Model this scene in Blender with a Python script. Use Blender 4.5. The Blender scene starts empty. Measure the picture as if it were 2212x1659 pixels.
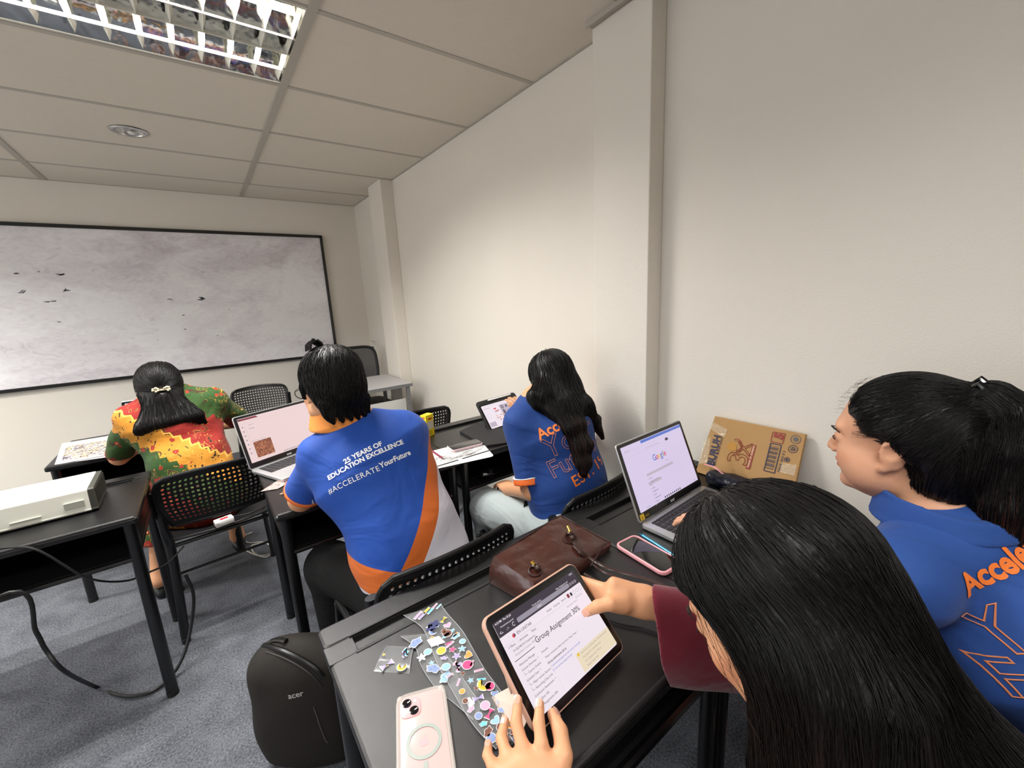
import bpy, bmesh, math, random
import numpy as np
from mathutils import Vector, Matrix, noise
from mathutils.bvhtree import BVHTree

SC = bpy.context.scene
COL = SC.collection
random.seed(7)

# ------------------------------------------------------------------ camera
CAM = np.array([0.0, 0.0, 1.40])
FPX = 896.85                                   # focal length in pixels of the 2212 x 1659 frame
RM = np.array([[0.79922592, -0.59901106, -0.04923087],      # camera right, up, forward in the room's axes
               [0.16064101, 0.13396516, 0.97787924],
               [0.57916526, 0.78945493, -0.20329418]])
cd = bpy.data.cameras.new('camera')
cam = bpy.data.objects.new('camera', cd)
COL.objects.link(cam)
cd.sensor_width = 36.0
cd.lens = FPX / 2212 * 36.0
cd.clip_start = 0.02
cam.matrix_world = Matrix([[RM[0][0], RM[1][0], -RM[2][0], 0], [RM[0][1], RM[1][1], -RM[2][1], 0],
                           [RM[0][2], RM[1][2], -RM[2][2], 1.40], [0, 0, 0, 1]])
SC.camera = cam

# ------------------------------------------------------------------ world, lights, exposure
CZ = 2.408                                     # ceiling height
XW, YF, XL, YB = 1.478, 4.622, -3.4, -2.6      # right, front, left and back walls
w = bpy.data.worlds.new('world'); SC.world = w; w.use_nodes = True
w.node_tree.nodes['Background'].inputs[0].default_value = (0.5, 0.52, 0.55, 1)
w.node_tree.nodes['Background'].inputs[1].default_value = 0.05

def area(name, loc, sx, sy, power, color=(1, .972, .925), spread=math.pi):
    l = bpy.data.lights.new(name, 'AREA'); l.shape = 'RECTANGLE'; l.size = sx; l.size_y = sy
    l.energy = power; l.color = color; l.spread = spread
    o = bpy.data.objects.new(name, l); COL.objects.link(o); o.location = loc
    return o
FIX = [(-0.122, 2.0), (-0.122, -0.44), (-2.56, 3.22), (-2.56, -0.44)]     # centres of recessed ceiling fixtures; the third, unseen, is placed to brighten the front wall
TUBES = (-.145, .133)
for (fx, fy), pw in zip(FIX, (42.0, 16.0, 56.0, 24.0)):
    for ty in TUBES:
        area('tube_light', (fx, fy + ty, 2.437), 1.12, .03, pw, spread=math.radians(149))
fill_lamp = area('added_fill_light', (-3.62, 1.0, 1.55), 3.4, 1.3, 50.0, (.93, .96, 1.0))  # fill light outside an unseen window, added to brighten ceiling and right wall
fill_lamp.rotation_euler = (0, math.radians(-90), 0)
fill_lamp.data.size, fill_lamp.data.size_y = 1.3, 3.4
SC.view_settings.view_transform = 'Standard'
SC.view_settings.look = 'None'
SC.view_settings.exposure = 0.0
SC.view_settings.gamma = 1.0
SC.view_settings.use_curve_mapping = False
SC.cycles.use_denoising = True
SC.cycles.max_bounces = 8
SC.cycles.diffuse_bounces = 6
SC.cycles.glossy_bounces = 3
SC.cycles.transmission_bounces = 4
SC.cycles.transparent_max_bounces = 12
SC.cycles.caustics_reflective = False
SC.cycles.caustics_refractive = False
SC.cycles.sample_clamp_indirect = 6

# ------------------------------------------------------------------ measuring helpers (photo pixel -> point in the room)
def ray(px, py):
    v = RM.T @ np.array([(px - 1106) / FPX, -(py - 829.5) / FPX, 1.0]); return v
def onz(px, py, z):
    v = ray(px, py); return CAM + v * (z - 1.40) / v[2]
def ony(px, py, y):
    v = ray(px, py); return CAM + v * y / v[1]
def onx(px, py, x):
    v = ray(px, py); return CAM + v * x / v[0]
def at(px, py, d):
    return CAM + ray(px, py) * d
def nrm(v):
    v = np.asarray(v, float); return v / (np.linalg.norm(v) + 1e-12)
def basis(f, u):
    "columns right, forward, up"
    f = nrm(f); r = nrm(np.cross(f, u)); return np.stack([r, f, np.cross(r, f)], 1)

# ------------------------------------------------------------------ materials
def srgb(c):
    if isinstance(c, str):
        c = tuple(int(c[i:i + 2], 16) / 255 for i in (0, 2, 4))
    return tuple((x / 12.92 if x <= .04045 else ((x + .055) / 1.055) ** 2.4) for x in c[:3]) + (1,)
MATS = {}
def mat(name, color, rough=.5, metal=0.0, spec=.5, bump=None, var=None, emit=None, alpha=None, trans=None, sheen=None, coat=None):
    if name in MATS: return MATS[name]
    m = bpy.data.materials.new(name); MATS[name] = m; m.use_nodes = True
    nt = m.node_tree; N, L = nt.nodes, nt.links; b = N['Principled BSDF']
    col = srgb(color)
    b.inputs['Base Color'].default_value = col
    b.inputs['Roughness'].default_value = rough
    b.inputs['Metallic'].default_value = metal
    b.inputs['Specular IOR Level'].default_value = spec
    if emit is not None:
        b.inputs['Emission Color'].default_value = col; b.inputs['Emission Strength'].default_value = emit
        b.inputs['Base Color'].default_value = (0.01, .01, .01, 1)
    if alpha is not None: b.inputs['Alpha'].default_value = alpha
    if trans is not None: b.inputs['Transmission Weight'].default_value = trans
    if sheen is not None: b.inputs['Sheen Weight'].default_value = sheen
    if coat is not None: b.inputs['Coat Weight'].default_value = coat; b.inputs['Coat Roughness'].default_value = .15
    tc = N.new('ShaderNodeTexCoord')
    if var:                                     # (scale, strength, second colour)
        nz = N.new('ShaderNodeTexNoise'); nz.inputs['Scale'].default_value = var[0]; nz.inputs['Detail'].default_value = 4
        L.new(tc.outputs['Object'], nz.inputs['Vector'])
        rp = N.new('ShaderNodeValToRGB'); rp.color_ramp.elements[0].position = .35; rp.color_ramp.elements[1].position = .68
        rp.color_ramp.elements[0].color = col; rp.color_ramp.elements[1].color = srgb(var[2])
        L.new(nz.outputs['Fac'], rp.inputs['Fac'])
        mx = N.new('ShaderNodeMix'); mx.data_type = 'RGBA'; mx.inputs[0].default_value = var[1]
        mx.inputs[6].default_value = col
        L.new(rp.outputs[0], mx.inputs[7]); L.new(mx.outputs[2], b.inputs['Base Color'])
    if bump:                                    # (scale, distance[, stretch xyz])
        nz = N.new('ShaderNodeTexNoise'); nz.inputs['Scale'].default_value = bump[0]; nz.inputs['Detail'].default_value = 3
        if len(bump) > 2:
            mp = N.new('ShaderNodeMapping'); mp.inputs['Scale'].default_value = bump[2]
            L.new(tc.outputs['Object'], mp.inputs['Vector']); L.new(mp.outputs[0], nz.inputs['Vector'])
        else: L.new(tc.outputs['Object'], nz.inputs['Vector'])
        bp = N.new('ShaderNodeBump'); bp.inputs['Distance'].default_value = bump[1]; bp.inputs['Strength'].default_value = 1
        L.new(nz.outputs['Fac'], bp.inputs['Height']); L.new(bp.outputs[0], b.inputs['Normal'])
    return m

M_WALL = mat('wall_paint', 'e6e1d8', .62, spec=.3, bump=(180, .0006), var=(1.3, .35, 'dcd6cb'))
M_CEIL = mat('ceiling_board', 'dcd6ca', .9, spec=.1, var=(60, .25, 'd2ccbf'))
M_TBAR = mat('ceiling_bar_metal', 'b5b0a6', .5, metal=.1)
M_BLACK = mat('black_plastic', '121213', .45, bump=(900, .0004))
M_TOP = mat('desk_top_plastic', '161617', .27, bump=(1400, .00025), var=(7, .5, '1c1c1d'), spec=.55)
M_STEEL = mat('black_steel', '101113', .28, spec=.6)
M_DARK = mat('dark_matt', '0c0c0d', .7)
M_WHITE = mat('white_paper', 'd6d5d3', .7)
M_SILVER = mat('silver_metal', 'c3c4c6', .35, metal=.75)
M_GREYTOP = mat('grey_laminate', 'b9b7b9', .4)

# ------------------------------------------------------------------ object helpers
def mk(name, verts, faces, m=None, parent=None, smooth=False, cols=None):
    me = bpy.data.meshes.new(name)
    me.from_pydata([tuple(v) for v in verts], [], [tuple(f) for f in faces])
    me.update()
    if smooth: me.polygons.foreach_set('use_smooth', [True] * len(me.polygons))
    if m: me.materials.append(m)
    if cols is not None:
        a = me.color_attributes.new('tint', 'FLOAT_COLOR', 'POINT')
        a.data.foreach_set('color', np.asarray(cols, np.float32).ravel())
    o = bpy.data.objects.new(name, me); COL.objects.link(o)
    if parent is not None: o.parent = parent
    return o
def tag(o, label=None, cat=None, group=None, kind=None):
    if label: o['label'] = label
    if cat: o['category'] = cat
    if group: o['group'] = group
    if kind: o['kind'] = kind
    return o
def thing(name, label, cat, loc=(0, 0, 0), rz=0, group=None, rot=None):
    o = bpy.data.objects.new(name, None); COL.objects.link(o)
    o.empty_display_size = .05
    o.location = tuple(loc)
    if rot is not None:                        # columns right, forward, up
        o.rotation_euler = Matrix([list(r) for r in rot]).to_euler()
    else: o.rotation_euler = (0, 0, rz)
    return tag(o, label, cat, group)
def dup(root, loc=None, rz=None, label=None):
    r = root.copy(); COL.objects.link(r)
    if loc is not None: r.location = loc
    if rz is not None: r.rotation_euler = (0, 0, rz)
    if label: r['label'] = label
    for ch in list(root.children):
        c = ch.copy(); COL.objects.link(c); c.parent = r
        for g in ch.children:
            d = g.copy(); COL.objects.link(d); d.parent = c
    return r

class MB:
    "collects shapes and links them as one mesh"
    def __init__(s): s.v, s.f = [], []
    def add(s, v, f):
        n = len(s.v); s.v += [tuple(map(float, x)) for x in v]; s.f += [tuple(i + n for i in q) for q in f]
        return s
    def box(s, lo, hi, R=None, o=(0, 0, 0)):
        v = [np.array([x, y, z]) for x in (lo[0], hi[0]) for y in (lo[1], hi[1]) for z in (lo[2], hi[2])]
        if R is not None: v = [np.array(o) + R @ p for p in v]
        return s.add(v, [(0, 1, 3, 2), (4, 6, 7, 5), (0, 4, 5, 1), (2, 3, 7, 6), (0, 2, 6, 4), (1, 5, 7, 3)])
    def prism(s, poly, z0, z1, bev=0, R=None, o=(0, 0, 0)):
        "polygon in xy extruded in z, edges eased by bev"
        poly = [np.array(p, float) for p in poly]; n = len(poly)
        c = sum(poly) / n
        def inset(d):
            out = []
            for i in range(n):
                a, b, e = poly[i - 1], poly[i], poly[(i + 1) % n]
                t1, t2 = nrm(b - a), nrm(e - b)
                n1, n2 = np.array([-t1[1], t1[0]]), np.array([-t2[1], t2[0]])
                m = nrm(n1 + n2); k = d / max(.35, m @ n1)
                out.append(b + m * k)
            return out
        rings = [(poly, z0), (poly, z1)] if bev <= 0 else [(inset(bev), z0), (inset(bev * .3), z0 + bev * .3), (poly, z0 + bev), (poly, z1 - bev), (inset(bev * .3), z1 - bev * .3), (inset(bev), z1)]
        v, f = [], []
        for pl, z in rings: v += [np.array([p[0], p[1], z]) for p in pl]
        for r in range(len(rings) - 1):
            for i in range(n):
                j = (i + 1) % n; f.append((r * n + i, r * n + j, (r + 1) * n + j, (r + 1) * n + i))
        f.append(tuple(range(n))[::-1]); f.append(tuple(range((len(rings) - 1) * n, len(rings) * n)))
        if R is not None: v = [np.array(o) + R @ p for p in v]
        return s.add(v, f)
    def rbox(s, lo, hi, r, bev, R=None, o=(0, 0, 0), seg=5):
        return s.prism(rrect(lo[0], lo[1], hi[0], hi[1], r, seg), lo[2], hi[2], bev, R, o)
    def tube(s, pts, r, n=10, closed=False, flat=1.0, up=None):
        pts = [np.array(p, float) for p in pts]; m = len(pts)
        rs = r if hasattr(r, '__len__') else [r] * m
        v, f = [], []
        prev = None
        for i, p in enumerate(pts):
            if closed: t = nrm(pts[(i + 1) % m] - pts[i - 1])
            else: t = nrm(pts[min(i + 1, m - 1)] - pts[max(i - 1, 0)])
            if prev is None:
                a = np.array(up if up is not None else ([0, 0, 1] if abs(t[2]) < .9 else [1, 0, 0]), float)
            else: a = prev
            b = nrm(np.cross(t, a)); a = nrm(np.cross(b, t)); prev = a
            for k in range(n):
                th = 2 * math.pi * k / n
                v.append(p + rs[i] * (math.cos(th) * a * flat + math.sin(th) * b))
        for i in range(m if closed else m - 1):
            for k in range(n):
                i2 = (i + 1) % m
                f.append((i * n + k, i * n + (k + 1) % n, i2 * n + (k + 1) % n, i2 * n + k))
        if not closed: f += [tuple(range(n))[::-1], tuple(range((m - 1) * n, m * n))]
        return s.add(v, f)
    def lathe(s, prof, n=24, R=None, o=(0, 0, 0)):
        v, f = [], []
        for r, z in prof:
            for k in range(n):
                th = 2 * math.pi * k / n; v.append(np.array([r * math.cos(th), r * math.sin(th), z]))
        for i in range(len(prof) - 1):
            for k in range(n):
                f.append((i * n + k, i * n + (k + 1) % n, (i + 1) * n + (k + 1) % n, (i + 1) * n + k))
        if prof[0][0] > 1e-6: f.append(tuple(range(n))[::-1])
        if prof[-1][0] > 1e-6: f.append(tuple(range((len(prof) - 1) * n, len(prof) * n)))
        if R is not None: v = [np.array(o) + R @ p for p in v]
        else: v = [np.array(o) + p for p in v]
        return s.add(v, f)
    def ball(s, c, r, n=12):
        rr = np.array(r if hasattr(r, '__len__') else (r, r, r), float); c = np.array(c, float)
        v = [c + rr * (0, 0, 1)]; f = []
        for i in range(1, n // 2):
            a = math.pi * i / (n // 2)
            for k in range(n):
                th = 2 * math.pi * k / n
                v.append(c + rr * (math.sin(a) * math.cos(th), math.sin(a) * math.sin(th), math.cos(a)))
        v.append(c - rr * (0, 0, 1)); q = n // 2 - 1
        for k in range(n):
            f.append((0, 1 + k, 1 + (k + 1) % n))
            for i in range(q - 1):
                a = 1 + i * n; f.append((a + k, a + n + k, a + n + (k + 1) % n, a + (k + 1) % n))
            a = 1 + (q - 1) * n; f.append((a + k, len(v) - 1, a + (k + 1) % n))
        return s.add(v, f)
    def build(s, name, m=None, parent=None, smooth=False, bevel=0):
        o = mk(name, s.v, s.f, m, parent, smooth)
        me = o.data
        bm = bmesh.new(); bm.from_mesh(me); bmesh.ops.recalc_face_normals(bm, faces=bm.faces); bm.to_mesh(me); bm.free()
        if smooth: me.set_sharp_from_angle(angle=math.radians(40)) if hasattr(me, 'set_sharp_from_angle') else None
        if bevel:
            b = o.modifiers.new('b', 'BEVEL'); b.width = bevel; b.segments = 2; b.limit_method = 'ANGLE'
        return o
def rrect(x0, y0, x1, y1, r, seg=5):
    p = []
    for cx, cy, a0 in ((x1 - r, y0 + r, -90), (x1 - r, y1 - r, 0), (x0 + r, y1 - r, 90), (x0 + r, y0 + r, 180)):
        for i in range(seg + 1):
            a = math.radians(a0 + 90 * i / seg); p.append((cx + r * math.cos(a), cy + r * math.sin(a)))
    return p
def circ(cx, cy, r, n=20, ry=None):
    return [(cx + r * math.cos(2 * math.pi * k / n), cy + (ry or r) * math.sin(2 * math.pi * k / n)) for k in range(n)]
def spline(pts, n=8):
    "Catmull-Rom through the points"
    P = [np.array(p, float) for p in pts]; P = [2 * P[0] - P[1]] + P + [2 * P[-1] - P[-2]]; out = []
    for i in range(1, len(P) - 2):
        for k in range(n):
            t = k / n; a, b, c, d = P[i - 1:i + 3]
            out.append(.5 * (2 * b + (c - a) * t + (2 * a - 5 * b + 4 * c - d) * t * t + (3 * b - a - 3 * c + d) * t ** 3))
    return out + [P[-2]]

def text_geo(txt, size, bold=0.0, outline=0.0, align='LEFT', extrude=0.0, space=1.0, shear=0.0):
    "verts (n,3) in the xy plane and faces of a line of lettering"
    cu = bpy.data.curves.new('lettering', 'FONT'); cu.body = txt; cu.size = size; cu.offset = bold; cu.align_x = align
    cu.resolution_u = 3; cu.space_character = space; cu.shear = shear; cu.extrude = extrude
    if outline: cu.fill_mode = 'NONE'; cu.bevel_depth = outline; cu.bevel_resolution = 0
    o = bpy.data.objects.new('lettering', cu); COL.objects.link(o)
    dg = bpy.context.evaluated_depsgraph_get(); dg.update()
    me = bpy.data.meshes.new_from_object(o.evaluated_get(dg))
    v = np.array([p.co for p in me.vertices]).reshape(-1, 3); f = [tuple(p.vertices) for p in me.polygons]
    bpy.data.objects.remove(o); bpy.data.meshes.remove(me)
    return v, f

class Panel:
    "flat drawing on a rectangle: x to the right, y up, origin at the centre; each layer lies a hair above the last"
    def __init__(s, parent, R=None, o=(0, 0, 0)):
        s.parent, s.R, s.o = parent, (np.eye(3) if R is None else R), np.array(o, float); s.layers = {}
    def poly(s, key, pts, z=.0003):
        mb = s.layers.setdefault(key, MB()); mb.add([s.o + s.R @ np.array([p[0], p[1], z]) for p in pts], [tuple(range(len(pts)))])
    def rect(s, key, x0, y0, x1, y1, z=.0003, r=0):
        s.poly(key, rrect(x0, y0, x1, y1, r) if r else [(x0, y0), (x1, y0), (x1, y1), (x0, y1)], z)
    def text(s, key, txt, x, y, size, z=.0005, **k):
        rot = k.pop('rot', 0); v, f = text_geo(txt, size, **k)
        c, sn = math.cos(rot), math.sin(rot)
        mb = s.layers.setdefault(key, MB())
        mb.add([s.o + s.R @ np.array([x + c * a - sn * b, y + sn * a + c * b, z + d]) for a, b, d in v], f)
    def line(s, key, pts, w, z=.0004):
        mb = s.layers.setdefault(key, MB())
        for a, b in zip(pts[:-1], pts[1:]):
            a, b = np.array(a, float), np.array(b, float); t = nrm(b - a); n = np.array([-t[1], t[0]]) * w / 2
            q = [a - n, b - n, b + n, a + n]
            mb.add([s.o + s.R @ np.array([p[0], p[1], z]) for p in q], [(0, 1, 2, 3)])
    def build(s, names):
        for k, mb in s.layers.items():
            n, m = names[k]; mk(n, mb.v, mb.f, m, s.parent)
# ------------------------------------------------------------------ the room
def struct(o): o['kind'] = 'structure'; return o
struct(MB().box((XL - .1, YF, 0), (XW + .1, YF + .1, CZ + .3)).build('wall_front', M_WALL))
struct(MB().box((XW, YB, 0), (XW + .1, YF, CZ + .3)).build('wall_right', M_WALL))
mb = MB()                                       # left wall, with an unseen window opening added for the fill light
for a, b in (((XL - .1, YB, 0), (XL, YF, .9)), ((XL - .1, YB, 2.2), (XL, YF, CZ + .3)), ((XL - .1, YB, .9), (XL, -.7, 2.2)), ((XL - .1, 2.7, .9), (XL, YF, 2.2))): mb.box(a, b)
struct(mb.build('wall_left', M_WALL))
mb = MB()
for y in (-.7, .433, 1.567, 2.66): mb.box((XL - .08, y, .9), (XL - .03, y + .04, 2.2))
for z in (.9, 2.16): mb.box((XL - .08, -.7, z), (XL - .03, 2.7, z + .04))
struct(mb.build('added_window_1', M_SILVER))  # frame of the unseen window, made up to go with the fill light
struct(MB().box((XL - .1, YB - .1, 0), (XW + .1, YB, CZ + .3)).build('wall_back', M_WALL))
PX = XW - .085                                  # face of the column beside the desks
struct(MB().box((PX, .992, 0), (XW, 1.262, 2.40)).build('column', M_WALL, bevel=.004))
struct(MB().box((XW - .105, 3.56, 0), (XW, 3.86, CZ)).build('column', M_WALL, bevel=.004))

def floor_mat():
    m = mat('carpet', '4b4e57', .95, spec=.08)
    nt = m.node_tree; N, L = nt.nodes, nt.links; b = N['Principled BSDF']
    tc = N.new('ShaderNodeTexCoord')
    def nz(s, d=3):
        n = N.new('ShaderNodeTexNoise'); n.inputs['Scale'].default_value = s; n.inputs['Detail'].default_value = d
        L.new(tc.outputs['Object'], n.inputs['Vector']); return n
    n1, n2, n3 = nz(150, 3), nz(9), nz(2)
    r = N.new('ShaderNodeValToRGB'); e = r.color_ramp.elements
    e[0].position = .34; e[0].color = srgb('3c3e44'); e[1].position = .66; e[1].color = srgb('777a82')
    mx = N.new('ShaderNodeMix'); mx.data_type = 'FLOAT'; mx.inputs[0].default_value = .30
    L.new(n1.outputs['Fac'], mx.inputs[2]); L.new(n2.outputs['Fac'], mx.inputs[3])
    mx2 = N.new('ShaderNodeMix'); mx2.data_type = 'FLOAT'; mx2.inputs[0].default_value = .12
    L.new(mx.outputs[0], mx2.inputs[2]); L.new(n3.outputs['Fac'], mx2.inputs[3])
    L.new(mx2.outputs[0], r.inputs['Fac']); L.new(r.outputs[0], b.inputs['Base Color'])
    bp = N.new('ShaderNodeBump'); bp.inputs['Distance'].default_value = .003; L.new(n1.outputs['Fac'], bp.inputs['Height'])
    L.new(bp.outputs[0], b.inputs['Normal'])
    return m
struct(MB().box((XL, YB, -.05), (XW, YF, 0)).build('floor', floor_mat()))
# ceiling boards, cut out round the fixtures
xs = sorted({XL, XW} | {v for fx, fy in FIX for v in (fx - .608, fx + .608)})
ys = sorted({YB, YF} | {v for fx, fy in FIX for v in (fy - .283, fy + .305)})
mb = MB()
for i in range(len(xs) - 1):
    for j in range(len(ys) - 1):
        cx, cy = (xs[i] + xs[i + 1]) / 2, (ys[j] + ys[j + 1]) / 2
        if any(abs(cx - fx) < .6 and abs(cy - fy) < .29 for fx, fy in FIX): continue
        mb.box((xs[i], ys[j], CZ), (xs[i + 1], ys[j + 1], CZ + .012))
struct(mb.build('ceiling', M_CEIL))
mb = MB()
XT, Y0, G = .4863, 1.7179, .61
for k in range(-7, 5):
    y = Y0 + G * k
    mb.box((XL, y - .0115, CZ - .003), (XW, y + .0115, CZ))
for i in range(-3, 1):
    x = XT + 2 * G * i
    mb.box((x - .0165, YB, CZ - .005), (x + .0165, YF, CZ))
mb.box((XW - .012, YB, CZ - .004), (XW, YF, CZ)); mb.box((XL, YF - .012, CZ - .004), (XW, YF, CZ))
struct(mb.build('trim_1', M_TBAR))
# crooked grey edge profile above the column
mb = MB(); mb.box((PX - .03, .6, 2.398), (PX + .015, 1.262, 2.402)); mb.box((PX - .034, .6, 2.390), (PX - .030, 1.262, 2.408))
struct(mb.build('trim_2', M_TBAR))
# baseboards
M_SKIRT = mat('skirting_vinyl', '6f6e70', .45)
struct(MB().box((XW - .008, 1.262, 0), (XW, 3.56, .085)).build('baseboard_right', M_SKIRT))
struct(MB().box((XL, YF - .008, 0), (XW, YF, .085)).build('baseboard_front', M_SKIRT))

# ------------------------------------------------------------------ ceiling light fixtures
M_REFL = mat('mirror_reflector', 'd5d9da', .16, metal=1.0, bump=(9, .012))
M_LOUV = mat('louvre_aluminium', 'f6f3e6', .35, metal=.1)
M_TUBE = mat('fluorescent_tube', 'fffaf0', emit=12.0)
M_CAPS = mat('tube_holder_yellowed', 'cbb98a', .5)
def fixture():
    t = thing('ceiling_light', 'recessed fluorescent ceiling light behind a bright mirrored louvre grid', 'ceiling light', (-.122, 2.0, CZ))
    mb = MB()
    for x0, x1, y0, y1 in ((-.608, .608, .297, .305), (-.608, .608, -.283, -.276), (-.608, -.600, -.283, .305), (.600, .608, -.283, .305)):
        mb.box((x0, y0, -.004), (x1, y1, .10))
    mb.box((-.608, -.283, .098), (.608, .305, .104))
    mb.build('housing', M_CAPS if False else mat('housing_white', 'd9d7ce', .5), t)
    lanes = ((-.276, -.070), (-.070, .050), (.050, .2965))
    mb = MB()
    for a, b in lanes:                          # curved mirror trough over each tube
        n = 9
        pr_ = [(a + (b - a) * k / n, -.001 + .090 * math.sin(math.pi * k / n) ** .55) for k in range(n + 1)]
        mb.add([(x, y, z) for x in (-.598, .598) for y, z in pr_], [(k, k + 1, n + 2 + k, n + 1 + k) for k in range(n)])
    mb.build('reflector', M_REFL, t, smooth=True)
    for ty in TUBES:
        MB().tube([(-.585, ty, .052), (.585, ty, .052)], .013, 16).build('tube', M_TUBE, t, smooth=True)
        for x in (-.596, .582): MB().box((x, ty - .018, .03), (x + .014, ty + .018, .075)).build('tube_holder', M_CAPS, t)
    lv = MB()
    for y in (-.070, .050, .185):
        lv.box((-.6, y - .002, -.003), (.6, y + .002, .009))
    x = .582
    while x > -.6:                              # v-shaped cross blades
        for a, b in lanes:
            a, b = a, min(b, .282)
            n = 5
            for s in (-1, 1):
                v = []
                for k in range(n + 1):
                    y = a + (b - a) * k / n; dip = .016 * math.sin(math.pi * k / n)
                    v += [(x, y, -.003 + .0), (x + s * .010, y, .030 - dip)]
                lv.add(v, [(2 * k, 2 * k + 1, 2 * k + 3, 2 * k + 2) for k in range(n)])
        x -= .0925
    lv.build('louvre', M_LOUV, t)
    return t
fx0 = fixture()
for (x, y), lb in zip(FIX[1:], ('recessed louvred ceiling light over the back of the room', 'unseen recessed louvred ceiling light at the far left, placed to brighten the front wall', 'recessed louvred ceiling light in the back left of the room')):
    dup(fx0, (x, y, CZ), label=lb)
# recessed round downlight
t = thing('downlight', 'small round chrome recessed downlight in a ceiling board, switched off', 'downlight', (-.138, 3.274, CZ))
MB().lathe([(.064, .001), (.082, -.001), (.085, -.004), (.080, -.007), (.066, -.006), (.063, .001)], 32).build('trim_ring', mat('chrome', 'd8d8d8', .12, metal=1), t, smooth=True)
MB().lathe([(.064, -.003), (.060, -.002), (.045, -.0015), (.02, -.001), (.0, -.001)], 32).build('reflector', mat('faceted_mirror', 'cfcfcf', .1, metal=1, bump=(60, .02)), t, smooth=True)
mb = MB(); mb.ball((0.01, 0, -.006), (.02, .018, .010), 12); mb.build('bulb', mat('unlit_bulb', 'e9e6e0', .3), t, smooth=True)

# ------------------------------------------------------------------ whiteboard
def wb_mat():
    m = mat('whiteboard_enamel', 'd3cfd6', .23, spec=.5)
    nt = m.node_tree; N, L = nt.nodes, nt.links; b = N['Principled BSDF']
    tc = N.new('ShaderNodeTexCoord'); mp = N.new('ShaderNodeMapping'); mp.inputs['Scale'].default_value = (1, 1, 2.0)
    L.new(tc.outputs['Object'], mp.inputs['Vector'])
    n1 = N.new('ShaderNodeTexNoise'); n1.inputs['Scale'].default_value = 1.7; n1.inputs['Detail'].default_value = 7; n1.inputs['Distortion'].default_value = 1.0
    n2 = N.new('ShaderNodeTexNoise'); n2.inputs['Scale'].default_value = 9; n2.inputs['Detail'].default_value = 5; n2.inputs['Distortion'].default_value = 2.5
    L.new(mp.outputs[0], n1.inputs['Vector']); L.new(mp.outputs[0], n2.inputs['Vector'])
    r = N.new('ShaderNodeValToRGB'); e = r.color_ramp.elements
    e[0].position = .26; e[0].color = srgb('c4bec4'); e[1].position = .62; e[1].color = srgb('f8f7fb')
    el = e.new(.48); el.color = srgb('ebe8ee')
    mx = N.new('ShaderNodeMix'); mx.data_type = 'FLOAT'; mx.inputs[0].default_value = .30
    L.new(n1.outputs['Fac'], mx.inputs[2]); L.new(n2.outputs['Fac'], mx.inputs[3])
    # the upper band grows darker towards the top
    sp = N.new('ShaderNodeSeparateXYZ'); L.new(tc.outputs['Object'], sp.inputs[0])
    mr = N.new('ShaderNodeMapRange'); mr.inputs[1].default_value = .15; mr.inputs[2].default_value = .60; mr.inputs[3].default_value = .04; mr.inputs[4].default_value = -.07
    L.new(sp.outputs[2], mr.inputs[0])
    ad = N.new('ShaderNodeMath'); ad.operation = 'ADD'; L.new(mx.outputs[0], ad.inputs[0]); L.new(mr.outputs[0], ad.inputs[1])
    L.new(ad.outputs[0], r.inputs['Fac']); L.new(r.outputs[0], b.inputs['Base Color'])
    rr = N.new('ShaderNodeMapRange'); rr.inputs[3].default_value = .2; rr.inputs[4].default_value = .42
    L.new(n2.outputs['Fac'], rr.inputs[0]); L.new(rr.outputs[0], b.inputs['Roughness'])
    return m
WX0, WX1, WZ0, WZ1 = -1.35, 1.115, .905, 2.095
t = thing('whiteboard', 'large smudged whiteboard with a thin black frame on the front wall', 'whiteboard', ((WX0 + WX1) / 2, YF - .022, (WZ0 + WZ1) / 2))
hw, hh = (WX1 - WX0) / 2, (WZ1 - WZ0) / 2
MB().box((-hw, -.002, -hh), (hw, .02, hh)).build('writing_surface', wb_mat(), t)
mb = MB(); fw = .022
for a, b in (((-hw, -.012, hh - fw), (hw, .02, hh + .004)), ((-hw, -.012, -hh - .004), (hw, .02, -hh + fw)), ((-hw - .004, -.012, -hh), (-hw + fw, .02, hh)), ((hw - fw, -.012, -hh), (hw + .004, .02, hh))): mb.box(a, b)
mb.build('frame', M_STEEL, t, bevel=.003)
M_INK = mat('marker_residue', '6d6c76', .6)
mb = MB()
for px, py, s in ((38, 590, 5), (133, 592, 6), (50, 630, 8), (142, 628, 8), (102, 652, 4), (117, 651, 4), (128, 695, 3), (84, 587, 3), (367, 646, 5), (433, 645, 8), (402, 711, 4), (471, 725, 3), (495, 668, 2), (700, 737, 3), (438, 588, 3), (396, 681, 3), (340, 735, 2)):
    c = ony(px, py, YF - .0265) - np.array([(WX0 + WX1) / 2, YF - .022, (WZ0 + WZ1) / 2])
    for k in range(3):
        a = random.uniform(0, 6.28); ln = s * .0042 * random.uniform(.6, 1.3); wd = ln * .28
        d = np.array([math.cos(a), 0, math.sin(a) * .5]); n = np.array([-d[2], 0, d[0]])
        j = np.array([random.uniform(-1, 1), 0, random.uniform(-.6, .6)]) * s * .0018
        p = [c + j + d * ln, c + j + n * wd, c + j - d * ln * .8, c + j - n * wd * .7]
        mb.add([(q[0], -.0028, q[2]) for q in p], [(0, 1, 2, 3)])
mb.build('ink_residue', M_INK, t)

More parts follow.
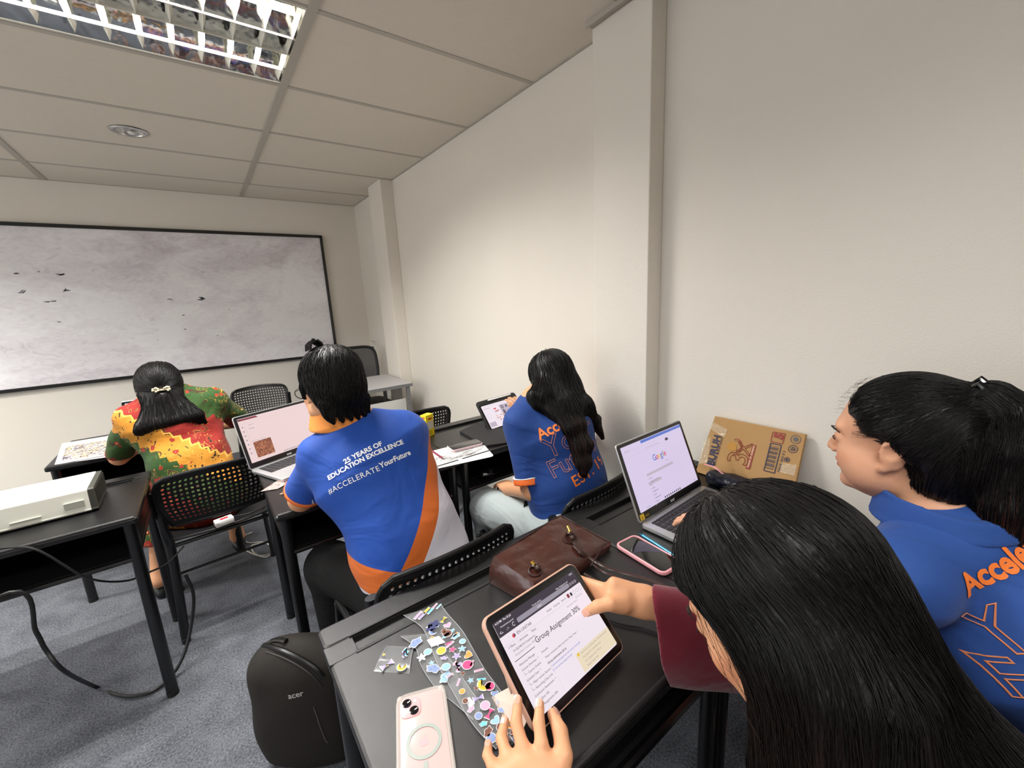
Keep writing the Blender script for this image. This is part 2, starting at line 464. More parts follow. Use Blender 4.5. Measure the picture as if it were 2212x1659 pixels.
# socket outlet on the right wall beyond the far column
t = thing('wall_socket', 'white wall socket plate above the grey teacher desk', 'socket', (XW - .001, 4.455, .995))
MB().rbox((-.073, -.043, 0), (.073, .043, .009), .006, .002, R=np.array([[0, 0, -1], [1, 0, 0], [0, 1, 0]])).build('plate', mat('socket_plastic', 'e9e7e0', .4), t)
mb = MB()
for y in (-.036, .036):
    mb.box((-.012, y + .018, .012), (-.008, y + .028, .028))
    mb.box((-.0105, y - .012, -.012), (-.008, y - .007, -.004)); mb.box((-.0105, y + .006, -.012), (-.008, y + .011, -.004)); mb.box((-.0105, y - .003, .002), (-.008, y + .003, .009))
mb.build('switch', M_DARK, t)
# ------------------------------------------------------------------ desks
TZ = .735
def make_desk():
    t = thing('desk', 'x', 'desk', (0, 0, 0))
    mb = MB()                                   # moulded top, 0.70 x 0.52, pencil groove along the far edge
    mb.rbox((0, 0, TZ - .022), (.70, .425, TZ), .012, .006)
    mb.rbox((0, .465, TZ - .022), (.70, .53, TZ + .002), .012, .006)
    mb.rbox((0, .42, TZ - .022), (.055, .47, TZ), .004, .001); mb.rbox((.645, .42, TZ - .022), (.70, .47, TZ), .004, .001)
    mb.box((.05, .42, TZ - .022), (.65, .47, TZ - .010))
    mb.build('desk_top', M_TOP, t)
    MB().box((.05, .417, TZ - .009), (.65, .424, TZ + .0015)).build('groove_rim', M_BLACK, t); MB().box((.05, .466, TZ - .009), (.65, .470, TZ + .0035)).build('groove_rim', M_BLACK, t)
    MB().tube([(.01, .008, TZ - .002), (.69, .008, TZ - .002)], .0075, 10).build('edge_trim', M_BLACK, t, smooth=True)
    mb = MB()                                   # open book box under the top
    mb.box((.03, .04, .580), (.67, .47, .588)); mb.box((.03, .465, .585), (.67, .472, TZ - .022))
    mb.box((.026, .04, .585), (.034, .47, TZ - .022)); mb.box((.666, .04, .585), (.674, .47, TZ - .022))
    mb.build('book_box', M_BLACK, t)
    fr = MB()
    for x in (.03, .67):
        fr.tube([(x, .03, .700), (x, .50, .700)], .011, 8); fr.tube([(x, .035, .578), (x, .49, .578)], .009, 8)
    fr.tube([(.03, .032, .578), (.67, .032, .578)], .010, 8); fr.tube([(.03, .49, .578), (.67, .49, .578)], .009, 8)
    fr.build('frame', M_STEEL, t, smooth=True)
    for x in (.03, .67):
        for y in (.035, .49):
            dy = -.0 if y < .2 else .03
            MB().tube([(x, y, .712), (x, y + dy * .3, .36), (x, y + dy, .012)], .015, 12, flat=1.25).build('leg', M_STEEL, t, smooth=True)
    for x in (.03, .67):
        for y in (.035, .52):
            MB().tube([(x, y, 0), (x, y, .02)], .019, 12).build('foot_cap', M_DARK, t, smooth=True)
    return t
DK = {}
desk0 = make_desk()
def put_desk(key, x, y, label, rz=0):
    if not DK: t = desk0; t.location = (x, y, 0); t.rotation_euler = (0, 0, rz); t['label'] = label
    else: t = dup(desk0, (x, y, 0), rz, label)
    t['group'] = 'black desks in rows'; DK[key] = t
put_desk('P', -.972, 1.812, 'black student desk carrying the white projector')
put_desk('M', .095, 1.475, 'black student desk under the laptop of the person in the bright blue shirt')
put_desk('G', .795, 1.475, 'black student desk against the wall with the folded tablet case and white drawing')
put_desk('N', .093, .335, 'black student desk nearest the camera with the clear pink phone and stickers')
put_desk('R', .793, .335, 'black student desk under the silver laptop and the brown leather bag flap')
put_desk('F', -.683, 2.755, 'black student desk in the front row with the colour printed sheet', 0)

# ------------------------------------------------------------------ chairs
def perf_back(W=.205, H=.116, nx=22, ny=12, th=.0035):
    "curved perforated shell: x across, z up, centre at 0; cells with octagonal holes"
    def width(v):                               # v -1 bottom .. 1 top
        a = 1.0
        if v > .45: a = 1 - .20 * (1 - math.sqrt(max(0, 1 - ((v - .45) / .55) ** 2)))
        if v < -.1: a = 1 - .16 * ((-.1 - v) / .9) ** 1.5
        return a
    def P(u, v, off):
        x = W * u * width(v); z = H * v + .012 * (1 - u * u) * (v > 0) * v
        return (x, -.030 * (1 - u * u) - .038 * v + off, z)
    vs, fs = [], []
    for off in (-th, th):
        for i in range(nx):
            for j in range(ny):
                u0, u1 = -1 + 2 * i / nx, -1 + 2 * (i + 1) / nx; v0, v1 = -1 + 2 * j / ny, -1 + 2 * (j + 1) / ny
                uc, vc = (u0 + u1) / 2, (v0 + v1) / 2; n = len(vs)
                outer = [(u0, v0), (uc, v0), (u1, v0), (u1, vc), (u1, v1), (uc, v1), (u0, v1), (u0, vc)]
                solid = i in (0, nx - 1) or j in (0, ny - 1)
                if solid:
                    vs += [P(u, v, off) for u, v in outer]; fs.append(tuple(n + k for k in range(8))); continue
                h = .26
                inner = [(uc + (a) * (u1 - u0) * h, vc + (b) * (v1 - v0) * h) for a, b in ((-.8, -.8), (0, -1.1), (.8, -.8), (1.1, 0), (.8, .8), (0, 1.1), (-.8, .8), (-1.1, 0))]
                vs += [P(u, v, off) for u, v in outer] + [P(u, v, off) for u, v in inner]
                for k in range(8): fs.append((n + k, n + (k + 1) % 8, n + 8 + (k + 1) % 8, n + 8 + k))
                if off > 0:                     # wall of the hole
                    m = len(vs)
                    vs += [P(u, v, -th) for u, v in inner] + [P(u, v, th) for u, v in inner]
                    for k in range(8): fs.append((m + k, m + (k + 1) % 8, m + 8 + (k + 1) % 8, m + 8 + k))
    rim = [P(-1 + 2 * k / 24, 1, 0) for k in range(25)] + [P(1, 1 - 2 * k / 16, 0) for k in range(1, 17)] + [P(1 - 2 * k / 24, -1, 0) for k in range(1, 25)] + [P(-1, -1 + 2 * k / 16, 0) for k in range(1, 16)]
    return vs, fs, rim
M_CHAIR = mat('chair_plastic', '0e0e10', .42, spec=.4)
def make_chair():
    "faces +y, the back on the -y side; origin on the floor below the middle of the back"
    t = thing('stacking_chair', 'x', 'chair')
    vs, fs, rim = perf_back()
    mb = MB(); mb.add([(x, y, z + .650) for x, y, z in vs], fs); mb.tube([(x, y, z + .650) for x, y, z in rim], .0075, 8, closed=True)
    mb.build('backrest', M_CHAIR, t)
    mb = MB(); n, m_ = 14, 12
    for off in (0, -.008):
        mb.add([((-.20 + .40 * i / n) * (1 - .10 * (j / m_ < .15)), .055 + .41 * j / m_, .455 + off + .014 * abs(-1 + 2 * i / n) ** 3 - .022 * max(0, (j / m_ - .8) / .2) ** 2) for i in range(n + 1) for j in range(m_ + 1)],
               [(i * (m_ + 1) + j, (i + 1) * (m_ + 1) + j, (i + 1) * (m_ + 1) + j + 1, i * (m_ + 1) + j + 1) for i in range(n) for j in range(m_)])
    e = [(-.18, .055, .462), (0, .045, .453), (.18, .055, .462), (.20, .12, .466), (.20, .40, .466), (.17, .46, .45), (0, .468, .436), (-.17, .46, .45), (-.20, .40, .466), (-.20, .12, .466)]
    mb.tube(e, .006, 8, closed=True)
    mb.build('seat', M_CHAIR, t, smooth=True)
    for s in (-1, 1):
        MB().tube(spline([(s * .205, .02, .70), (s * .20, .03, .52), (s * .195, .05, .40), (s * .215, .02, .012)], 5), .012, 10, flat=1.4).build('leg', M_STEEL, t, smooth=True)
        MB().tube(spline([(s * .195, .07, .435), (s * .195, .40, .435), (s * .200, .43, .38), (s * .215, .47, .012)], 5), .012, 10, flat=1.4).build('leg', M_STEEL, t, smooth=True)
        for y in (.02, .47): MB().tube([(s * .215, y, 0), (s * .215, y, .022)], .016, 10).build('foot_cap', M_DARK, t, smooth=True)
    for x, y, z, r in ((.2, .08, .425, .009), (.2, .40, .425, .009), (.213, .46, .10, .007)): MB().tube([(-x, y, z), (x, y, z)], r, 8).build('crossbar', M_STEEL, t, smooth=True)
    return t
chair0 = make_chair(); used = []
def put_chair(x, y, label, rz=0):
    t = chair0 if not used else dup(chair0)
    t.location = (x, y, 0); t.rotation_euler = (0, 0, rz); t['label'] = label; t['group'] = 'black perforated stacking chairs'
    used.append(t); return t
put_chair(-.050, 2.125, 'black perforated chair under the person in batik, nearest the left desk', math.radians(4))
put_chair(.315, 4.00, 'black perforated chair standing alone below the whiteboard corner', math.radians(178))
put_chair(.960, 2.29, 'black perforated chair in front of the yellow drink carton', math.radians(-3))
put_chair(.435, .925, 'black perforated chair under the person in the bright blue shirt', math.radians(2))
put_chair(1.018, .925, 'black perforated chair under the long-haired person in navy blue', math.radians(6))
put_chair(.60, -.30, 'black perforated chair under the person in the wine red top', math.radians(8))
put_chair(1.13, -.36, 'black perforated chair under the person with the ponytail', math.radians(-8))

# ------------------------------------------------------------------ grey teacher desk and office chair
t = thing('teacher_desk', 'light grey office desk with white modesty panel in the front corner', 'desk', (.60, 3.22, 0))
M_GEDGE = mat('grey_edge', '6f7072', .45)
MB().rbox((0, 0, .725), (.735, .62, .750), .004, .002).build('desk_top', M_GREYTOP, t)
MB().box((-.002, -.003, .723), (.737, .0, .748)).build('edge_band', M_GEDGE, t)
MB().box((.03, .06, .20), (.69, .075, .615)).build('modesty_panel', mat('pale_laminate', 'd5d4cf', .5), t)
MB().box((.03, .08, .62), (.40, .5, .715)).build('drawer_box', M_DARK, t)
for x in (.018, .70):
    for y in (.015, .585):
        MB().box((x - .014, y - .012, 0), (x + .014, y + .012, .725)).build('leg', M_GEDGE, t)
t = thing('office_chair', 'black mesh-back office chair behind the grey teacher desk', 'chair', (1.13, 4.12, 0))
bw, bh = .235, .22
def OB(u, v): return (bw * u * (1 - .05 * (v < 0)), .03 * (1 - u * u) + .03 * v, .78 + bh * v)
ol = []
for k in range(48):
    a = 2 * math.pi * k / 48; c, s_ = math.cos(a), math.sin(a)
    u = math.copysign(abs(c) ** .35, c); v = math.copysign(abs(s_) ** .35, s_); ol.append(OB(u, v))
MB().tube(ol, .014, 10, closed=True).build('back_frame', M_BLACK, t, smooth=True)
mm = mat('chair_mesh', '3d3d40', .8)
nt = mm.node_tree; wv = nt.nodes.new('ShaderNodeTexChecker'); wv.inputs['Scale'].default_value = 700
nt.nodes['Principled BSDF'].inputs['Alpha'].default_value = .86
n = 12; mb = MB()
mb.add([OB(-.97 + 1.94 * i / n, -.97 + 1.94 * j / n) for i in range(n + 1) for j in range(n + 1)], [(i * (n + 1) + j, (i + 1) * (n + 1) + j, (i + 1) * (n + 1) + j + 1, i * (n + 1) + j + 1) for i in range(n) for j in range(n)])
mb.build('back_mesh', mm, t, smooth=True)
mb = MB(); mb.rbox((-.24, -.42, .44), (.24, .0, .50), .08, .02); mb.build('seat_cushion', M_DARK, t, smooth=True)
mb = MB(); mb.tube(spline([(0, .06, .72), (0, .08, .55), (0, -.02, .42), (0, -.2, .42)]), .022, 8); mb.build('back_support', M_BLACK, t, smooth=True)
MB().tube([(0, -.22, .10), (0, -.22, .44)], .03, 14).build('gas_column', M_STEEL, t, smooth=True)
for k in range(5):
    a = 2 * math.pi * k / 5 + .3
    e = (.27 * math.cos(a), -.22 + .27 * math.sin(a))
    MB().tube([(0, -.22, .10), (e[0], e[1], .075)], [.028, .016], 8).build('base_arm', M_BLACK, t, smooth=True)
    MB().ball((e[0], e[1], .03), (.02, .02, .03), 10).build('caster', M_DARK, t, smooth=True)
# ------------------------------------------------------------------ screens, laptops, tablets, phones
def scr(name, c, e=.92): return mat('screen_' + name, c, emit=e, rough=.2)
S_PINK, S_LILAC, S_WHITE = scr('pink', 'f3d9d8'), scr('lilac', 'ddcfee'), scr('white', 'f8ecf6')
S_DARK, S_GREY, S_MID = scr('dark', '3a3540'), scr('grey', '9d96a4'), scr('mid', 'c3b6c8')
S_BLUE, S_RED, S_ORANGE, S_YEL, S_GREEN, S_MAROON, S_CREAM = scr('blue', '5b78cf'), scr('red', 'dc4a5a'), scr('orange', 'f09a5a'), scr('yellow', 'efc23a'), scr('green', '5aa06a'), scr('maroon', '8c3844'), scr('cream', 'f3e3c6')
S_BAR, S_PURP = scr('bar', '3b3341'), scr('purple', 'b79be0')
M_BEZEL = mat('screen_bezel', '0d0d0f', .18, spec=.6)
M_KEY = mat('laptop_key', '1c1c1f', .5)
SN = {'dark': ('screen_text', S_DARK), 'grey': ('screen_detail', S_GREY), 'mid': ('screen_shade', S_MID), 'blue': ('screen_blue', S_BLUE), 'red': ('screen_red', S_RED),
      'orange': ('screen_orange', S_ORANGE), 'yellow': ('screen_yellow', S_YEL), 'green': ('screen_green', S_GREEN), 'maroon': ('screen_maroon', S_MAROON),
      'cream': ('screen_note', S_CREAM), 'white': ('screen_white', S_WHITE), 'bar': ('screen_bar', S_BAR), 'purple': ('screen_purple', S_PURP)}

def laptop(label, hinge, right, tilt, w, dpt, h, body, screen, keys=True, logo=None):
    r = nrm([right[0], right[1], 0]); f = np.array([-r[1], r[0], 0])
    t = thing('laptop', label, 'laptop', hinge, rot=np.stack([r, f, [0, 0, 1]], 1).tolist())
    mb = MB(); mb.rbox((-w / 2, -dpt, .003), (w / 2, 0, .016), .012, .003); mb.build('base', body, t, smooth=True)
    kb = MB()
    if keys:
        x0, x1, y0, y1 = -w / 2 + .022, w / 2 - .022, -.118, -.018
        rows = ((15, .6), (15, 1), (15, 1), (14, 1), (13, 1), (0, 1)); y = y1
        for n, hh in rows:
            kh = (y1 - y0) / 5.8 * hh
            if n: cells = [(x0 + (x1 - x0) * k / n, x0 + (x1 - x0) * (k + 1) / n) for k in range(n)]
            else:
                u = (x1 - x0) / 14; e = [0, 1.2, 2.2, 3.2, 4.2, 8.6, 9.6, 10.6, 11.6, 12.8, 14]; cells = [(x0 + u * a, x0 + u * b) for a, b in zip(e[:-1], e[1:])]
            for a, b in cells: kb.box((a + .0014, y - kh + .0014, .0161), (b - .0014, y - .0014, .0175))
            y -= kh
        kb.build('keyboard', M_KEY, t)
        mb = MB(); mb.rbox((-.055, -dpt + .012, .0160), (.05, -dpt + .085, .0164), .004, .0001)
        mb.build('touchpad', body, t)
    a = math.radians(tilt)
    up = np.array([0, math.sin(a), math.cos(a)]); nn = np.array([0, -math.cos(a), math.sin(a)])
    R = np.stack([[1, 0, 0], up, nn], 1); o = np.array([0, .0, .014])
    mb = MB(); mb.rbox((-w / 2, 0, -.007), (w / 2, h, -.001), .010, .002, R, o); mb.build('lid', body, t, smooth=True)
    mb = MB(); mb.rbox((-w / 2 + .003, .004, -.001), (w / 2 - .003, h - .003, .0002), .008, .0004, R, o); lb = mb.build('screen_bezel', M_BEZEL, t)
    mb = MB(); mb.rbox((-w / 2 + .015, .026, 0), (w / 2 - .015, h - .013, .0006), .002, .0001, R, o); sc = mb.build('screen', screen, t)
    MB().tube([(-w * .3, 0, .010), (w * .3, 0, .010)], .006, 8).build('hinge', M_BLACK, t, smooth=True)
    c = o + R @ np.array([0, .026 + (h - .039) / 2, .0008])
    return t, Panel(sc, R, c), (w - .03) / 2, (h - .039) / 2, Panel(lb, R, o + R @ np.array([0, 0, .0003]))
LN = {'w': ('lettering', mat('pale_print', 'b9b9b9', .5))}
# laptop on the middle desk: a pink page with a brown picture
t, p, W, H, q = laptop('slim silver laptop with pink-tinted page and a brown picture on its screen', (.236, 2.040, TZ), (.919, .393), 17.5, .355, .225, .232, M_SILVER, S_PINK)
q.text('w', 'acer', -.014, .009, .013, bold=.0004); q.build(LN)
p.rect('maroon', -W, H - .010, -W + .075, H - .002); p.poly('maroon', [(-W + .075, H - .010), (-W + .084, H - .010), (-W + .075, H - .002)])
p.rect('mid', -W, H - .0112, W, H - .0108); p.rect('mid', -W + .004, H - .022, W - .01, H - .0216); p.rect('mid', -W + .022, -H + .02, -W + .0226, H - .022)
for k in range(7): p.poly('grey', circ(-W + .011, H - .038 - .019 * k, .0032, 10))
p.poly('dark', circ(-W + .011, H - .057, .0032, 10)); p.poly('dark', circ(-W + .006, H - .0065, .003, 8), .0005)
p.text('grey', 'Chat list', -W + .034, H - .036, .007); p.text('dark', 'Unread', -W + .034, H - .052, .007); p.text('grey', 'picture shared to this group', -W + .028, -H + .088, .005)
for k in range(8): p.rect('grey', -.02 + .0105 * k, -H + .004, -.014 + .0105 * k, -H + .009)
p.build(SN)
mb = MB(); R_ = p.R
mb.add([p.o + R_ @ np.array([x, y, .0004]) for x, y in rrect(-W + .030, -H + .014, -W + .105, -H + .083, .004)], [tuple(range(24))])
pic = mat('screen_picture', '8c4334', emit=.85)
nt = pic.node_tree; b = nt.nodes['Principled BSDF']; nz = nt.nodes.new('ShaderNodeTexNoise'); nz.inputs['Scale'].default_value = 55; nz.inputs['Distortion'].default_value = 3
tc = nt.nodes.new('ShaderNodeTexCoord'); rp = nt.nodes.new('ShaderNodeValToRGB'); rp.color_ramp.elements[0].color = srgb('6a2a26'); rp.color_ramp.elements[0].position = .35
rp.color_ramp.elements[1].color = srgb('d98a5e'); rp.color_ramp.elements[1].position = .7
nt.links.new(tc.outputs['Object'], nz.inputs['Vector']); nt.links.new(nz.outputs['Fac'], rp.inputs['Fac']); nt.links.new(rp.outputs[0], b.inputs['Emission Color'])
mb.build('screen_picture', pic, p.parent)
# laptop of the ponytail person: a search page
t, p, W, H, q = laptop('silver laptop showing a lilac search page, beside the flattened cardboard box', (1.092, .668, TZ), (1, .03), 22.5, .352, .235, .232, M_SILVER, S_LILAC)
q.text('w', 'acer', -.014, .009, .013, bold=.0004)
q.build(LN)
for nm, m_, rc in (('energy_sticker', mat('sticker_yellow', 'd8b53a', .5), (-.170, .006, -.150, .023)), ('spec_sticker', mat('sticker_black', '17150f', .4), (-.150, .006, -.118, .023))):
    s_ = Panel(q.parent, q.R, q.o); s_.rect('a', *rc); s_.build({'a': (nm, m_)})
s_ = Panel(q.parent, q.R, q.o); s_.text('a', '2', -.164, .009, .011, z=.0008); s_.text('b', 'IGZO', -.146, .0105, .0075, z=.0008)
s_.build({'a': ('lettering', M_DARK), 'b': ('lettering', mat('sticker_yellow', 'd8b53a', .5))})
p.rect('blue', -W * .4, H - .010, W, H - .0015); p.rect('mid', -W, H - .019, W, H - .0185); p.rect('mid', -W, H - .034, W, H - .0335)
p.text('grey', 'search.page', -W + .010, H - .017, .0055); p.text('grey', 'Get a faster browser for this page', -.05, H - .030, .0052)
p.rect('bar', .058, H - .032, .074, H - .024, r=.003)
x = -.033
for ch, c in zip('Google', ('blue', 'red', 'yellow', 'blue', 'green', 'red')):
    p.text(c, ch, x, H - .074, .026, bold=.0003); x += .0158 if ch == 'G' else (.0128 if ch in 'oge' else .006)
p.rect('mid', -.085, H - .108, .060, H - .1005, r=.003); p.text('grey', 'history', .025, H - .090, .006)
p.rect('mid', -.088, H - .1345, -.02, H - .1265)
for k, s_ in enumerate(('recent', 'image editor online', 'elt', 'eduka', 'assignment', 'essay', 'kindergarten', 'music', 'video')):
    yy = H - .118 - .0098 * k; p.poly('grey', circ(-.084, yy + .0015, .0014, 8), .0006); p.text('dark', s_, -.079, yy, .0058, z=.0007)
for k in range(9): p.rect('dark', -.035 + .0105 * k, -H + .003, -.030 + .0105 * k, -H + .008)
p.text('grey', 'weather', -W + .03, -H + .004, .006); p.text('grey', '2:48 PM', W - .03, -H + .004, .005)
p.build(SN)
# laptop in the front row
t, p, W, H, q = laptop('laptop with a white page, mostly hidden behind the person in batik', (-.222, 2.905, TZ), (.995, .06), 12, .345, .23, .222, M_SILVER, S_WHITE)
for k in range(12): p.rect('mid', -W + .02, H - .02 - .012 * k, W - .03 - .06 * (k % 3), H - .0175 - .012 * k)
p.text('grey', 'Document', -W + .02, H - .012, .008)
p.build(SN)

def plate(t, name, m, w, h, z0, z1, r=.012, bev=.002):
    mb = MB(); mb.rbox((-w / 2, -h / 2, z0), (w / 2, h / 2, z1), r, bev); return mb.build(name, m, t, smooth=True)
# the tablet being read
K = .943
Rt = np.stack([nrm([.992, .110, -.057]), nrm([-.044, .740, .672]), nrm([.116, -.664, .739])], 1)
ct = CAM + (np.array([.444, .501, .777]) - CAM) * K
t = thing('tablet', 'tablet in a rose case showing a page titled Group Assignment 30%, held in both hands', 'tablet', ct, rot=Rt.tolist())
tw, th_ = .242, .1755
M_ROSE = mat('rose_case', 'c9a08c', .5)
plate(t, 'case', M_ROSE, tw, th_, -.012, .0012, .016, .004)
bz = plate(t, 'screen_bezel', M_BEZEL, tw - .006, th_ - .006, .0005, .0018, .014, .0004)
sc = plate(t, 'screen', S_WHITE, tw - .030, th_ - .030, .0018, .0024, .003, .0001)
W, H = (tw - .03) / 2, (th_ - .03) / 2
p = Panel(sc, None, (0, 0, .0024))
p.rect('bar', -W, H - .0245, W, H)
p.rect('grey', -W + .045, H - .0215, W - .028, H - .0135, z=.0004, r=.003)
p.text('w', '4:15 PM  Thu 25 Jul', -W + .003, H - .005, .0045, z=.0006, bold=.0001); p.text('w', '100%', W - .016, H - .005, .0045, z=.0006)
p.text('w', 'Assessment portal', -W + .010, H - .0125, .004, z=.0006); p.text('w', 'Group activity', -.02, H - .0125, .004, z=.0006); p.text('w', 'Blog: Assignment and', .045, H - .0125, .004, z=.0006)
p.text('w', '<-', -W + .004, H - .0215, .008, z=.0006, bold=.0001); p.text('mid', '->', -W + .018, H - .0215, .008, z=.0006)
p.line('w', [(-W + .036 + .0028 * math.cos(a), H - .0180 + .0028 * math.sin(a)) for a in np.linspace(.6, 5.6, 14)], .0008, .0006)
p.text('w', 'unitar', -.012, H - .0195, .005, z=.0007)
for k, c in enumerate((W - .024, W - .017, W - .010)): p.line('w', circ(c, H - .018, .0022, 8) + [circ(c, H - .018, .0022, 8)[0]], .0006, .0006)
p.poly('red', circ(-W + .026, H - .033, .0032, 10)); p.poly('bar', [(-W + .026, H - .036), (-W + .030, H - .034), (-W + .028, H - .029)], .0005)
p.text('dark', 'EN UNITAR', -W + .033, H - .035, .0068, z=.0005)
p.text('dark', '= Menu', -W + .006, H - .0455, .0052); p.text('dark', ':: Activities', -W + .028, H - .0455, .0052); p.text('dark', 'Posts', -W + .060, H - .0455, .0052); p.text('dark', 'Home', .002, H - .0345, .0050); p.text('dark', 'Courses', .020, H - .0345, .0050); p.text('dark', 'Search', .042, H - .0345, .0050)
p.poly('maroon', rrect(W - .046, H - .036, W - .040, H - .029, .001)); p.poly('bar', rrect(W - .037, H - .036, W - .032, H - .030, .001))
for k in range(3): p.line('grey', [(W - .026 + .0095 * k + .0032 * math.cos(a), H - .033 + .0032 * math.sin(a)) for a in np.linspace(0, 6.28, 12)], .0005)
p.rect('mid', -W, H - .0395, W, H - .0392)
p.text('dark', 'S1-ELS4610-Creative In..', -W + .012, H - .053, .0052); p.text('grey', 'Embedded Creative  PPE', -W + .012, H - .0595, .0045); p.text('grey', 'Discussion Forum', .046, H - .048, .0042); p.text('grey', 'All Courses', .076, H - .044, .0042)
p.rect('bar', -W + .006, H - .0655, -W + .052, H - .0646)
p.rect('mid', -W + .064, -H, -W + .0642, H - .0395)
p.text('dark', 'Group Assignment 30%', -.048, H - .063, .0125, bold=.00005)
p.text('dark', 'Examples', -.048, H - .0795, .0042); p.text('dark', 'Proper comments before this form. Many Trees !', -.046, H - .089, .0042)
p.text('dark', 'Group assignments (all in)', -.047, H - .098, .0045, bold=.00008); p.text('blue', '1) elementaryassignment-instructions-marks.pdf', -.045, H - .1045, .0040); p.text('blue', '2) rubric-group-assignment.pdf', -.045, H - .1105, .0040)
y = H - .0745
for s_, ind in (('Welcome Message', 0), ('Course Overview  ^', 0), ('Course Outline', 1), ('Schedule Class  ^', 0), ('Major version Section', 1), ('Recording Class Link', 1), ('Continuous Assessment  ^', 0), ('Quiz 10%', 1), ('Assignments 20%', 1), ('Projects 20%', 1)):
    if y < -H + .004: break
    p.text('dark', s_, -W + .010 + .009 * ind, y, .0046, z=.0005)
    if ind: p.line('dark', [(-W + .012, y + .006), (-W + .012, y + .0015), (-W + .017, y + .0015)], .0004)
    y -= .0078 if True else 0
p.rect('cream', .010, -H + .002, W, -H + .032, z=.0003)
p.poly('yellow', circ(.016, -H + .029, .0026, 10), .0006)
for k, s_ in enumerate(('Your score recording from  the class module', 'Due: June 25, in the afternoon', 'Your Quizzes rate: 100 pts', 'Rubric: Essay mark')): p.text('grey', s_, .022, -H + .0265 - .0068 * k, .0042, z=.0006)
SN['w'] = ('screen_white_text', S_WHITE)
p.build(SN)
mb = MB()                                       # folded cover propping the tablet from behind, lying on the desk
Ri = Rt.T
def loc(P): return Ri @ (np.array(P) - ct)
fl = [onz(1062, 1505, TZ + .002), onz(1112, 1478, TZ + .045), onz(1145, 1540, TZ + .045), onz(1118, 1600, TZ + .002)]
v = [loc(P) for P in fl] + [loc(P - np.array([0, 0, .0025])) for P in fl]
mb.add(v, [(0, 1, 2, 3), (7, 6, 5, 4), (0, 4, 5, 1), (1, 5, 6, 2), (2, 6, 7, 3), (3, 7, 4, 0)])
v = [(-tw / 2 + .008, th_ * .15, -.013), (tw / 2 - .02, th_ * .15, -.013), (tw / 2 - .02, -th_ / 2 + .06, -.030), (-tw / 2 + .008, -th_ / 2 + .06, -.030)]
mb.add(v + [(a, b, c - .002) for a, b, c in v], [(0, 1, 2, 3), (7, 6, 5, 4), (0, 4, 5, 1), (1, 5, 6, 2), (2, 6, 7, 3), (3, 7, 4, 0)])
mb.build('case_flap', mat('case_inner', 'd9c3b6', .6), t)
# second tablet, propped in a black folio
K = .945
R2 = np.stack([nrm([.997, -.043, .062]), nrm([-.018, .663, .748]), nrm([-.074, -.747, .661])], 1)
c2 = CAM + (np.array([1.292, 1.862, .775]) - CAM) * K
t = thing('tablet', 'tablet in a black folio case showing a white design page with coloured clip art', 'tablet', c2, rot=R2.tolist())
tw, th_ = .25, .184
plate(t, 'case', M_BLACK, tw, th_, -.012, .001, .016, .004)
plate(t, 'screen_bezel', M_BEZEL, tw - .012, th_ - .030, .0005, .0018, .010, .0004).location = (0, -.009, 0)
sc = plate(t, 'screen', S_WHITE, tw - .032, th_ - .048, .0018, .0024, .006, .0001); sc.location = (0, -.009, 0)
MB().tube([(-.055, th_ / 2 - .010, .004), (-.05, th_ / 2 - .010, .004), (.085, th_ / 2 - .010, .004), (.092, th_ / 2 - .010, .004)], [.002, .0045, .0045, .0045], 10).build('stylus', mat('white_plastic', 'f1f0ee', .35), t, smooth=True)
W, H = (tw - .032) / 2, (th_ - .048) / 2
p = Panel(sc, None, (0, 0, .0024))
p.rect('dark', -W + .006, H - .021, -W + .045, H - .0198); p.rect('mid', -W + .01, H - .008, W * .3, H - .0072); p.rect('grey', W - .035, H - .008, W - .004, H - .0074)
p.rect('mid', -W + .004, -H + .008, -W + .040, -H + .034, z=.0004); p.rect('mid', -.02, -H + .006, .075, -H + .008); p.rect('mid', -.008, -.028, .052, H - .018, z=.0002)
p.line('grey', [(-W + .022 + .010 * math.cos(a), .004 + .014 * math.sin(a)) for a in np.linspace(0, 6.28, 16)], .0006)
p.poly('red', circ(-.038, H - .032, .009, 12, .0045)); p.poly('red', circ(-.030, H - .045, .016, 8, .0022)); p.poly('maroon', circ(-.034, H - .051, .017, 8, .0014))
for i in range(4):
    for j in range(3):
        p.poly(('orange', 'cream', 'maroon')[(i + 2 * j) % 3], circ(-.046 + .0135 * i, -.006 - .0125 * j, .0032 + .001 * ((i * j) % 2), 9))
p.line('bar', [(.007 + .006 * math.cos(a), H - .034 + .009 * math.sin(a)) for a in np.linspace(-1.4, 4.6, 14)], .0042); p.rect('bar', .003, -.022, .011, .018); p.rect('bar', .014, .000, .018, .012); p.poly('bar', circ(.033, H - .034, .005, 10, .008)); p.rect('bar', .030, -.014, .036, .010)
p.rect('grey', -.006, -H + .020, .009, -H + .038, z=.0005); p.rect('maroon', .012, -H + .020, .026, -H + .038, z=.0005)
for i, c in enumerate(('orange', 'blue', 'red', 'yellow', 'red', 'red', 'purple', 'blue')):
    a, b_ = .062 + .020 * (i % 2), H - .030 - .0195 * (i // 2)
    p.poly(c, [(a + (.0068 if k % 2 else .0045) * math.cos(k * .785), b_ + (.0068 if k % 2 else .0045) * math.sin(k * .785)) for k in range(8)])
for k in range(5): p.poly(('red', 'dark', 'grey', 'dark', 'red')[k], circ(.02 + .014 * k, -H + .012, .0028, 8), .0006)
p.build(SN)
q = [onz(x, y, TZ + .010) for x, y in ((993, 931), (1055, 903), (1165, 925), (1140, 950), (1052, 962))]
Ri = R2.T
v = [Ri @ (P - c2) for P in q] + [Ri @ (P - np.array([0, 0, .010]) - c2) for P in q]
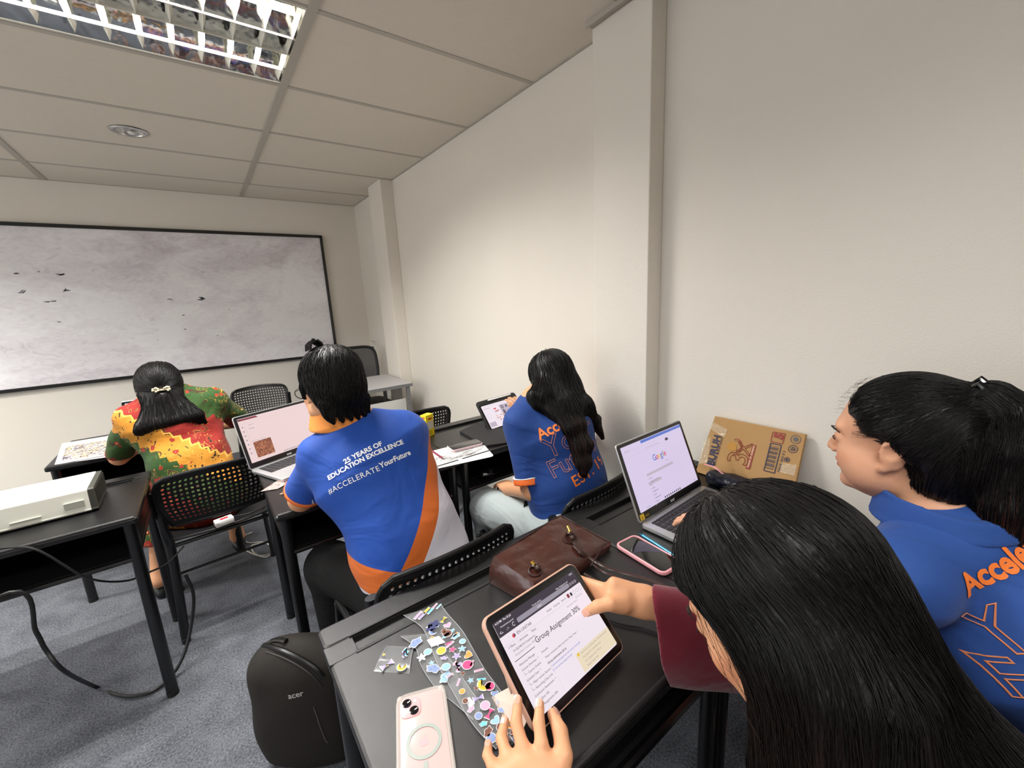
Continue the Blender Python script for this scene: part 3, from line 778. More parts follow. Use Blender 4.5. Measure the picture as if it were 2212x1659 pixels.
n = 5; mb = MB(); mb.add(v, [tuple(range(n)), tuple(range(2 * n - 1, n - 1, -1))] + [(k, n + k, n + (k + 1) % n, (k + 1) % n) for k in range(n)])
v = [(-.105, -.02, -.013), (.10, -.02, -.013), (.085, -.045, -.053), (-.115, -.045, -.053)]
mb.add(v + [(a, b, c - .003) for a, b, c in v], [(0, 1, 2, 3), (7, 6, 5, 4), (0, 4, 5, 1), (1, 5, 6, 2), (2, 6, 7, 3), (3, 7, 4, 0)])
mb.build('folio_cover', mat('folio_fabric', '1a1a1b', .75), t)

def flat_frame(c, yd, z):                       # lying on a table: local y towards yd
    y = nrm([yd[0], yd[1], 0]); return (c[0], c[1], z), np.stack([[y[1], -y[0], 0], y, [0, 0, 1]], 1).tolist()
# phone in a clear case, back up
loc_, rot_ = flat_frame((.176, .517), (.36, .93), TZ + .001)
t = thing('smartphone', 'pale pink smartphone lying back up in a clear case with a magnetic ring', 'phone', loc_, rot=rot_)
M_PK = mat('pink_glass', 'e3b9b7', .16, coat=.5)
M_CLR = mat('clear_case', 'f2ece6', .15, alpha=.42); M_CLR.node_tree.nodes['Principled BSDF'].inputs['Coat Weight'].default_value = 1
plate(t, 'body', M_PK, .0720, .1480, .001, .0088, .012, .0018)
mb = MB()
ol = rrect(-.0385, -.0765, .0385, .0765, .014, 6)
for z, d in ((0, .0), (.006, .0), (.0105, .0)): pass
mb.tube([(x, y, .0052) for x, y in ol], .0036, 8, closed=True, flat=1.35)
for sx in (-1, 1):
    for sy in (-1, 1): mb.ball((sx * .0345, sy * .0725, .006), (.0062, .0062, .0058), 10)
mb.build('clear_bumper', M_CLR, t, smooth=True)
mb = MB(); mb.rbox((-.0345, .0335, .0088), (-.0015, .0680, .0104), .010, .0006); mb.build('camera_bump', mat('pink_camera_bump', 'e2b4b8', .2), t, smooth=True)
for x, y in ((-.0235, .0585), (-.0125, .0430)):
    MB().lathe([(.0074, .0104), (.0074, .0118), (.0064, .0120), (.0060, .0117), (0, .0117)], 22, o=(x, y, 0)).build('camera_lens', mat('lens_glass', '0a0708', .06, spec=.8), t, smooth=True)
mb = MB(); mb.lathe([(.0022, .0104), (.0022, .0108), (0, .0108)], 12, o=(-.0105, .0600, 0)); mb.build('flash', M_WHITE, t)
mb = MB()
n = 40
for r0, r1 in ((.0215, .0270),):
    mb.add([(r * math.cos(2 * math.pi * k / n), -.010 + r * math.sin(2 * math.pi * k / n), z) for r, z in ((r0, .0092), (r0, .0099), (r1, .0099), (r1, .0092)) for k in range(n)],
           [(i * n + k, i * n + (k + 1) % n, (i + 1) * n + (k + 1) % n, (i + 1) * n + k) for i in range(3) for k in range(n)])
mb.box((-.0032, -.062, .0092), (.0032, -.040, .0098))
mb.build('magnet_ring', mat('ring_grey', '9aa49e', .35), t, smooth=True)
pp = Panel(t, None, (0, 0, .0089)); a_ = []
for k in range(26):                              # bitten apple mark on the back
    th = math.pi / 2 + 2 * math.pi * k / 26; r = .0064 * (1 - .13 * math.cos(2 * (th - math.pi / 2))) * (1 - .10 * (abs(th % (2 * math.pi) - math.pi / 2) < .3))
    x, y = r * math.cos(th), -.0115 + r * 1.08 * math.sin(th)
    d = math.hypot(x - .0075, y + .0105)
    if d < .0034: x, y = .0075 + (x - .0075) / d * .0034, -.0105 + (y + .0105) / d * .0034
    a_.append((x, y))
pp.poly('a', a_); pp.poly('a', [(0, -.0040), (.0010, -.0022), (.0030, -.0010), (.0022, -.0034)])
pp.build({'a': ('fruit_mark', mat('mark_pink', 'dfa6ac', .2))})
# phone in a pink case, screen up
loc_, rot_ = flat_frame((.823, .572), (.066, .998), TZ + .001)
t = thing('smartphone', 'smartphone face up with dark glass in a soft pink case beside a blue pen', 'phone', loc_, rot=rot_)
M_PCASE = mat('pink_silicone', 'e8a3ab', .55)
mb = MB(); mb.tube([(x, y, .0058) for x, y in rrect(-.0365, -.0745, .0365, .0745, .014, 6)], .0038, 8, closed=True, flat=1.5); mb.rbox((-.036, -.074, 0), (.036, .074, .003), .012, .001)
mb.build('case', M_PCASE, t, smooth=True)
plate(t, 'body', mat('phone_glass', '060607', .04, spec=.9), .0715, .1475, .003, .0098, .011, .0012)
MB().box((-.005, -.0792, .0045), (.005, -.0780, .0075)).build('charging_port', M_DARK, t)
# phone on the drawing
loc_, rot_ = flat_frame((.889, 1.602), (-.985, .10), TZ + .004)
t = thing('smartphone', 'smartphone with dark screen and pale pink sides lying on the line drawing', 'phone', loc_, rot=rot_)
plate(t, 'case', mat('pale_pink_case', 'd9bfc2', .5), .078, .152, 0, .011, .012, .002)
plate(t, 'screen', mat('phone_glass_dull', '202022', .12, spec=.8), .071, .146, .0105, .0118, .009, .0003)

# ------------------------------------------------------------------ papers and small things
def sheet(name, label, cat, px, z, m, th=.0008, cut=.0, pts=None, group=None):
    P = pts or [onz(x, y, z) for x, y in px]; c = sum(P) / len(P); c[2] = z
    t = thing(name, label, cat, c, group=group); mb = MB(); mb.prism([(q[0] - c[0], q[1] - c[1]) for q in P][::-1] if np.cross((P[1] - P[0])[:2], (P[2] - P[1])[:2]) < 0 else [(q[0] - c[0], q[1] - c[1]) for q in P], 0, th)
    mb.build('paper', m, t); return t, c
A_, B_, C_, D_ = np.array([.715, 1.665, 0]), np.array([.995, 1.648, 0]), np.array([.922, 1.412, 0]), np.array([.640, 1.470, 0])
q = []
for a, b, c in ((D_, A_, B_), (A_, B_, C_), (B_, C_, D_), (C_, D_, A_)):
    for k in range(5):
        s_ = k / 4; u, v_ = nrm(a - b), nrm(c - b); q.append(b + .020 * (u * (1 - s_) ** 2 + v_ * s_ ** 2))
t, c = sheet('drawing_sheet', 'white rounded sheet with a printed leaf outline under the phone and maroon pen', 'paper', None, TZ + .0025, M_WHITE, pts=q)
pn = Panel(t, None, (0, 0, .0009)); ex, ey = nrm(B_ - A_)[:2], nrm(A_ - D_)[:2]
def pq(x, y, z=0): return ((c[0] * 0 + ex[0] * x + ey[0] * y), (ex[1] * x + ey[1] * y))
for r_, e0, e1, k_ in ((.125, 3.5, 5.7, 0), (.115, 3.6, 5.6, .01), (.075, 3.4, 6.1, .0), (.06, 3.6, 6.0, .02)):
    pn.line('k', [pq(.03 + r_ * math.cos(a), .07 + r_ * .95 * math.sin(a)) for a in np.linspace(e0, e1, 22)], .0020)
for cx, cy, rr_ in ((-.075, .01, .016), (-.058, -.022, .016), (-.03, -.045, .014), (.02, -.03, .018), (.05, -.01, .016), (.06, -.045, .014)):
    pn.line('k', [pq(cx + rr_ * math.cos(a) * 1.6, cy + rr_ * math.sin(a) * .6 + .3 * rr_ * math.cos(a)) for a in np.linspace(0, 6.3, 16)], .0018)
    pn.line('k', [pq(cx + rr_ * .5 * math.cos(a) * 1.6, cy + rr_ * .5 * math.sin(a) * .6) for a in np.linspace(0, 5, 12)], .0015)
pn.line('k', [pq(-.125, -.005), pq(-.095, .006), pq(-.11, -.022), pq(-.085, -.012)], .0011)
pn.build({'k': ('line_drawing', mat('print_black', '1c1c20', .6))})
sheet('drawing_sheet', 'white sheet under the elbow of the person in the bright blue shirt', 'paper', [(878, 1000), (905, 965), (925, 975), (905, 1010)], TZ + .0015, M_WHITE)
def pen(label, a, b, r, m, tip=None, name='pen', cat='pen'):
    a, b = np.array(a, float), np.array(b, float); d = nrm(b - a)
    t = thing(name, label, cat, a); L_ = np.linalg.norm(b - a)
    MB().tube([d * 0, d * L_ * .9], r, 10).build('barrel', m, t, smooth=True)
    MB().tube([d * L_ * .9, d * L_ * .97, d * L_], [r, r * .4, r * .15], 10).build('tip', tip or m, t, smooth=True)
    return t
pen('maroon pen lying across the line drawing', onz(927, 970, TZ + .008), onz(958, 991, TZ + .008), .0042, mat('maroon_plastic', '7d2741', .35))
pen('metallic blue pen lying between the pink phone and the silver laptop', onz(1475, 1212, TZ + .007), onz(1380, 1152, TZ + .007), .0048, mat('metallic_blue', '3f93b8', .22, metal=.7))
M_WOODTIP = mat('pencil_wood', 'd9a887', .6)
pen('dark coloured pencil, the longer of two by the elbow in bright blue', onz(668, 1050, TZ + .005), onz(604, 1068, TZ + .005), .0038, mat('pencil_dark', '3a1f2c', .4), M_WOODTIP, 'pencil', 'pencil')
pen('black coloured pencil, the shorter and nearer of two by the elbow in bright blue', onz(660, 1062, TZ + .005), onz(614, 1073, TZ + .005), .0038, mat('pencil_black', '1d1a20', .4), M_WOODTIP, 'pencil', 'pencil')

def photo_mat(name, cols, scale=14, dist=2.0, rough=.35):
    m = mat(name, cols[0], rough); nt = m.node_tree; N, L = nt.nodes, nt.links
    tc = N.new('ShaderNodeTexCoord'); nz = N.new('ShaderNodeTexNoise'); nz.inputs['Scale'].default_value = scale; nz.inputs['Distortion'].default_value = dist; nz.inputs['Detail'].default_value = 3
    rp = N.new('ShaderNodeValToRGB'); rp.color_ramp.interpolation = 'CONSTANT'; e = rp.color_ramp.elements
    while len(e) < len(cols): e.new(.5)
    for k, c in enumerate(cols): e[k].position = .30 + .42 * k / len(cols) if k else 0; e[k].color = srgb(c)
    L.new(tc.outputs['Object'], nz.inputs['Vector']); L.new(nz.outputs['Fac'], rp.inputs['Fac']); L.new(rp.outputs[0], N['Principled BSDF'].inputs['Base Color'])
    return m
M_PRINT = photo_mat('colour_print', ('564f5e', '8d8594', 'f0e6cc', '3d3a48', 'e6c78f', 'cfc9d2'), 16, 2.5)
t, c = sheet('printed_sheet', 'white-bordered colour print lying on the front row desk', 'paper', [(118, 1004), (134, 958), (246, 940), (256, 984)], TZ + .003, M_WHITE)
P = [onz(x, y, TZ + .004) - c for x, y in ((133, 996), (142, 965), (243, 948), (252, 978))]
mb = MB(); mb.add([(a[0], a[1], .0011) for a in P], [(0, 1, 2, 3)]); mb.build('print', M_PRINT, t)
t, c = sheet('printed_sheet', 'curled pink-cornered print lying under the other one on the front row desk', 'paper', [(205, 957), (239, 938), (262, 940), (240, 962)], TZ + .0015, mat('pink_paper', 'd98fbf', .6))
t, c = sheet('printed_sheet', 'small dark photo strip at the left corner of the middle desk', 'paper', [(563, 1062), (597, 1040), (632, 1038), (600, 1056)], TZ + .002, photo_mat('photo_strip', ('3a3238', 'c9a79b', '5f5660', 'e6d8cf', '2a262c'), 45, 2))

# yellow drink carton
t = thing('drink_carton', 'small yellow drink carton standing on the desk behind the white drawing', 'carton', (.842, 1.888, TZ), math.radians(22))
M_YEL = mat('carton_yellow', 'ecd21f', .4)
mb = MB(); mb.box((-.027, -.019, 0), (.027, .019, .112)); mb.build('box', M_YEL, t, bevel=.0015)
pf = Panel(t, np.stack([[1, 0, 0], [0, 0, 1], [0, -1, 0]], 1), (0, -.019, .056))
pf.rect('silver', -.021, -.018, .023, .022, z=.0003); pf.rect('red', -.012, .030, .016, .039, z=.0003, r=.004)
for k in range(6): pf.rect('green', -.018, -.028 - .004 * k, .014 - .004 * (k % 3), -.0265 - .004 * k)
for k in range(5): pf.rect('w', -.018, .014 - .006 * k, .018 - .008 * (k % 2), .016 - .006 * k, z=.0006)
ps = Panel(t, np.stack([[0, -1, 0], [0, 0, 1], [-1, 0, 0]], 1), (-.027, 0, .056))
ps.poly('green', circ(0, .014, .013, 14, .016)); ps.text('w', 'Lemon', -.012, .012, .009, z=.0008, bold=.0004)
ps.poly('orange', circ(.002, -.022, .013, 14, .018), .0003); ps.poly('w', circ(.004, -.044, .008, 10, .007), .0006); ps.poly('red', circ(0, .043, .012, 10, .005)); ps.text('w', 'NEW', -.009, .041, .006, z=.0008)
pt = Panel(t, None, (0, 0, .112)); pt.poly('w', circ(.008, .002, .0045, 10)); pt.rect('red', -.022, -.012, -.006, -.006)
PN = {'silver': ('nutrition_panel', mat('carton_silver', 'c9c8b8', .35)), 'red': ('red_badge', mat('carton_red', 'b23a2c', .5)), 'green': ('green_print', mat('carton_green', '4d7a2c', .5)), 'w': ('lettering', M_WHITE), 'orange': ('orange_print', mat('carton_orange', 'ee8f2a', .5))}
for x in (pf, ps, pt): x.build(PN)

# projector with its lead, carton of masks behind
P0, P1 = onz(210, 1104, TZ), onz(231, 1044, TZ)
pw, pd, ph = .345, .225, .088
t = thing('projector', 'white projector with dark side grille on the left desk', 'projector', (-.393, 1.975, TZ), math.radians(1.5))
mb = MB(); pr_ = [(0.0, .016), (-.002, .010), (.010, .004), (pd, .004), (pd + .006, .03), (pd - .010, ph), (.012, ph), (.006, ph - .004)]
mb.add([(x, y, z) for x in (-pw, -.012) for y, z in pr_], [tuple(range(8))[::-1], tuple(range(8, 16))] + [(k, 8 + k, 8 + (k + 1) % 8, (k + 1) % 8) for k in range(8)])
mb.build('housing', mat('projector_white', 'ecece0', .38), t, bevel=.003)
mb = MB(); mb.add([(x, y * .985 + .0015 if x > -.01 else y, z * .97 + .001) for x in (-.012, .004) for y, z in pr_], [tuple(range(8))[::-1], tuple(range(8, 16))] + [(k, 8 + k, 8 + (k + 1) % 8, (k + 1) % 8) for k in range(8)])
for k in range(14): mb.box((.004, .02 + .0145 * k, .018), (.0065, .023 + .0145 * k, .078))
mb.build('side_grille', mat('grille_dark', '34352f', .6), t, bevel=.001)
mb = MB(); mb.box((-.20, -.003, .026), (-.13, .004, .031)); mb.box((-pw + .02, -.0015, .012), (-.03, .002, .014)); mb.box((-.075, -.002, .030), (-.025, .004, .052)); mb.build('port_panel', mat('projector_grey', 'b3b4a8', .5), t)
mb = MB(); mb.rbox((-.15, .10, ph), (-.11, .104, ph + .0006), .001, .0001); mb.build('faint_print', mat('print_grey', '9c9c90', .5), t)
pq_ = Panel(t, None, (-.20, .112, ph + .0003))
for k, wd_ in enumerate((.004, .006, .005, .004, .007, .005)): pq_.rect('w', .010 * k, .001 * (k % 2), .010 * k + wd_, .0035); pq_.build({'w': ('faint_print', mat('print_grey', '9c9c90', .5))})
for x in (-pw + .04, -.05):
    for y in (.03, .19): MB().lathe([(.010, 0), (.012, .002), (.012, .005), (0, .005)], 12, o=(x, y, 0)).build('foot', M_DARK, t)
# plug seated in the back
mb = MB(); mb.rbox((-.365 + .06, -.040, .022), (-.332 + .06, .0, .042), .003, .002); pl = mb.build('cable_plug', mat('vga_plug_blue', '5d8fbb', .45), t, smooth=True)
t = thing('mask_carton', 'yellow cardboard carton standing behind the projector', 'carton', (-.865, 2.14, TZ), math.radians(6))
MB().box((-.09, -.035, 0), (.11, .035, .105)).build('box', mat('carton_yellow2', 'ead71f', .45), t, bevel=.002)
pf = Panel(t, np.stack([[1, 0, 0], [0, 0, 1], [0, -1, 0]], 1), (0, -.035, .05))
pf.rect('brown', -.05, -.02, .085, .043); pf.poly('yellow', circ(.035, .0, .05, 16, .036), .0005); pf.rect('red', -.01, .012, .075, .026, z=.0007, r=.005); pf.text('w', 'delicious', .0, .015, .012, z=.0010)
pf.build({'brown': ('print_band', mat('carton_olive', '9b8f24', .5)), 'yellow': ('print_oval', M_YEL), 'red': ('red_badge', PN['red'][1]), 'w': ('lettering', M_WHITE)})
mb = MB(); n = 8
mb.add([(-.085 + .17 * i / n, -.045 + .09 * j / n, .014 * math.sin(math.pi * j / n) + .004 * math.sin(7 * j / n + i)) for i in range(n + 1) for j in range(n + 1)], [(i * (n + 1) + j, (i + 1) * (n + 1) + j, (i + 1) * (n + 1) + j + 1, i * (n + 1) + j + 1) for i in range(n) for j in range(n)])
o = mb.build('face_mask', mat('mask_cyan', '48c9cf', .7), None, smooth=True); o.location = (-.845, 2.065, TZ + .105 + .0); o.location = (-.70, 2.25, TZ + .006)
o.location = (-.80, 2.045, TZ + .09); tag(o, 'turquoise cloth face mask draped behind the projector', 'mask')
so = o.modifiers.new('s', 'SOLIDIFY'); so.thickness = .002

def cable(label, pts, r, m, name='cable', sp=8):
    P = spline(pts, sp); o = MB().tube([p - np.array(pts[0]) for p in P], r, 8).build(name, m, None, smooth=True)
    o.location = tuple(pts[0]); return tag(o, label, 'cable')
M_CABLE = mat('black_cable', '141416', .45)
pg = np.array([-.393 - .2885, 1.975 - .047, TZ + .032])
e0 = onz(10, 1135, TZ + .02)
cable('thin dark cable running from the projector over the near desk edge', [pg, pg + (-.0, -.035, .002), pg + (.03, -.085, -.018), (-.56, 1.82, TZ + .006), (-.50, 1.795, TZ - .02), (-.42, 1.80, .58), (-.35, 1.86, .50), (-.30, 1.95, .46), (-.25, 2.02, .44), (-.20, 2.10, .452)], .0035, M_CABLE)
cb = [(-1.02, 1.79, .60), (-.93, 1.78, .50)] + [ony(px, py, 1.80) for px, py in ((20, 1280), (78, 1365), (100, 1405), (140, 1450))] + [onz(px, py, .012) for px, py in ((205, 1483), (262, 1503), (310, 1500), (345, 1483))] + [onz(378, 1450, .03), onz(402, 1400, .09), onz(416, 1330, .20), onz(417, 1280, .30), onz(400, 1240, .40)]
cb[2:6] = [np.array(q) for q in cb[2:6]]
cable('thick black cable sagging from the left desk to the floor and up to the chair', cb, .0062, M_CABLE)
# extension socket on the chair seat and its leads
t = thing('extension_socket', 'white extension socket with red switches on the perforated chair seat', 'socket', tuple(onz(484, 1126, .478)), math.radians(12))
mb = MB(); mb.rbox((-.036, -.022, -.012), (.036, .022, .014), .006, .004); mb.build('body', mat('socket_white', 'e9e6e2', .4), t, smooth=True)
mb = MB(); mb.box((-.014, -.010, .014), (.016, .004, .017)); mb.build('switch', mat('switch_red', 'c4303c', .4), t)
s0 = onz(500, 1116, .476)
cable('black lead of the extension socket lying on the chair seat', [s0, onz(525, 1112, .478), onz(560, 1100, .475), onz(590, 1080, .45)], .003, M_CABLE)
cw = [onz(x, y, .006) for x, y in ((520, 1140), (512, 1165), (525, 1185), (560, 1200), (590, 1192), (580, 1175), (545, 1178), (550, 1195), (575, 1203), (592, 1188), (570, 1172), (535, 1172), (528, 1158), (545, 1150))]
cable('loose coils of pale grey cable on the carpet beyond the chair by the left desk', cw, .004, mat('white_cable', 'c9c6bd', .5))

# crumpled tissue by the carton and a wrapper in the book box
def crumple(label, c, r, m, name, cat, seed, flat=.55):
    mb = MB(); mb.ball((0, 0, 0), r, 14); rng = random.Random(seed)
    for i, v in enumerate(mb.v):
        v = Vector(v); n_ = noise.noise(v * (2.2 / r) + Vector((seed, 0, 0))); n2 = noise.noise(v * (5.5 / r) + Vector((0, seed, 0)))
        v *= 1 + .55 * n_ + .25 * n2; mb.v[i] = (v.x, v.y, v.z * flat)
    zmin = min(v[2] for v in mb.v); mb.v = [(v[0], v[1], v[2] - zmin) for v in mb.v]
    o = mb.build(name, m, None); o.location = tuple(c); return tag(o, label, cat)
crumple('crumpled white tissue, larger one leaning against the yellow carton', onz(917, 950, TZ), .024, M_WHITE, 'tissue', 'tissue', 3)
crumple('small white tissue ball behind the blue shoulder', onz(899, 935, TZ), .018, M_WHITE, 'tissue', 'tissue', 5)
crumple('black crumpled plastic in the open box of the desk by the wall', (.97, 1.545, .589), .045, mat('black_film', '151515', .3), 'plastic_wrapper', 'wrapper', 8, .35)
# ------------------------------------------------------------------ sculpting: smooth unions of rounded volumes, meshed on a grid
def _seg(P, a, b):
    ba = b - a; t = np.clip(((P - a) @ ba) / max(ba @ ba, 1e-12), 0, 1); return t
class Sculpt:
    def __init__(s): s.p = []; s.R = np.eye(3); s.t = np.zeros(3); s.s = 1.0
    def frame(s, R=None, t=(0, 0, 0), sc=1.0):
        s.R = np.eye(3) if R is None else np.array(R, float); s.t = np.array(t, float); s.s = sc; return s
    def W(s, p): return s.t + s.R @ (np.array(p, float) * s.s)
    def _add(s, fn, c, r, k, op): s.p.append((fn, np.array(c, float), float(r), k, op)); return s
    def cone(s, a, b, ra, rb, k=.01, op='u', flat=None):
        a, b = s.W(a), s.W(b); ra *= s.s; rb *= s.s
        def fn(P):
            t = _seg(P, a, b); return np.linalg.norm(P - (a + t[:, None] * (b - a)), axis=1) - (ra + t * (rb - ra))
        if flat is not None:                    # flat = 1: b end cut off flat
            d = nrm(b - a)
            f0 = fn
            fn = lambda P: np.maximum(f0(P), (P - b) @ d)
        return s._add(fn, (a + b) / 2, np.linalg.norm(b - a) / 2 + max(ra, rb), k, op)
    def chain(s, pts, rs, k=.01, op='u'):
        for i in range(len(pts) - 1): s.cone(pts[i], pts[i + 1], rs[i], rs[i + 1], k if i == 0 else min(k, .006), op)
        return s
    def ell(s, c, r, k=.01, op='u', rot=None):
        c = s.W(c); r = np.array(r if hasattr(r, '__len__') else (r, r, r), float) * s.s
        R = s.R if rot is None else s.R @ np.array(rot)
        def fn(P):
            q = (P - c) @ R; k0 = np.linalg.norm(q / r, axis=1); k1 = np.linalg.norm(q / (r * r), axis=1) + 1e-9
            return k0 * (k0 - 1) / k1
        return s._add(fn, c, r.max(), k, op)
    def box(s, c, h, rd=.01, k=.01, op='u', rot=None):
        c = s.W(c); h = np.array(h, float) * s.s - rd; R = s.R if rot is None else s.R @ np.array(rot)
        def fn(P):
            q = np.abs((P - c) @ R) - h
            return np.linalg.norm(np.maximum(q, 0), axis=1) + np.minimum(q.max(1), 0) - rd
        return s._add(fn, c, np.linalg.norm(h) + rd, k, op)
    def loft(s, a, b, side, sa, sb, k=.02, op='u'):
        "elliptic limb or trunk piece: half widths along side and across it at both ends"
        a, b = s.W(a), s.W(b); side = s.R @ nrm(side); ax = nrm(b - a); side = nrm(side - (side @ ax) * ax); dp = np.cross(ax, side)
        sa, sb = np.array(sa, float) * s.s, np.array(sb, float) * s.s
        def fn(P):
            t = _seg(P, a, b); q = P - (a + t[:, None] * (b - a)); r = sa + t[:, None] * (sb - sa)
            rx, ry = r[:, 0], r[:, 1]; rz = np.minimum(rx, ry) * .8
            u, v, w_ = q @ side / rx, q @ dp / ry, q @ ax / rz
            k0 = np.sqrt(u * u + v * v + w_ * w_); k1 = np.sqrt((u / rx) ** 2 + (v / ry) ** 2 + (w_ / rz) ** 2) + 1e-9
            return k0 * (k0 - 1) / k1
        return s._add(fn, (a + b) / 2, np.linalg.norm(b - a) / 2 + max(sa.max(), sb.max()), k, op)
    def cut(s, o, n, k=.004):                   # remove the half space on the side n points to
        o = s.W(o); n = s.R @ nrm(n); return s._add(lambda P: (P - o) @ n, o, 1e9, k, 'i')
    def eval(s, P, c=None, rad=0.0):
        d = np.full(len(P), 9.0)
        for fn, pc, r, k, op in s.p:
            if c is not None and r < 1e8 and np.linalg.norm(pc - c) - r > rad + k + .03: continue
            q = fn(P); k = max(k, 1e-5)
            if op == 'u': h = np.clip(.5 + .5 * (d - q) / k, 0, 1); d = d + (q - d) * h - k * h * (1 - h)
            elif op == 's': q = -q; h = np.clip(.5 - .5 * (d - q) / k, 0, 1); d = d + (q - d) * h + k * h * (1 - h)
            else: h = np.clip(.5 - .5 * (d - q) / k, 0, 1); d = d + (q - d) * h + k * h * (1 - h)
        return d
    def bounds(s):
        lo, hi = np.full(3, 9e9), np.full(3, -9e9)
        for fn, c, r, k, op in s.p:
            if op == 'u': lo = np.minimum(lo, c - r); hi = np.maximum(hi, c + r)
        return lo - .02, hi + .02
    def mesh(s, h, smooth=1, deform=None):
        lo, hi = s.bounds(); n = np.ceil((hi - lo) / h).astype(int) + 2; B = 14
        V = np.full(n, 1.0, np.float32); nb = -(-n // B); br = B * h * math.sqrt(3) / 2
        cs = np.stack(np.meshgrid(*[np.arange(m) for m in nb], indexing='ij'), -1).reshape(-1, 3)
        cw = lo + (cs * B + B / 2) * h
        dc = s.eval(cw); near = np.abs(dc) < br * 1.7 + .02
        for c, w_, d in zip(cs, cw, dc):
            a = c * B; b = np.minimum(a + B, n)
            if abs(d) >= br * 1.7 + .02:
                if d < 0: V[a[0]:b[0], a[1]:b[1], a[2]:b[2]] = -1
                continue
            g = np.stack(np.meshgrid(*[lo[i] + np.arange(a[i], b[i]) * h for i in range(3)], indexing='ij'), -1).reshape(-1, 3)
            q = s.eval(g, w_, br)
            if deform is not None: q = q + deform(g)
            V[a[0]:b[0], a[1]:b[1], a[2]:b[2]] = q.reshape(b - a)
        v, f = nets(V); v = lo + v * h
        if smooth and len(v):                   # relax the grid steps
            e = np.concatenate([f[:, [0, 1]], f[:, [1, 2]], f[:, [2, 3]], f[:, [3, 0]]])
            for _ in range(smooth):
                acc = np.zeros_like(v); cnt = np.zeros(len(v))
                for a, b in ((0, 1), (1, 0)):
                    for i in range(3): acc[:, i] += np.bincount(e[:, a], v[e[:, b], i], len(v))
                    cnt += np.bincount(e[:, a], minlength=len(v))
                v = .5 * v + .5 * acc / np.maximum(cnt, 1)[:, None]
        return v, f
    def grad(s, P, e=.002):
        g = np.zeros_like(P)
        for i in range(3):
            o = np.zeros(3); o[i] = e; g[:, i] = s.eval(P + o) - s.eval(P - o)
        return g / (np.linalg.norm(g, axis=1)[:, None] + 1e-9)
def nets(V):
    S = V < 0
    c = [S[i:S.shape[0] - 1 + i, j:S.shape[1] - 1 + j, k:S.shape[2] - 1 + k] for i in (0, 1) for j in (0, 1) for k in (0, 1)]
    al = c[0].copy(); an = c[0].copy()
    for q in c[1:]: al &= q; an |= q
    act = np.argwhere(an & ~al); idx = np.full(np.array(V.shape) - 1, -1, np.int64); idx[tuple(act.T)] = np.arange(len(act))
    co = [(i, j, k) for i in (0, 1) for j in (0, 1) for k in (0, 1)]
    val = [V[tuple((act + o).T)] for o in co]
    acc = np.zeros((len(act), 3)); cnt = np.zeros(len(act))
    for a in range(8):
        for b in range(a + 1, 8):
            d = np.array(co[b]) - co[a]
            if np.abs(d).sum() != 1: continue
            m = (val[a] < 0) != (val[b] < 0)
            t = np.where(m, val[a] / np.where(val[a] == val[b], 1, val[a] - val[b]), 0)
            p = np.array(co[a]) + t[:, None] * d; acc += p * m[:, None]; cnt += m
    v = act + acc / np.maximum(cnt, 1)[:, None]; F = []
    for ax in range(3):
        sl0 = [slice(1, -1)] * 3; sl1 = [slice(1, -1)] * 3; sl0[ax] = slice(0, -1); sl1[ax] = slice(1, None)
        A, Bq = S[tuple(sl0)], S[tuple(sl1)]; ch = np.argwhere(A != Bq)
        if not len(ch): continue
        fl = A[tuple(ch.T)]; g = ch + 1; g[:, ax] -= 1
        u, w_ = (ax + 1) % 3, (ax + 2) % 3; eu = np.zeros(3, int); ew = np.zeros(3, int); eu[u] = 1; ew[w_] = 1
        q = np.stack([idx[tuple((g - eu - ew).T)], idx[tuple((g - ew).T)], idx[tuple(g.T)], idx[tuple((g - eu).T)]], 1)
        q[~fl] = q[~fl][:, ::-1]; F.append(q)
    F = np.concatenate(F); return v, F[(F >= 0).all(1)]

def skin(name, S, h, m, parent=None, origin=None, smooth=1, tint=None, deform=None):
    v, f = S.mesh(h, smooth, deform); o0 = np.zeros(3) if origin is None else np.array(origin)
    me = bpy.data.meshes.new(name); me.vertices.add(len(v)); me.vertices.foreach_set('co', (v - o0).astype(np.float32).ravel())
    me.loops.add(4 * len(f)); me.loops.foreach_set('vertex_index', f.astype(np.int32).ravel())
    me.polygons.add(len(f)); me.polygons.foreach_set('loop_start', np.arange(0, 4 * len(f), 4, dtype=np.int32))
    me.update(calc_edges=True); me.polygons.foreach_set('use_smooth', [True] * len(f))
    if tint is not None:
        c = np.ones((len(v), 4), np.float32); c[:, :3] = tint(v)
        a = me.color_attributes.new('tint', 'FLOAT_COLOR', 'POINT'); a.data.foreach_set('color', c.ravel())
    me.materials.append(m); me.validate()
    o = bpy.data.objects.new(name, me); COL.objects.link(o)
    if parent is not None: o.parent = parent
    elif origin is not None: o.location = tuple(o0)
    return o

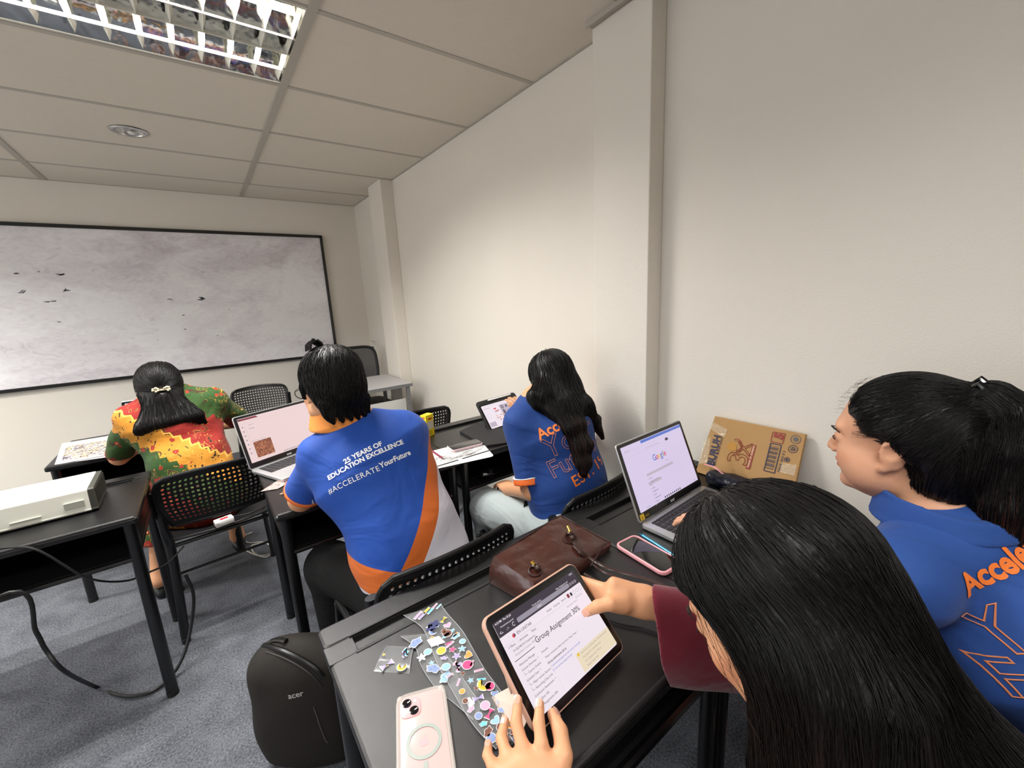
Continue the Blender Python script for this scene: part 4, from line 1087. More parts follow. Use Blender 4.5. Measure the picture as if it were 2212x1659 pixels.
# skin, cloth and hair surfaces
def skin_mat(name, c1, c2='b07a63'):
    m = mat(name, c1, .48, spec=.35); nt = m.node_tree; N, L = nt.nodes, nt.links; b = N['Principled BSDF']
    at_ = N.new('ShaderNodeAttribute'); at_.attribute_name = 'tint'
    mx = N.new('ShaderNodeMix'); mx.data_type = 'RGBA'; mx.blend_type = 'MULTIPLY'; mx.inputs[0].default_value = 1
    nz = N.new('ShaderNodeTexNoise'); nz.inputs['Scale'].default_value = 18; nz.inputs['Detail'].default_value = 4
    tc = N.new('ShaderNodeTexCoord'); L.new(tc.outputs['Object'], nz.inputs['Vector'])
    m2 = N.new('ShaderNodeMix'); m2.data_type = 'RGBA'; m2.inputs[6].default_value = srgb(c1); m2.inputs[7].default_value = srgb(c2)
    mr = N.new('ShaderNodeMapRange'); mr.inputs[3].default_value = -.1; mr.inputs[4].default_value = .45; L.new(nz.outputs['Fac'], mr.inputs[0]); L.new(mr.outputs[0], m2.inputs[0])
    L.new(m2.outputs[2], mx.inputs[6]); L.new(at_.outputs['Color'], mx.inputs[7]); L.new(mx.outputs[2], b.inputs['Base Color'])
    b.inputs['Subsurface Weight'].default_value = .12; b.inputs['Subsurface Radius'].default_value = (.012, .005, .003); b.inputs['Subsurface Scale'].default_value = 1.0
    n3 = N.new('ShaderNodeTexNoise'); n3.inputs['Scale'].default_value = 500; L.new(tc.outputs['Object'], n3.inputs['Vector'])
    bp = N.new('ShaderNodeBump'); bp.inputs['Distance'].default_value = .00025; L.new(n3.outputs['Fac'], bp.inputs['Height']); L.new(bp.outputs[0], b.inputs['Normal'])
    return m
M_SKIN = skin_mat('skin_warm', 'd6a283', 'c08a6c'); M_SKIN2 = skin_mat('skin_tan', 'd9a27c', 'c68a62')
def cloth_mat(name, c, rough=.75, fold=(9, .010), c2=None, sheen=.06):
    m = mat(name, c, rough, spec=.25, sheen=sheen); nt = m.node_tree; N, L = nt.nodes, nt.links; b = N['Principled BSDF']
    tc = N.new('ShaderNodeTexCoord')
    n1 = N.new('ShaderNodeTexNoise'); n1.inputs['Scale'].default_value = fold[0]; n1.inputs['Detail'].default_value = 2; n1.inputs['Distortion'].default_value = 1.2
    mp = N.new('ShaderNodeMapping'); mp.inputs['Rotation'].default_value = (.4, .7, .5); mp.inputs['Scale'].default_value = (1, .35, 1.2)
    n2 = N.new('ShaderNodeTexNoise'); n2.inputs['Scale'].default_value = 900
    L.new(tc.outputs['Object'], mp.inputs['Vector']); L.new(mp.outputs[0], n1.inputs['Vector']); L.new(tc.outputs['Object'], n2.inputs['Vector'])
    b1 = N.new('ShaderNodeBump'); b1.inputs['Distance'].default_value = fold[1]; b1.inputs['Strength'].default_value = .9; L.new(n1.outputs['Fac'], b1.inputs['Height'])
    b2 = N.new('ShaderNodeBump'); b2.inputs['Distance'].default_value = .0006; L.new(n2.outputs['Fac'], b2.inputs['Height']); L.new(b1.outputs[0], b2.inputs['Normal'])
    L.new(b2.outputs[0], b.inputs['Normal']); return m
M_HAIR = mat('black_hair', '0c0a0a', .46, spec=.4, bump=(120, .0020, (1, 1, .06)))
def strand_mat(name, c, rough=.46):
    m = mat(name, c, rough, spec=.30); return m
M_STR = strand_mat('hair_strand_black', '0b0909'); M_STRB = strand_mat('hair_strand_brown', '3a2019', .4)

def strands(name, S, seeds, flow, n, steps, step, m, parent, origin=None, off=(.0, .002), rad=.0004, jit=.12, stop=None, tip=.25, sd=1):
    "hair curves traced along the hair surface following flow(P)"
    rng = np.random.RandomState(sd); P = seeds[rng.randint(0, len(seeds), n)] + rng.randn(n, 3) * .002
    o_ = rng.uniform(off[0], off[1], n); jd = rng.randn(n, 3) * jit; out = [P.copy()]
    for i in range(steps):
        g = S.grad(P); F = flow(P) + jd; F = F - (F * g).sum(1)[:, None] * g; F /= np.linalg.norm(F, axis=1)[:, None] + 1e-9
        P = P + F * step; d = S.eval(P); g = S.grad(P); P = P - g * (d - o_)[:, None]
        out.append(P.copy())
    A = np.stack(out, 1)                        # n, steps+1, 3
    L_ = rng.randint(int(steps * .45), steps + 1, n) + 1
    if stop is not None:
        bad = stop(A.reshape(-1, 3)).reshape(A.shape[:2])
        first = np.where(bad.any(1), bad.argmax(1), steps + 1); L_ = np.minimum(L_, first)
    keep = L_ > 3; A, L_ = A[keep], L_[keep]
    return curves(name, [a[:l] for a, l in zip(A, L_)], m, parent, origin, rad, tip)
def curves(name, lines, m, parent, origin=None, rad=.0004, tip=.25):
    "many fine hairs as one mesh of slender three-sided tubes"
    o0 = np.zeros(3) if origin is None else np.array(origin); VV, FF = [], []; n0 = 0
    for a in lines:
        a = np.asarray(a); k = len(a); t = np.gradient(a, axis=0); t /= np.linalg.norm(t, axis=1)[:, None] + 1e-9
        s_ = np.cross(t, (0.3, .2, 1.0)); s_ /= np.linalg.norm(s_, axis=1)[:, None] + 1e-9; u = np.cross(t, s_)
        r = rad * (1 - (1 - tip) * np.linspace(0, 1, k) ** 2)[:, None]
        VV.append(np.stack([a + r * s_, a + r * (-.5 * s_ + .87 * u), a + r * (-.5 * s_ - .87 * u)], 1).reshape(-1, 3))
        i = np.arange(k - 1)[:, None] * 3 + n0
        FF.append(np.concatenate([np.concatenate([i, i + 1, i + 4, i + 3], 1), np.concatenate([i + 1, i + 2, i + 5, i + 4], 1), np.concatenate([i + 2, i, i + 3, i + 5], 1)])); n0 += 3 * k
    v = np.concatenate(VV) - o0; f = np.concatenate(FF)
    me = bpy.data.meshes.new(name); me.vertices.add(len(v)); me.vertices.foreach_set('co', v.astype(np.float32).ravel())
    me.loops.add(4 * len(f)); me.loops.foreach_set('vertex_index', f.astype(np.int32).ravel())
    me.polygons.add(len(f)); me.polygons.foreach_set('loop_start', np.arange(0, 4 * len(f), 4, dtype=np.int32)); me.update(calc_edges=True)
    me.polygons.foreach_set('use_smooth', [True] * len(f)); me.materials.append(m)
    o = bpy.data.objects.new(name, me); COL.objects.link(o); o.parent = parent; tag(o, kind='stuff'); return o

def head(S, c, R, s=1.0, neck=None, female=True, jaw=1.0):
    "adds a head; local x right, y forward, z up, c midway between the ears"
    S.frame(R, c, s)
    S.ell((0, -.012, .035), (.073, .093, .080), .02); S.ell((0, .030, -.018), (.058, .060, .082), .03)
    S.ell((0, .038, -.066), (.046 * jaw, .044, .040), .025); S.ell((0, .077, -.092), (.019, .016, .015), .02)
    for x in (-1, 1):
        S.ell((x * .036, .056, -.026), (.026, .026, .026), .02); S.ell((x * .045, .02, -.065), (.022, .035, .025), .025)
    S.ell((0, .078, .026), (.044, .012, .012), .015)
    for x in (-1, 1): S.ell((x * .032, .094, .006), (.017, .013, .010), .008, 's')
    S.cone((0, .086, .012), (0, .103, -.020), .006, .0085, .010); S.ell((0, .104, -.026), (.010, .009, .008), .006)
    for x in (-1, 1): S.ell((x * .012, .096, -.029), (.0075, .008, .006), .005)
    S.ell((0, .087, -.048), (.022, .012, .0075), .006); S.ell((0, .086, -.061), (.018, .0115, .0075), .006)
    S.box((0, .102, -.0545), (.022, .010, .0009), .0005, .002, 's')
    for x in (-1, 1):
        S.ell((x * .032, .076, .004), (.0145, .0135, .0130), .002)
        S.ell((x * .073, -.008, -.008), (.007, .019, .030), .006, rot=Matrix.Rotation(x * -.35, 3, 'Z'))
        S.ell((x * .076, -.014, .002), (.006, .019, .021), .004, rot=Matrix.Rotation(x * -.45, 3, 'Z'))
        S.ell((x * .083, -.007, -.002), (.006, .010, .014), .004, 's')
        S.ell((x * .075, .004, -.034), (.006, .008, .009), .004)
    S.frame()
    if neck is not None:
        b = S.W(neck); S.cone(np.array(c) + R @ np.array([0, -.018, -.055]) * s, b, .050 * s, .056 * s, .03)
def head_tint(c, R, s=1.0, lips=(.78, .42, .42)):
    def f(v):
        q = ((v - c) @ R) / s; t = np.ones((len(v), 3))
        def blob(p, r, col, k=1.0):
            d = np.linalg.norm((q - p) / r, axis=1); w_ = np.clip((1.15 - d) / .3, 0, 1) * k; t[:] = t * (1 - w_[:, None]) + np.array(col) * w_[:, None] * t
        blob((0, .095, -.0545), (.024, .016, .012), lips)
        for x in (-1, 1): blob((x * .044, .055, -.03), (.024, .03, .02), (1.0, .86, .83), .8); blob((x * .032, .092, .004), (.017, .012, .0045), (.45, .32, .30))
        return t
    return f
def face_parts(c, R, s, parent, origin, lash=True):
    def W(p): return np.array(c) + R @ (np.array(p) * s) - np.array(origin)
    for x in (-1, 1):
        mb = MB(); mb.tube(spline([W((x * .016, .093, .020)), W((x * .030, .0935, .0245)), W((x * .046, .083, .0225)), W((x * .053, .074, .0185))], 4), [.0012] * 4 + [.0022] * 5 + [.0012] * 4, 6, flat=.7)
        mb.build('eyebrow', M_HAIR, parent, smooth=True)
        mb = MB(); mb.tube(spline([W((x * .020, .0885, .0025)), W((x * .031, .0925, .0035)), W((x * .044, .0855, .0015))], 4), .0011, 5)
        mb.build('eyelash', M_HAIR, parent, smooth=True)

def hand(S, w, R, s=1.0, side=1, curl=(.35, .35, .4, .4), spread=(.16, .04, -.07, -.20), thumb=((.55, -.2), .3, .3), bend=None):
    "w wrist; R columns: x towards the thumb, y towards the fingertips, z back of the hand; curl in radians per joint"
    S.frame(R, w, s)
    S.loft((0, -.005, 0), (0, .030, 0), (1, 0, 0), (.024, .016), (.032, .016), .02); S.loft((0, .030, 0), (-.001, .078, .001), (1, 0, 0), (.034, .015), (.037, .0115), .012)
    seg = ((.040, .024, .020), (.044, .028, .021), (.040, .026, .020), (.032, .020, .018)); bx = (.028, .010, -.010, -.028)
    for i in range(4):
        p = np.array([bx[i], .082 - .005 * abs(i - 1.2), .001]); a = 0; sp = spread[i]; r = (.0088, .0090, .0086, .0076)[i]
        cu = curl[i] if hasattr(curl[i], '__len__') else (curl[i],) * 3
        pts = [p - np.array([0, .012, 0]), p]; 
        for k in range(3):
            a += cu[k]; d = np.array([math.sin(sp) * math.cos(a), math.cos(sp) * math.cos(a), -math.sin(a)]); p = p + d * seg[i][k]; pts.append(p)
        S.cone(pts[0], pts[1], r * 1.05, r, .010); S.cone(pts[1], pts[2], r, r * .93, .004); S.cone(pts[2], pts[3], r * .95, r * .86, .003); S.cone(pts[3], pts[4], r * .87, r * .74, .003)
    (ax, az), c1, c2 = thumb
    p = np.array([.022, .020, -.004]); d = nrm([math.sin(ax) * 1.2, math.cos(ax), az]); q = p + d * .040
    S.cone(p, q, .0155, .0125, .012)
    for ln, r0, r1, c in ((.032, .0118, .0105, c1), (.027, .0104, .0085, c2)):
        d = nrm(d + np.array([-math.sin(c) * .8, .35 * math.sin(c), -.3 * math.sin(c)])); q2 = q + d * ln; S.cone(q, q2, r0, r1, .004); q = q2
    S.frame()
def trunk(S, pel, waist, chest, neckb, shL, shR, g=0.0, hipw=.165, waw=.135, chw=.165, dp=(.115, .10, .115), k=.05):
    side = nrm(np.array(shR) - np.array(shL))
    S.loft(pel, waist, side, (hipw + g, dp[0] + g), (waw + g, dp[1] + g), k); S.loft(waist, chest, side, (waw + g, dp[1] + g), (chw + g, dp[2] + g), k)
    S.loft(chest, np.array(neckb) * .75 + np.array(chest) * .25, side, (chw + g, dp[2] + g), (.095 + g, .06 + g), k)
    for sh in (shL, shR): S.cone(np.array(neckb) * .8 + np.array(chest) * .2, sh, .052 + g, .053 + g, .05)
def root_person(name_label, base):
    return np.array([base[0], base[1], 0.0])
def folds(amp, f, seed, axis=None):
    "soft cloth folds: warped crossing ripples"
    rng = np.random.RandomState(seed); D = rng.randn(5, 3); ph = rng.uniform(0, 6, 5)
    if axis is not None:
        ax_ = nrm(axis); D = D - .8 * (D @ ax_)[:, None] * ax_
    D /= np.linalg.norm(D, axis=1)[:, None]
    def fn(g):
        q = g + .02 * np.sin(g[:, [1, 2, 0]] * 19 + ph[0]); s_ = 0
        for i in range(5): s_ = s_ + np.abs(np.sin(q @ D[i] * f * (.6 + .25 * i) + ph[i])) ** 1.5 - .5
        return amp * s_ / 2.2
    return fn
# ------------------------------------------------------------------ person in batik (front row)
M_SH = None
def lettering_on(target, txt, size, o, ex, ey, m, parent, name='lettering', off=.0022, origin=(0, 0, 0), diced=.012, **kw):
    "flat lettering wrapped on to a garment: o start of the baseline, ex along it, ey up; thrown along -ex x ey"
    v, f = text_geo(txt, size, **kw)
    bm = bmesh.new(); vs = [bm.verts.new(p) for p in v]
    for q in f:
        try: bm.faces.new([vs[i] for i in q])
        except ValueError: pass
    if diced:
        x0, x1 = v[:, 0].min(), v[:, 0].max(); y0, y1 = v[:, 1].min(), v[:, 1].max()
        for ax, a, b in ((0, x0, x1), (1, y0, y1)):
            t_ = a + diced
            while t_ < b:
                co = [0, 0, 0]; co[ax] = t_; no = [0, 0, 0]; no[ax] = 1
                bmesh.ops.bisect_plane(bm, geom=list(bm.verts) + list(bm.edges) + list(bm.faces), dist=1e-6, plane_co=co, plane_no=no); t_ += diced
    bm.verts.index_update()
    ex, ey = nrm(ex), nrm(ey); n = np.cross(ex, ey); O = np.array(origin)
    V, F, ok_ = [], [], []
    for p in bm.verts:
        w_ = np.array(o) + ex * p.co.x + ey * p.co.y
        hit = target.ray_cast(Vector(w_ + n * .25), Vector(-n))
        q = w_ if hit[0] is None else np.array(hit[0])
        V.append(q + n * off + n * p.co.z - O); ok_.append(hit[0] is not None and abs((q - w_) @ n) < .10)
    F = [[x.index for x in q.verts] for q in bm.faces]; bm.free(); F = [q for q in F if all(ok_[i] for i in q)]
    return mk(name, V, F, m, parent)
def bvh_world(o, origin):
    me = o.data; n = len(me.vertices); c = np.empty(3 * n, np.float32); me.vertices.foreach_get('co', c); c = c.reshape(-1, 3) + np.array(origin)
    return BVHTree.FromPolygons([tuple(x) for x in c], [tuple(p.vertices) for p in me.polygons])

def batik_mat():
    m = cloth_mat('batik_cloth', '8e2a1c', .7, (11, .008)); nt = m.node_tree; N, L = nt.nodes, nt.links; b = N['Principled BSDF']
    tc = N.new('ShaderNodeTexCoord'); sp = N.new('ShaderNodeSeparateXYZ'); L.new(tc.outputs['Object'], sp.inputs[0])
    def M_(op, a, b_=None, c=None):
        n = N.new('ShaderNodeMath'); n.operation = op
        for i, x in enumerate((a, b_, c)):
            if x is None: continue
            if isinstance(x, (int, float)): n.inputs[i].default_value = x
            else: L.new(x, n.inputs[i])
        return n.outputs[0]
    X, Y, Z = sp.outputs
    # diagonal bands running from upper left to lower right of the back, with saw-tooth borders
    along = M_('ADD', M_('MULTIPLY', X, .80), M_('MULTIPLY', Z, -.60)); across = M_('ADD', M_('MULTIPLY', X, .60), M_('MULTIPLY', Z, .80))
    nz = N.new('ShaderNodeTexNoise'); nz.inputs['Scale'].default_value = 14; L.new(tc.outputs['Object'], nz.inputs['Vector'])
    wob = M_('MULTIPLY', M_('SUBTRACT', nz.outputs['Fac'], .5), .035)
    tooth = M_('MULTIPLY', M_('ABSOLUTE', M_('SUBTRACT', M_('FRACT', M_('MULTIPLY', along, 26)), .5)), .034)
    band = M_('ADD', M_('ADD', across, wob), tooth)
    fr = M_('FRACT', M_('ADD', M_('MULTIPLY', band, 1 / .34), BATIK_PHASE))
    rp = N.new('ShaderNodeValToRGB'); rp.color_ramp.interpolation = 'CONSTANT'; e = rp.color_ramp.elements
    cols = [(0, '2c4a1e'), (.22, 'c4842a'), (.50, '8e2620'), (.86, '7f2419'), (.87, '2f4a1c')]
    while len(e) < len(cols): e.new(.5)
    for k, (p, c) in enumerate(cols): e[k].position = p; e[k].color = srgb(c)
    L.new(fr, rp.inputs['Fac'])
    # blossoms and curling gold outlines
    def mix(fac, a, col, bl='MIX'):
        x = N.new('ShaderNodeMix'); x.data_type = 'RGBA'; x.blend_type = bl; L.new(fac, x.inputs[0]); L.new(a, x.inputs[6])
        if isinstance(col, str): x.inputs[7].default_value = srgb(col)
        else: L.new(col, x.inputs[7])
        return x.outputs[2]
    vo = N.new('ShaderNodeTexVoronoi'); vo.inputs['Scale'].default_value = 19; L.new(tc.outputs['Object'], vo.inputs['Vector'])
    n2 = N.new('ShaderNodeTexNoise'); n2.inputs['Scale'].default_value = 24; n2.inputs['Distortion'].default_value = 2.2; n2.inputs['Detail'].default_value = 1; L.new(tc.outputs['Object'], n2.inputs['Vector'])
    n3 = N.new('ShaderNodeTexNoise'); n3.inputs['Scale'].default_value = 5; L.new(tc.outputs['Object'], n3.inputs['Vector'])
    leaf = M_('GREATER_THAN', n2.outputs['Fac'], .66); c = mix(leaf, rp.outputs[0], '3c2a18')
    line = M_('LESS_THAN', M_('ABSOLUTE', M_('SUBTRACT', n2.outputs['Fac'], .60)), .011)
    c = mix(M_('MULTIPLY', line, M_('GREATER_THAN', n3.outputs['Fac'], .43)), c, 'd9a24a')
    flo = M_('LESS_THAN', M_('ADD', vo.outputs['Distance'], M_('MULTIPLY', n2.outputs['Fac'], .25)), .33); c = mix(flo, c, '96301f')
    c = mix(M_('LESS_THAN', M_('ADD', vo.outputs['Distance'], M_('MULTIPLY', n2.outputs['Fac'], .2)), .17), c, 'e6d49a')
    edge = M_('LESS_THAN', M_('ABSOLUTE', M_('SUBTRACT', fr, .50)), .012); c = mix(edge, c, 'e0b050')
    L.new(c, b.inputs['Base Color']); return m
BATIK_PHASE = .57
O1 = np.array([-.10, 2.35, 0.])
per = skin_root = None
pel, wst, chs, nk = (-.12, 2.36, .56), (-.135, 2.43, .72), (-.165, 2.52, .90), (-.165, 2.53, 1.025)
hc = ony(345, 842, 2.50) + np.array([0, .03, 0]); HR = basis((-.10, .97, -.20), (0, .2, 1))
shL, shR = np.array([-.315, 2.50, .945]), np.array([-.005, 2.53, .965])
elL, wrL = np.array([-.40, 2.60, .76]), np.array([-.31, 2.84, .765])
elR, wrR = np.array([.10, 2.66, .815]), np.array([-.06, 2.83, .775])
S = Sculpt(); head(S, hc, HR, .98, neck=nk); trunk(S, pel, wst, chs, nk, shL, shR, hipw=.155, waw=.12, chw=.15)
for sh, el, wr in ((shL, elL, wrL), (shR, elR, wrR)): S.cone(sh, el, .045, .038, .02); S.cone(el, wr, .038, .026, .01)
hand(S, wrL, basis((.25, .95, -.15), (.1, 0, 1)), .95); hand(S, wrR, basis((-.25, .95, -.15), (-.1, 0, 1)) @ np.diag([-1, 1, 1]), .95)
for hx, kn, an, to in (((-.20, 2.36, .52), (-.30, 2.70, .50), (-.37, 2.60, .09), (-.38, 2.74, .035)), ((-.04, 2.38, .52), (-.03, 2.78, .50), (-.02, 2.82, .09), (-.01, 2.95, .035))):
    S.cone(hx, kn, .085, .058, .04); S.cone(kn, an, .055, .034, .03); S.cone(an, to, .036, .024, .02)
P1 = skin('person', S, .0055, M_SKIN2, origin=O1, tint=head_tint(hc, HR, .98))
tag(P1, 'person in a red, gold and green batik blouse with a pearl hair clip', 'person')
face_parts(hc, HR, .98, P1, O1)
M_BAT = batik_mat()
S = Sculpt(); trunk(S, pel, wst, chs, nk, shL, shR, g=.016, hipw=.165, waw=.135, chw=.160)
for sh, el in ((shL, elL), (shR, elR)):
    S.cone(sh, sh + (el - sh) * .92, .055, .056, .02, flat=1)
skin('batik_blouse', S, .006, M_BAT, P1, O1, deform=folds(.006, 22, 4))
S = Sculpt(); S.cone((-.20, 2.36, .52), (-.30, 2.70, .50), .105, .08, .05).cone((-.04, 2.38, .52), (-.03, 2.78, .50), .105, .08, .05).cone((-.12, 2.36, .54), (-.14, 2.42, .60), .15, .14, .04)
S.cone((-.30, 2.70, .50), (-.355, 2.62, .27), .078, .075, .04, flat=1).cone((-.03, 2.78, .50), (-.03, 2.80, .27), .078, .075, .04, flat=1)
skin('batik_skirt', S, .007, M_BAT, P1, O1, deform=lambda g: .004 * np.sin(45 * g[:, 0] + 30 * g[:, 1]))
M_SHOE = mat('black_shoe', '101011', .4)
for an, to in (((-.37, 2.60, .035), (-.38, 2.75, .026)), ((-.02, 2.82, .035), (-.01, 2.96, .026))):
    S = Sculpt(); S.cone(an, to, .034, .030, .02).cone(np.array(an) + (0, -.02, -.012), np.array(an) + (0, .0, -.012), .024, .024, .01); S.cut((0, 0, .002), (0, 0, -1), .002); S.ell(np.array(an) + (0, .03, .035), (.03, .05, .028), .01, 's')
    skin('shoe', S, .005, M_SHOE, P1, O1)
HS = Sculpt(); HS.frame(HR, hc, .98)
HS.ell((0, -.020, .038), (.088, .102, .092), .02).ell((0, -.05, -.02), (.083, .070, .09), .03); HS.ell((0, .085, -.02), (.060, .05, .085), .02, 's'); HS.frame()
b0 = hc + HR @ np.array([0, -.075, -.06]); b1 = np.array([-.175, 2.40, .93])
HS.loft(b0, b1, (1, 0, 0), (.072, .045), (.125, .030), .03); HS.loft(b1, b1 + (0, .01, -.035), (1, 0, 0), (.12, .028), (.13, .022), .02)
HS.ell(hc + HR @ np.array([0, -.125, -.012]), (.020, .012, .012), .01, 's')
hr = skin('hair', HS, .0045, M_HAIR, P1, O1)
v_ = HS.mesh(.012)[0]; clip = hc + HR @ np.array([0, -.118, -.012])
def fl(P):
    d = clip - P; up = (P[:, 2] > clip[2] - .005)[:, None]; return np.where(up, d / (np.linalg.norm(d, axis=1)[:, None] + 1e-6), np.array([0.05, -.05, -1.0]) + .3 * np.stack([P[:, 0] - clip[0]] * 1 + [0 * P[:, 0], 0 * P[:, 0]], 1) * 4)
strands('hair_strands', HS, v_[v_[:, 1] < hc[1] + .03], fl, 1500, 14, .014, M_STR, P1, O1, off=(0, .003), rad=.0010, jit=.10, stop=lambda Q: np.linalg.norm(Q - clip, axis=1) < .012, sd=3)
mb = MB(); rng = random.Random(4)
for k in range(16):
    a = rng.uniform(0, 6.28); mb.ball(clip - O1 + HR @ np.array([(.020 if k % 2 else -.020) + .010 * math.cos(a), -.012, .008 * math.sin(a)]), .0048, 8)
mb.box((clip - O1) - (.026, .010, .003), (clip - O1) + (.026, .004, .003))
mb.build('pearl_hair_clip', mat('pearl', 'efe3c4', .2, metal=.35), P1, smooth=True)

# ------------------------------------------------------------------ person in the bright blue shirt (middle desk)
O2 = np.array([.43, 1.10, 0.])
pel, wst, chs, nk = np.array([.435, 1.14, .55]), np.array([.42, 1.19, .70]), np.array([.385, 1.32, .90]), np.array([.335, 1.385, 1.03])
hc = np.array([.305, 1.395, 1.148]); HR = basis((-.28, .93, -.24), (0, .25, 1))
shL, shR = np.array([.238, 1.36, .940]), np.array([.505, 1.34, .965])
elL, wrL = np.array([.180, 1.47, .775]), np.array([.24, 1.70, .775])
elR, wrR = np.array([.590, 1.50, .80]), np.array([.47, 1.70, .775])
S = Sculpt(); head(S, hc, HR, 1.0, neck=nk + np.array([0, .0, 0]), jaw=1.05); trunk(S, pel, wst, chs, nk, shL, shR)
for sh, el, wr in ((shL, elL, wrL), (shR, elR, wrR)): S.cone(sh, el, .048, .040, .02); S.cone(el, wr, .040, .028, .01)
hand(S, wrL, basis((.25, .95, -.10), (0, 0, 1)), 1.0); hand(S, wrR, basis((-.35, .92, -.10), (0, 0, 1)) @ np.diag([-1, 1, 1]), 1.0)
leg2 = ((np.array([.36, 1.14, .53]), np.array([.235, 1.47, .50]), np.array([.235, 1.42, .09]), np.array([.235, 1.56, .04])), (np.array([.51, 1.14, .53]), np.array([.57, 1.52, .50]), np.array([.58, 1.52, .09]), np.array([.58, 1.65, .04])))
for hx, kn, an, to in leg2: S.cone(hx, kn, .085, .058, .04); S.cone(kn, an, .055, .035, .03); S.cone(an, to, .036, .026, .02)
P2 = skin('person', S, .0045, M_SKIN2, origin=O2, tint=head_tint(hc, HR, 1.0))
tag(P2, 'short-haired person in a bright blue shirt with orange collar leaning over a laptop', 'person')
face_parts(hc, HR, 1.0, P2, O2)
def polo_mat():
    m = cloth_mat('bright_blue_cloth', '1f4fae', .6, (7, .012)); nt = m.node_tree; N, L = nt.nodes, nt.links; b = N['Principled BSDF']
    tc = N.new('ShaderNodeTexCoord'); sp = N.new('ShaderNodeSeparateXYZ'); L.new(tc.outputs['Object'], sp.inputs[0])
    def M_(op, a, b_=None):
        n = N.new('ShaderNodeMath'); n.operation = op
        for i, x in enumerate((a, b_)):
            if x is None: continue
            if isinstance(x, (int, float)): n.inputs[i].default_value = x
            else: L.new(x, n.inputs[i])
        return n.outputs[0]
    X, Y, Z = sp.outputs
    # V of orange over white at the tail: height above a bent line
    s1 = M_('SUBTRACT', Z, M_('ADD', M_('MULTIPLY', M_('MAXIMUM', M_('SUBTRACT', X, -.09), 0), 1.30), .575))
    s1 = M_('SUBTRACT', s1, M_('MULTIPLY', M_('MAXIMUM', M_('SUBTRACT', -.09, X), 0), .25))
    def mix(fac, a, c):
        x = N.new('ShaderNodeMix'); x.data_type = 'RGBA'; L.new(fac, x.inputs[0])
        if isinstance(a, str): x.inputs[6].default_value = srgb(a)
        else: L.new(a, x.inputs[6])
        x.inputs[7].default_value = srgb(c); return x.outputs[2]
    c = mix(M_('LESS_THAN', s1, .085), '1d4ba6', 'd1692a'); c = mix(M_('LESS_THAN', s1, .0), c, 'd9d6e2')
    side = M_('LESS_THAN', X, M_('SUBTRACT', -.205, M_('MULTIPLY', M_('SUBTRACT', Z, .70), .25))); lo = M_('MULTIPLY', M_('LESS_THAN', Z, .80), M_('GREATER_THAN', X, -.232))
    c = mix(M_('MULTIPLY', M_('MULTIPLY', side, lo), M_('GREATER_THAN', s1, .085)), c, 'e4e2ea')
    L.new(c, b.inputs['Base Color']); return m
M_POLO = polo_mat()
S = Sculpt(); trunk(S, pel + (0, -.03, -.03), wst, chs, nk - (0, 0, .022), shL, shR, g=.016, hipw=.165, waw=.150, chw=.178, dp=(.125, .115, .120))
for sh, el in ((shL, elL), (shR, elR)): S.cone(sh, sh + (el - sh) * .80, .062, .062, .02, flat=1)
def fold2(g):
    x, z = g[:, 0], g[:, 2]; w_ = np.clip((.78 - z) / .12, 0, 1)
    return w_ * .008 * np.sin(26 * z - 20 * (x - .3)) + folds(.0055, 15, 12)(g)
shirt = skin('polo_shirt', S, .0055, M_POLO, P2, O2, deform=fold2)
T2 = bvh_world(shirt, O2)
S = Sculpt(); cu = np.array([0, 0, 1.])
for sh, el in ((shL, elL), (shR, elR)):
    a = sh + (el - sh) * .77; b = sh + (el - sh) * .835
    S = Sculpt(); S.cone(a - (b - a) * .3, b, .0655, .0645, .01, flat=1); S.cone(a - (b - a) * 2, a, .09, .09, .002, 's', flat=1)
    skin('sleeve_cuff', S, .004, mat('orange_rib', 'd2692c', .75), P2, O2)
S = Sculpt(); nb = nk + np.array([-.012, .012, .020])
S.loft(nb - (0, .0, .018), nb + (-.010, .012, .038), (1, 0, 0), (.104, .098), (.078, .076), .01); S.loft(nb - (0, 0, .05), nb + (-.018, .02, .09), (1, 0, 0), (.070, .068), (.064, .062), .004, 's'); S.cut(nb + (-.01, .012, .034), (-.15, .15, 1))
S.cut(nb - (0, .0, .030), (0, 0, -1))
skin('collar', S, .004, mat('orange_collar', 'ee9340', .7), P2, O2)
M_PRW = mat('white_print', 'eef0f4', .6)
ex = nrm(shR - shL + np.array([0, .0, .035])); ey = nrm(np.array([0, .62, 1.0]) - .3 * ex)
ey = nrm(ey - (ey @ ex) * ex)
def place(target, px, py):                      # point of a garment seen at a photo pixel
    d = ray(px, py); h_ = target.ray_cast(Vector(CAM), Vector(nrm(d))); return None if h_[0] is None else np.array(h_[0])
for txt, a_, b_, sz, kw in (('25 YEARS OF', (745, 1003), (826, 962), .030, dict(bold=.0007)), ('EDUCATION EXCELLENCE', (710, 1038), (871, 959), .029, dict(bold=.0007)), ('#ACCELERATE', (712, 1068), (822, 1016), .030, dict(bold=.0001, space=1.08)), ('YourFuture', (822, 1012), (887, 982), .030, dict(bold=.0007))):
    A, B = place(T2, *a_), place(T2, *b_)
    if A is None or B is None: continue
    e = nrm(B - A); u = nrm(ey - (ey @ e) * e)
    v, _ = text_geo(txt, 1.0, **{**kw, 'bold': 0}); sz = np.linalg.norm(B - A) / (v[:, 0].max() - v[:, 0].min())
    lettering_on(T2, txt, sz, A, e, u, M_PRW, shirt, origin=O2, **kw)
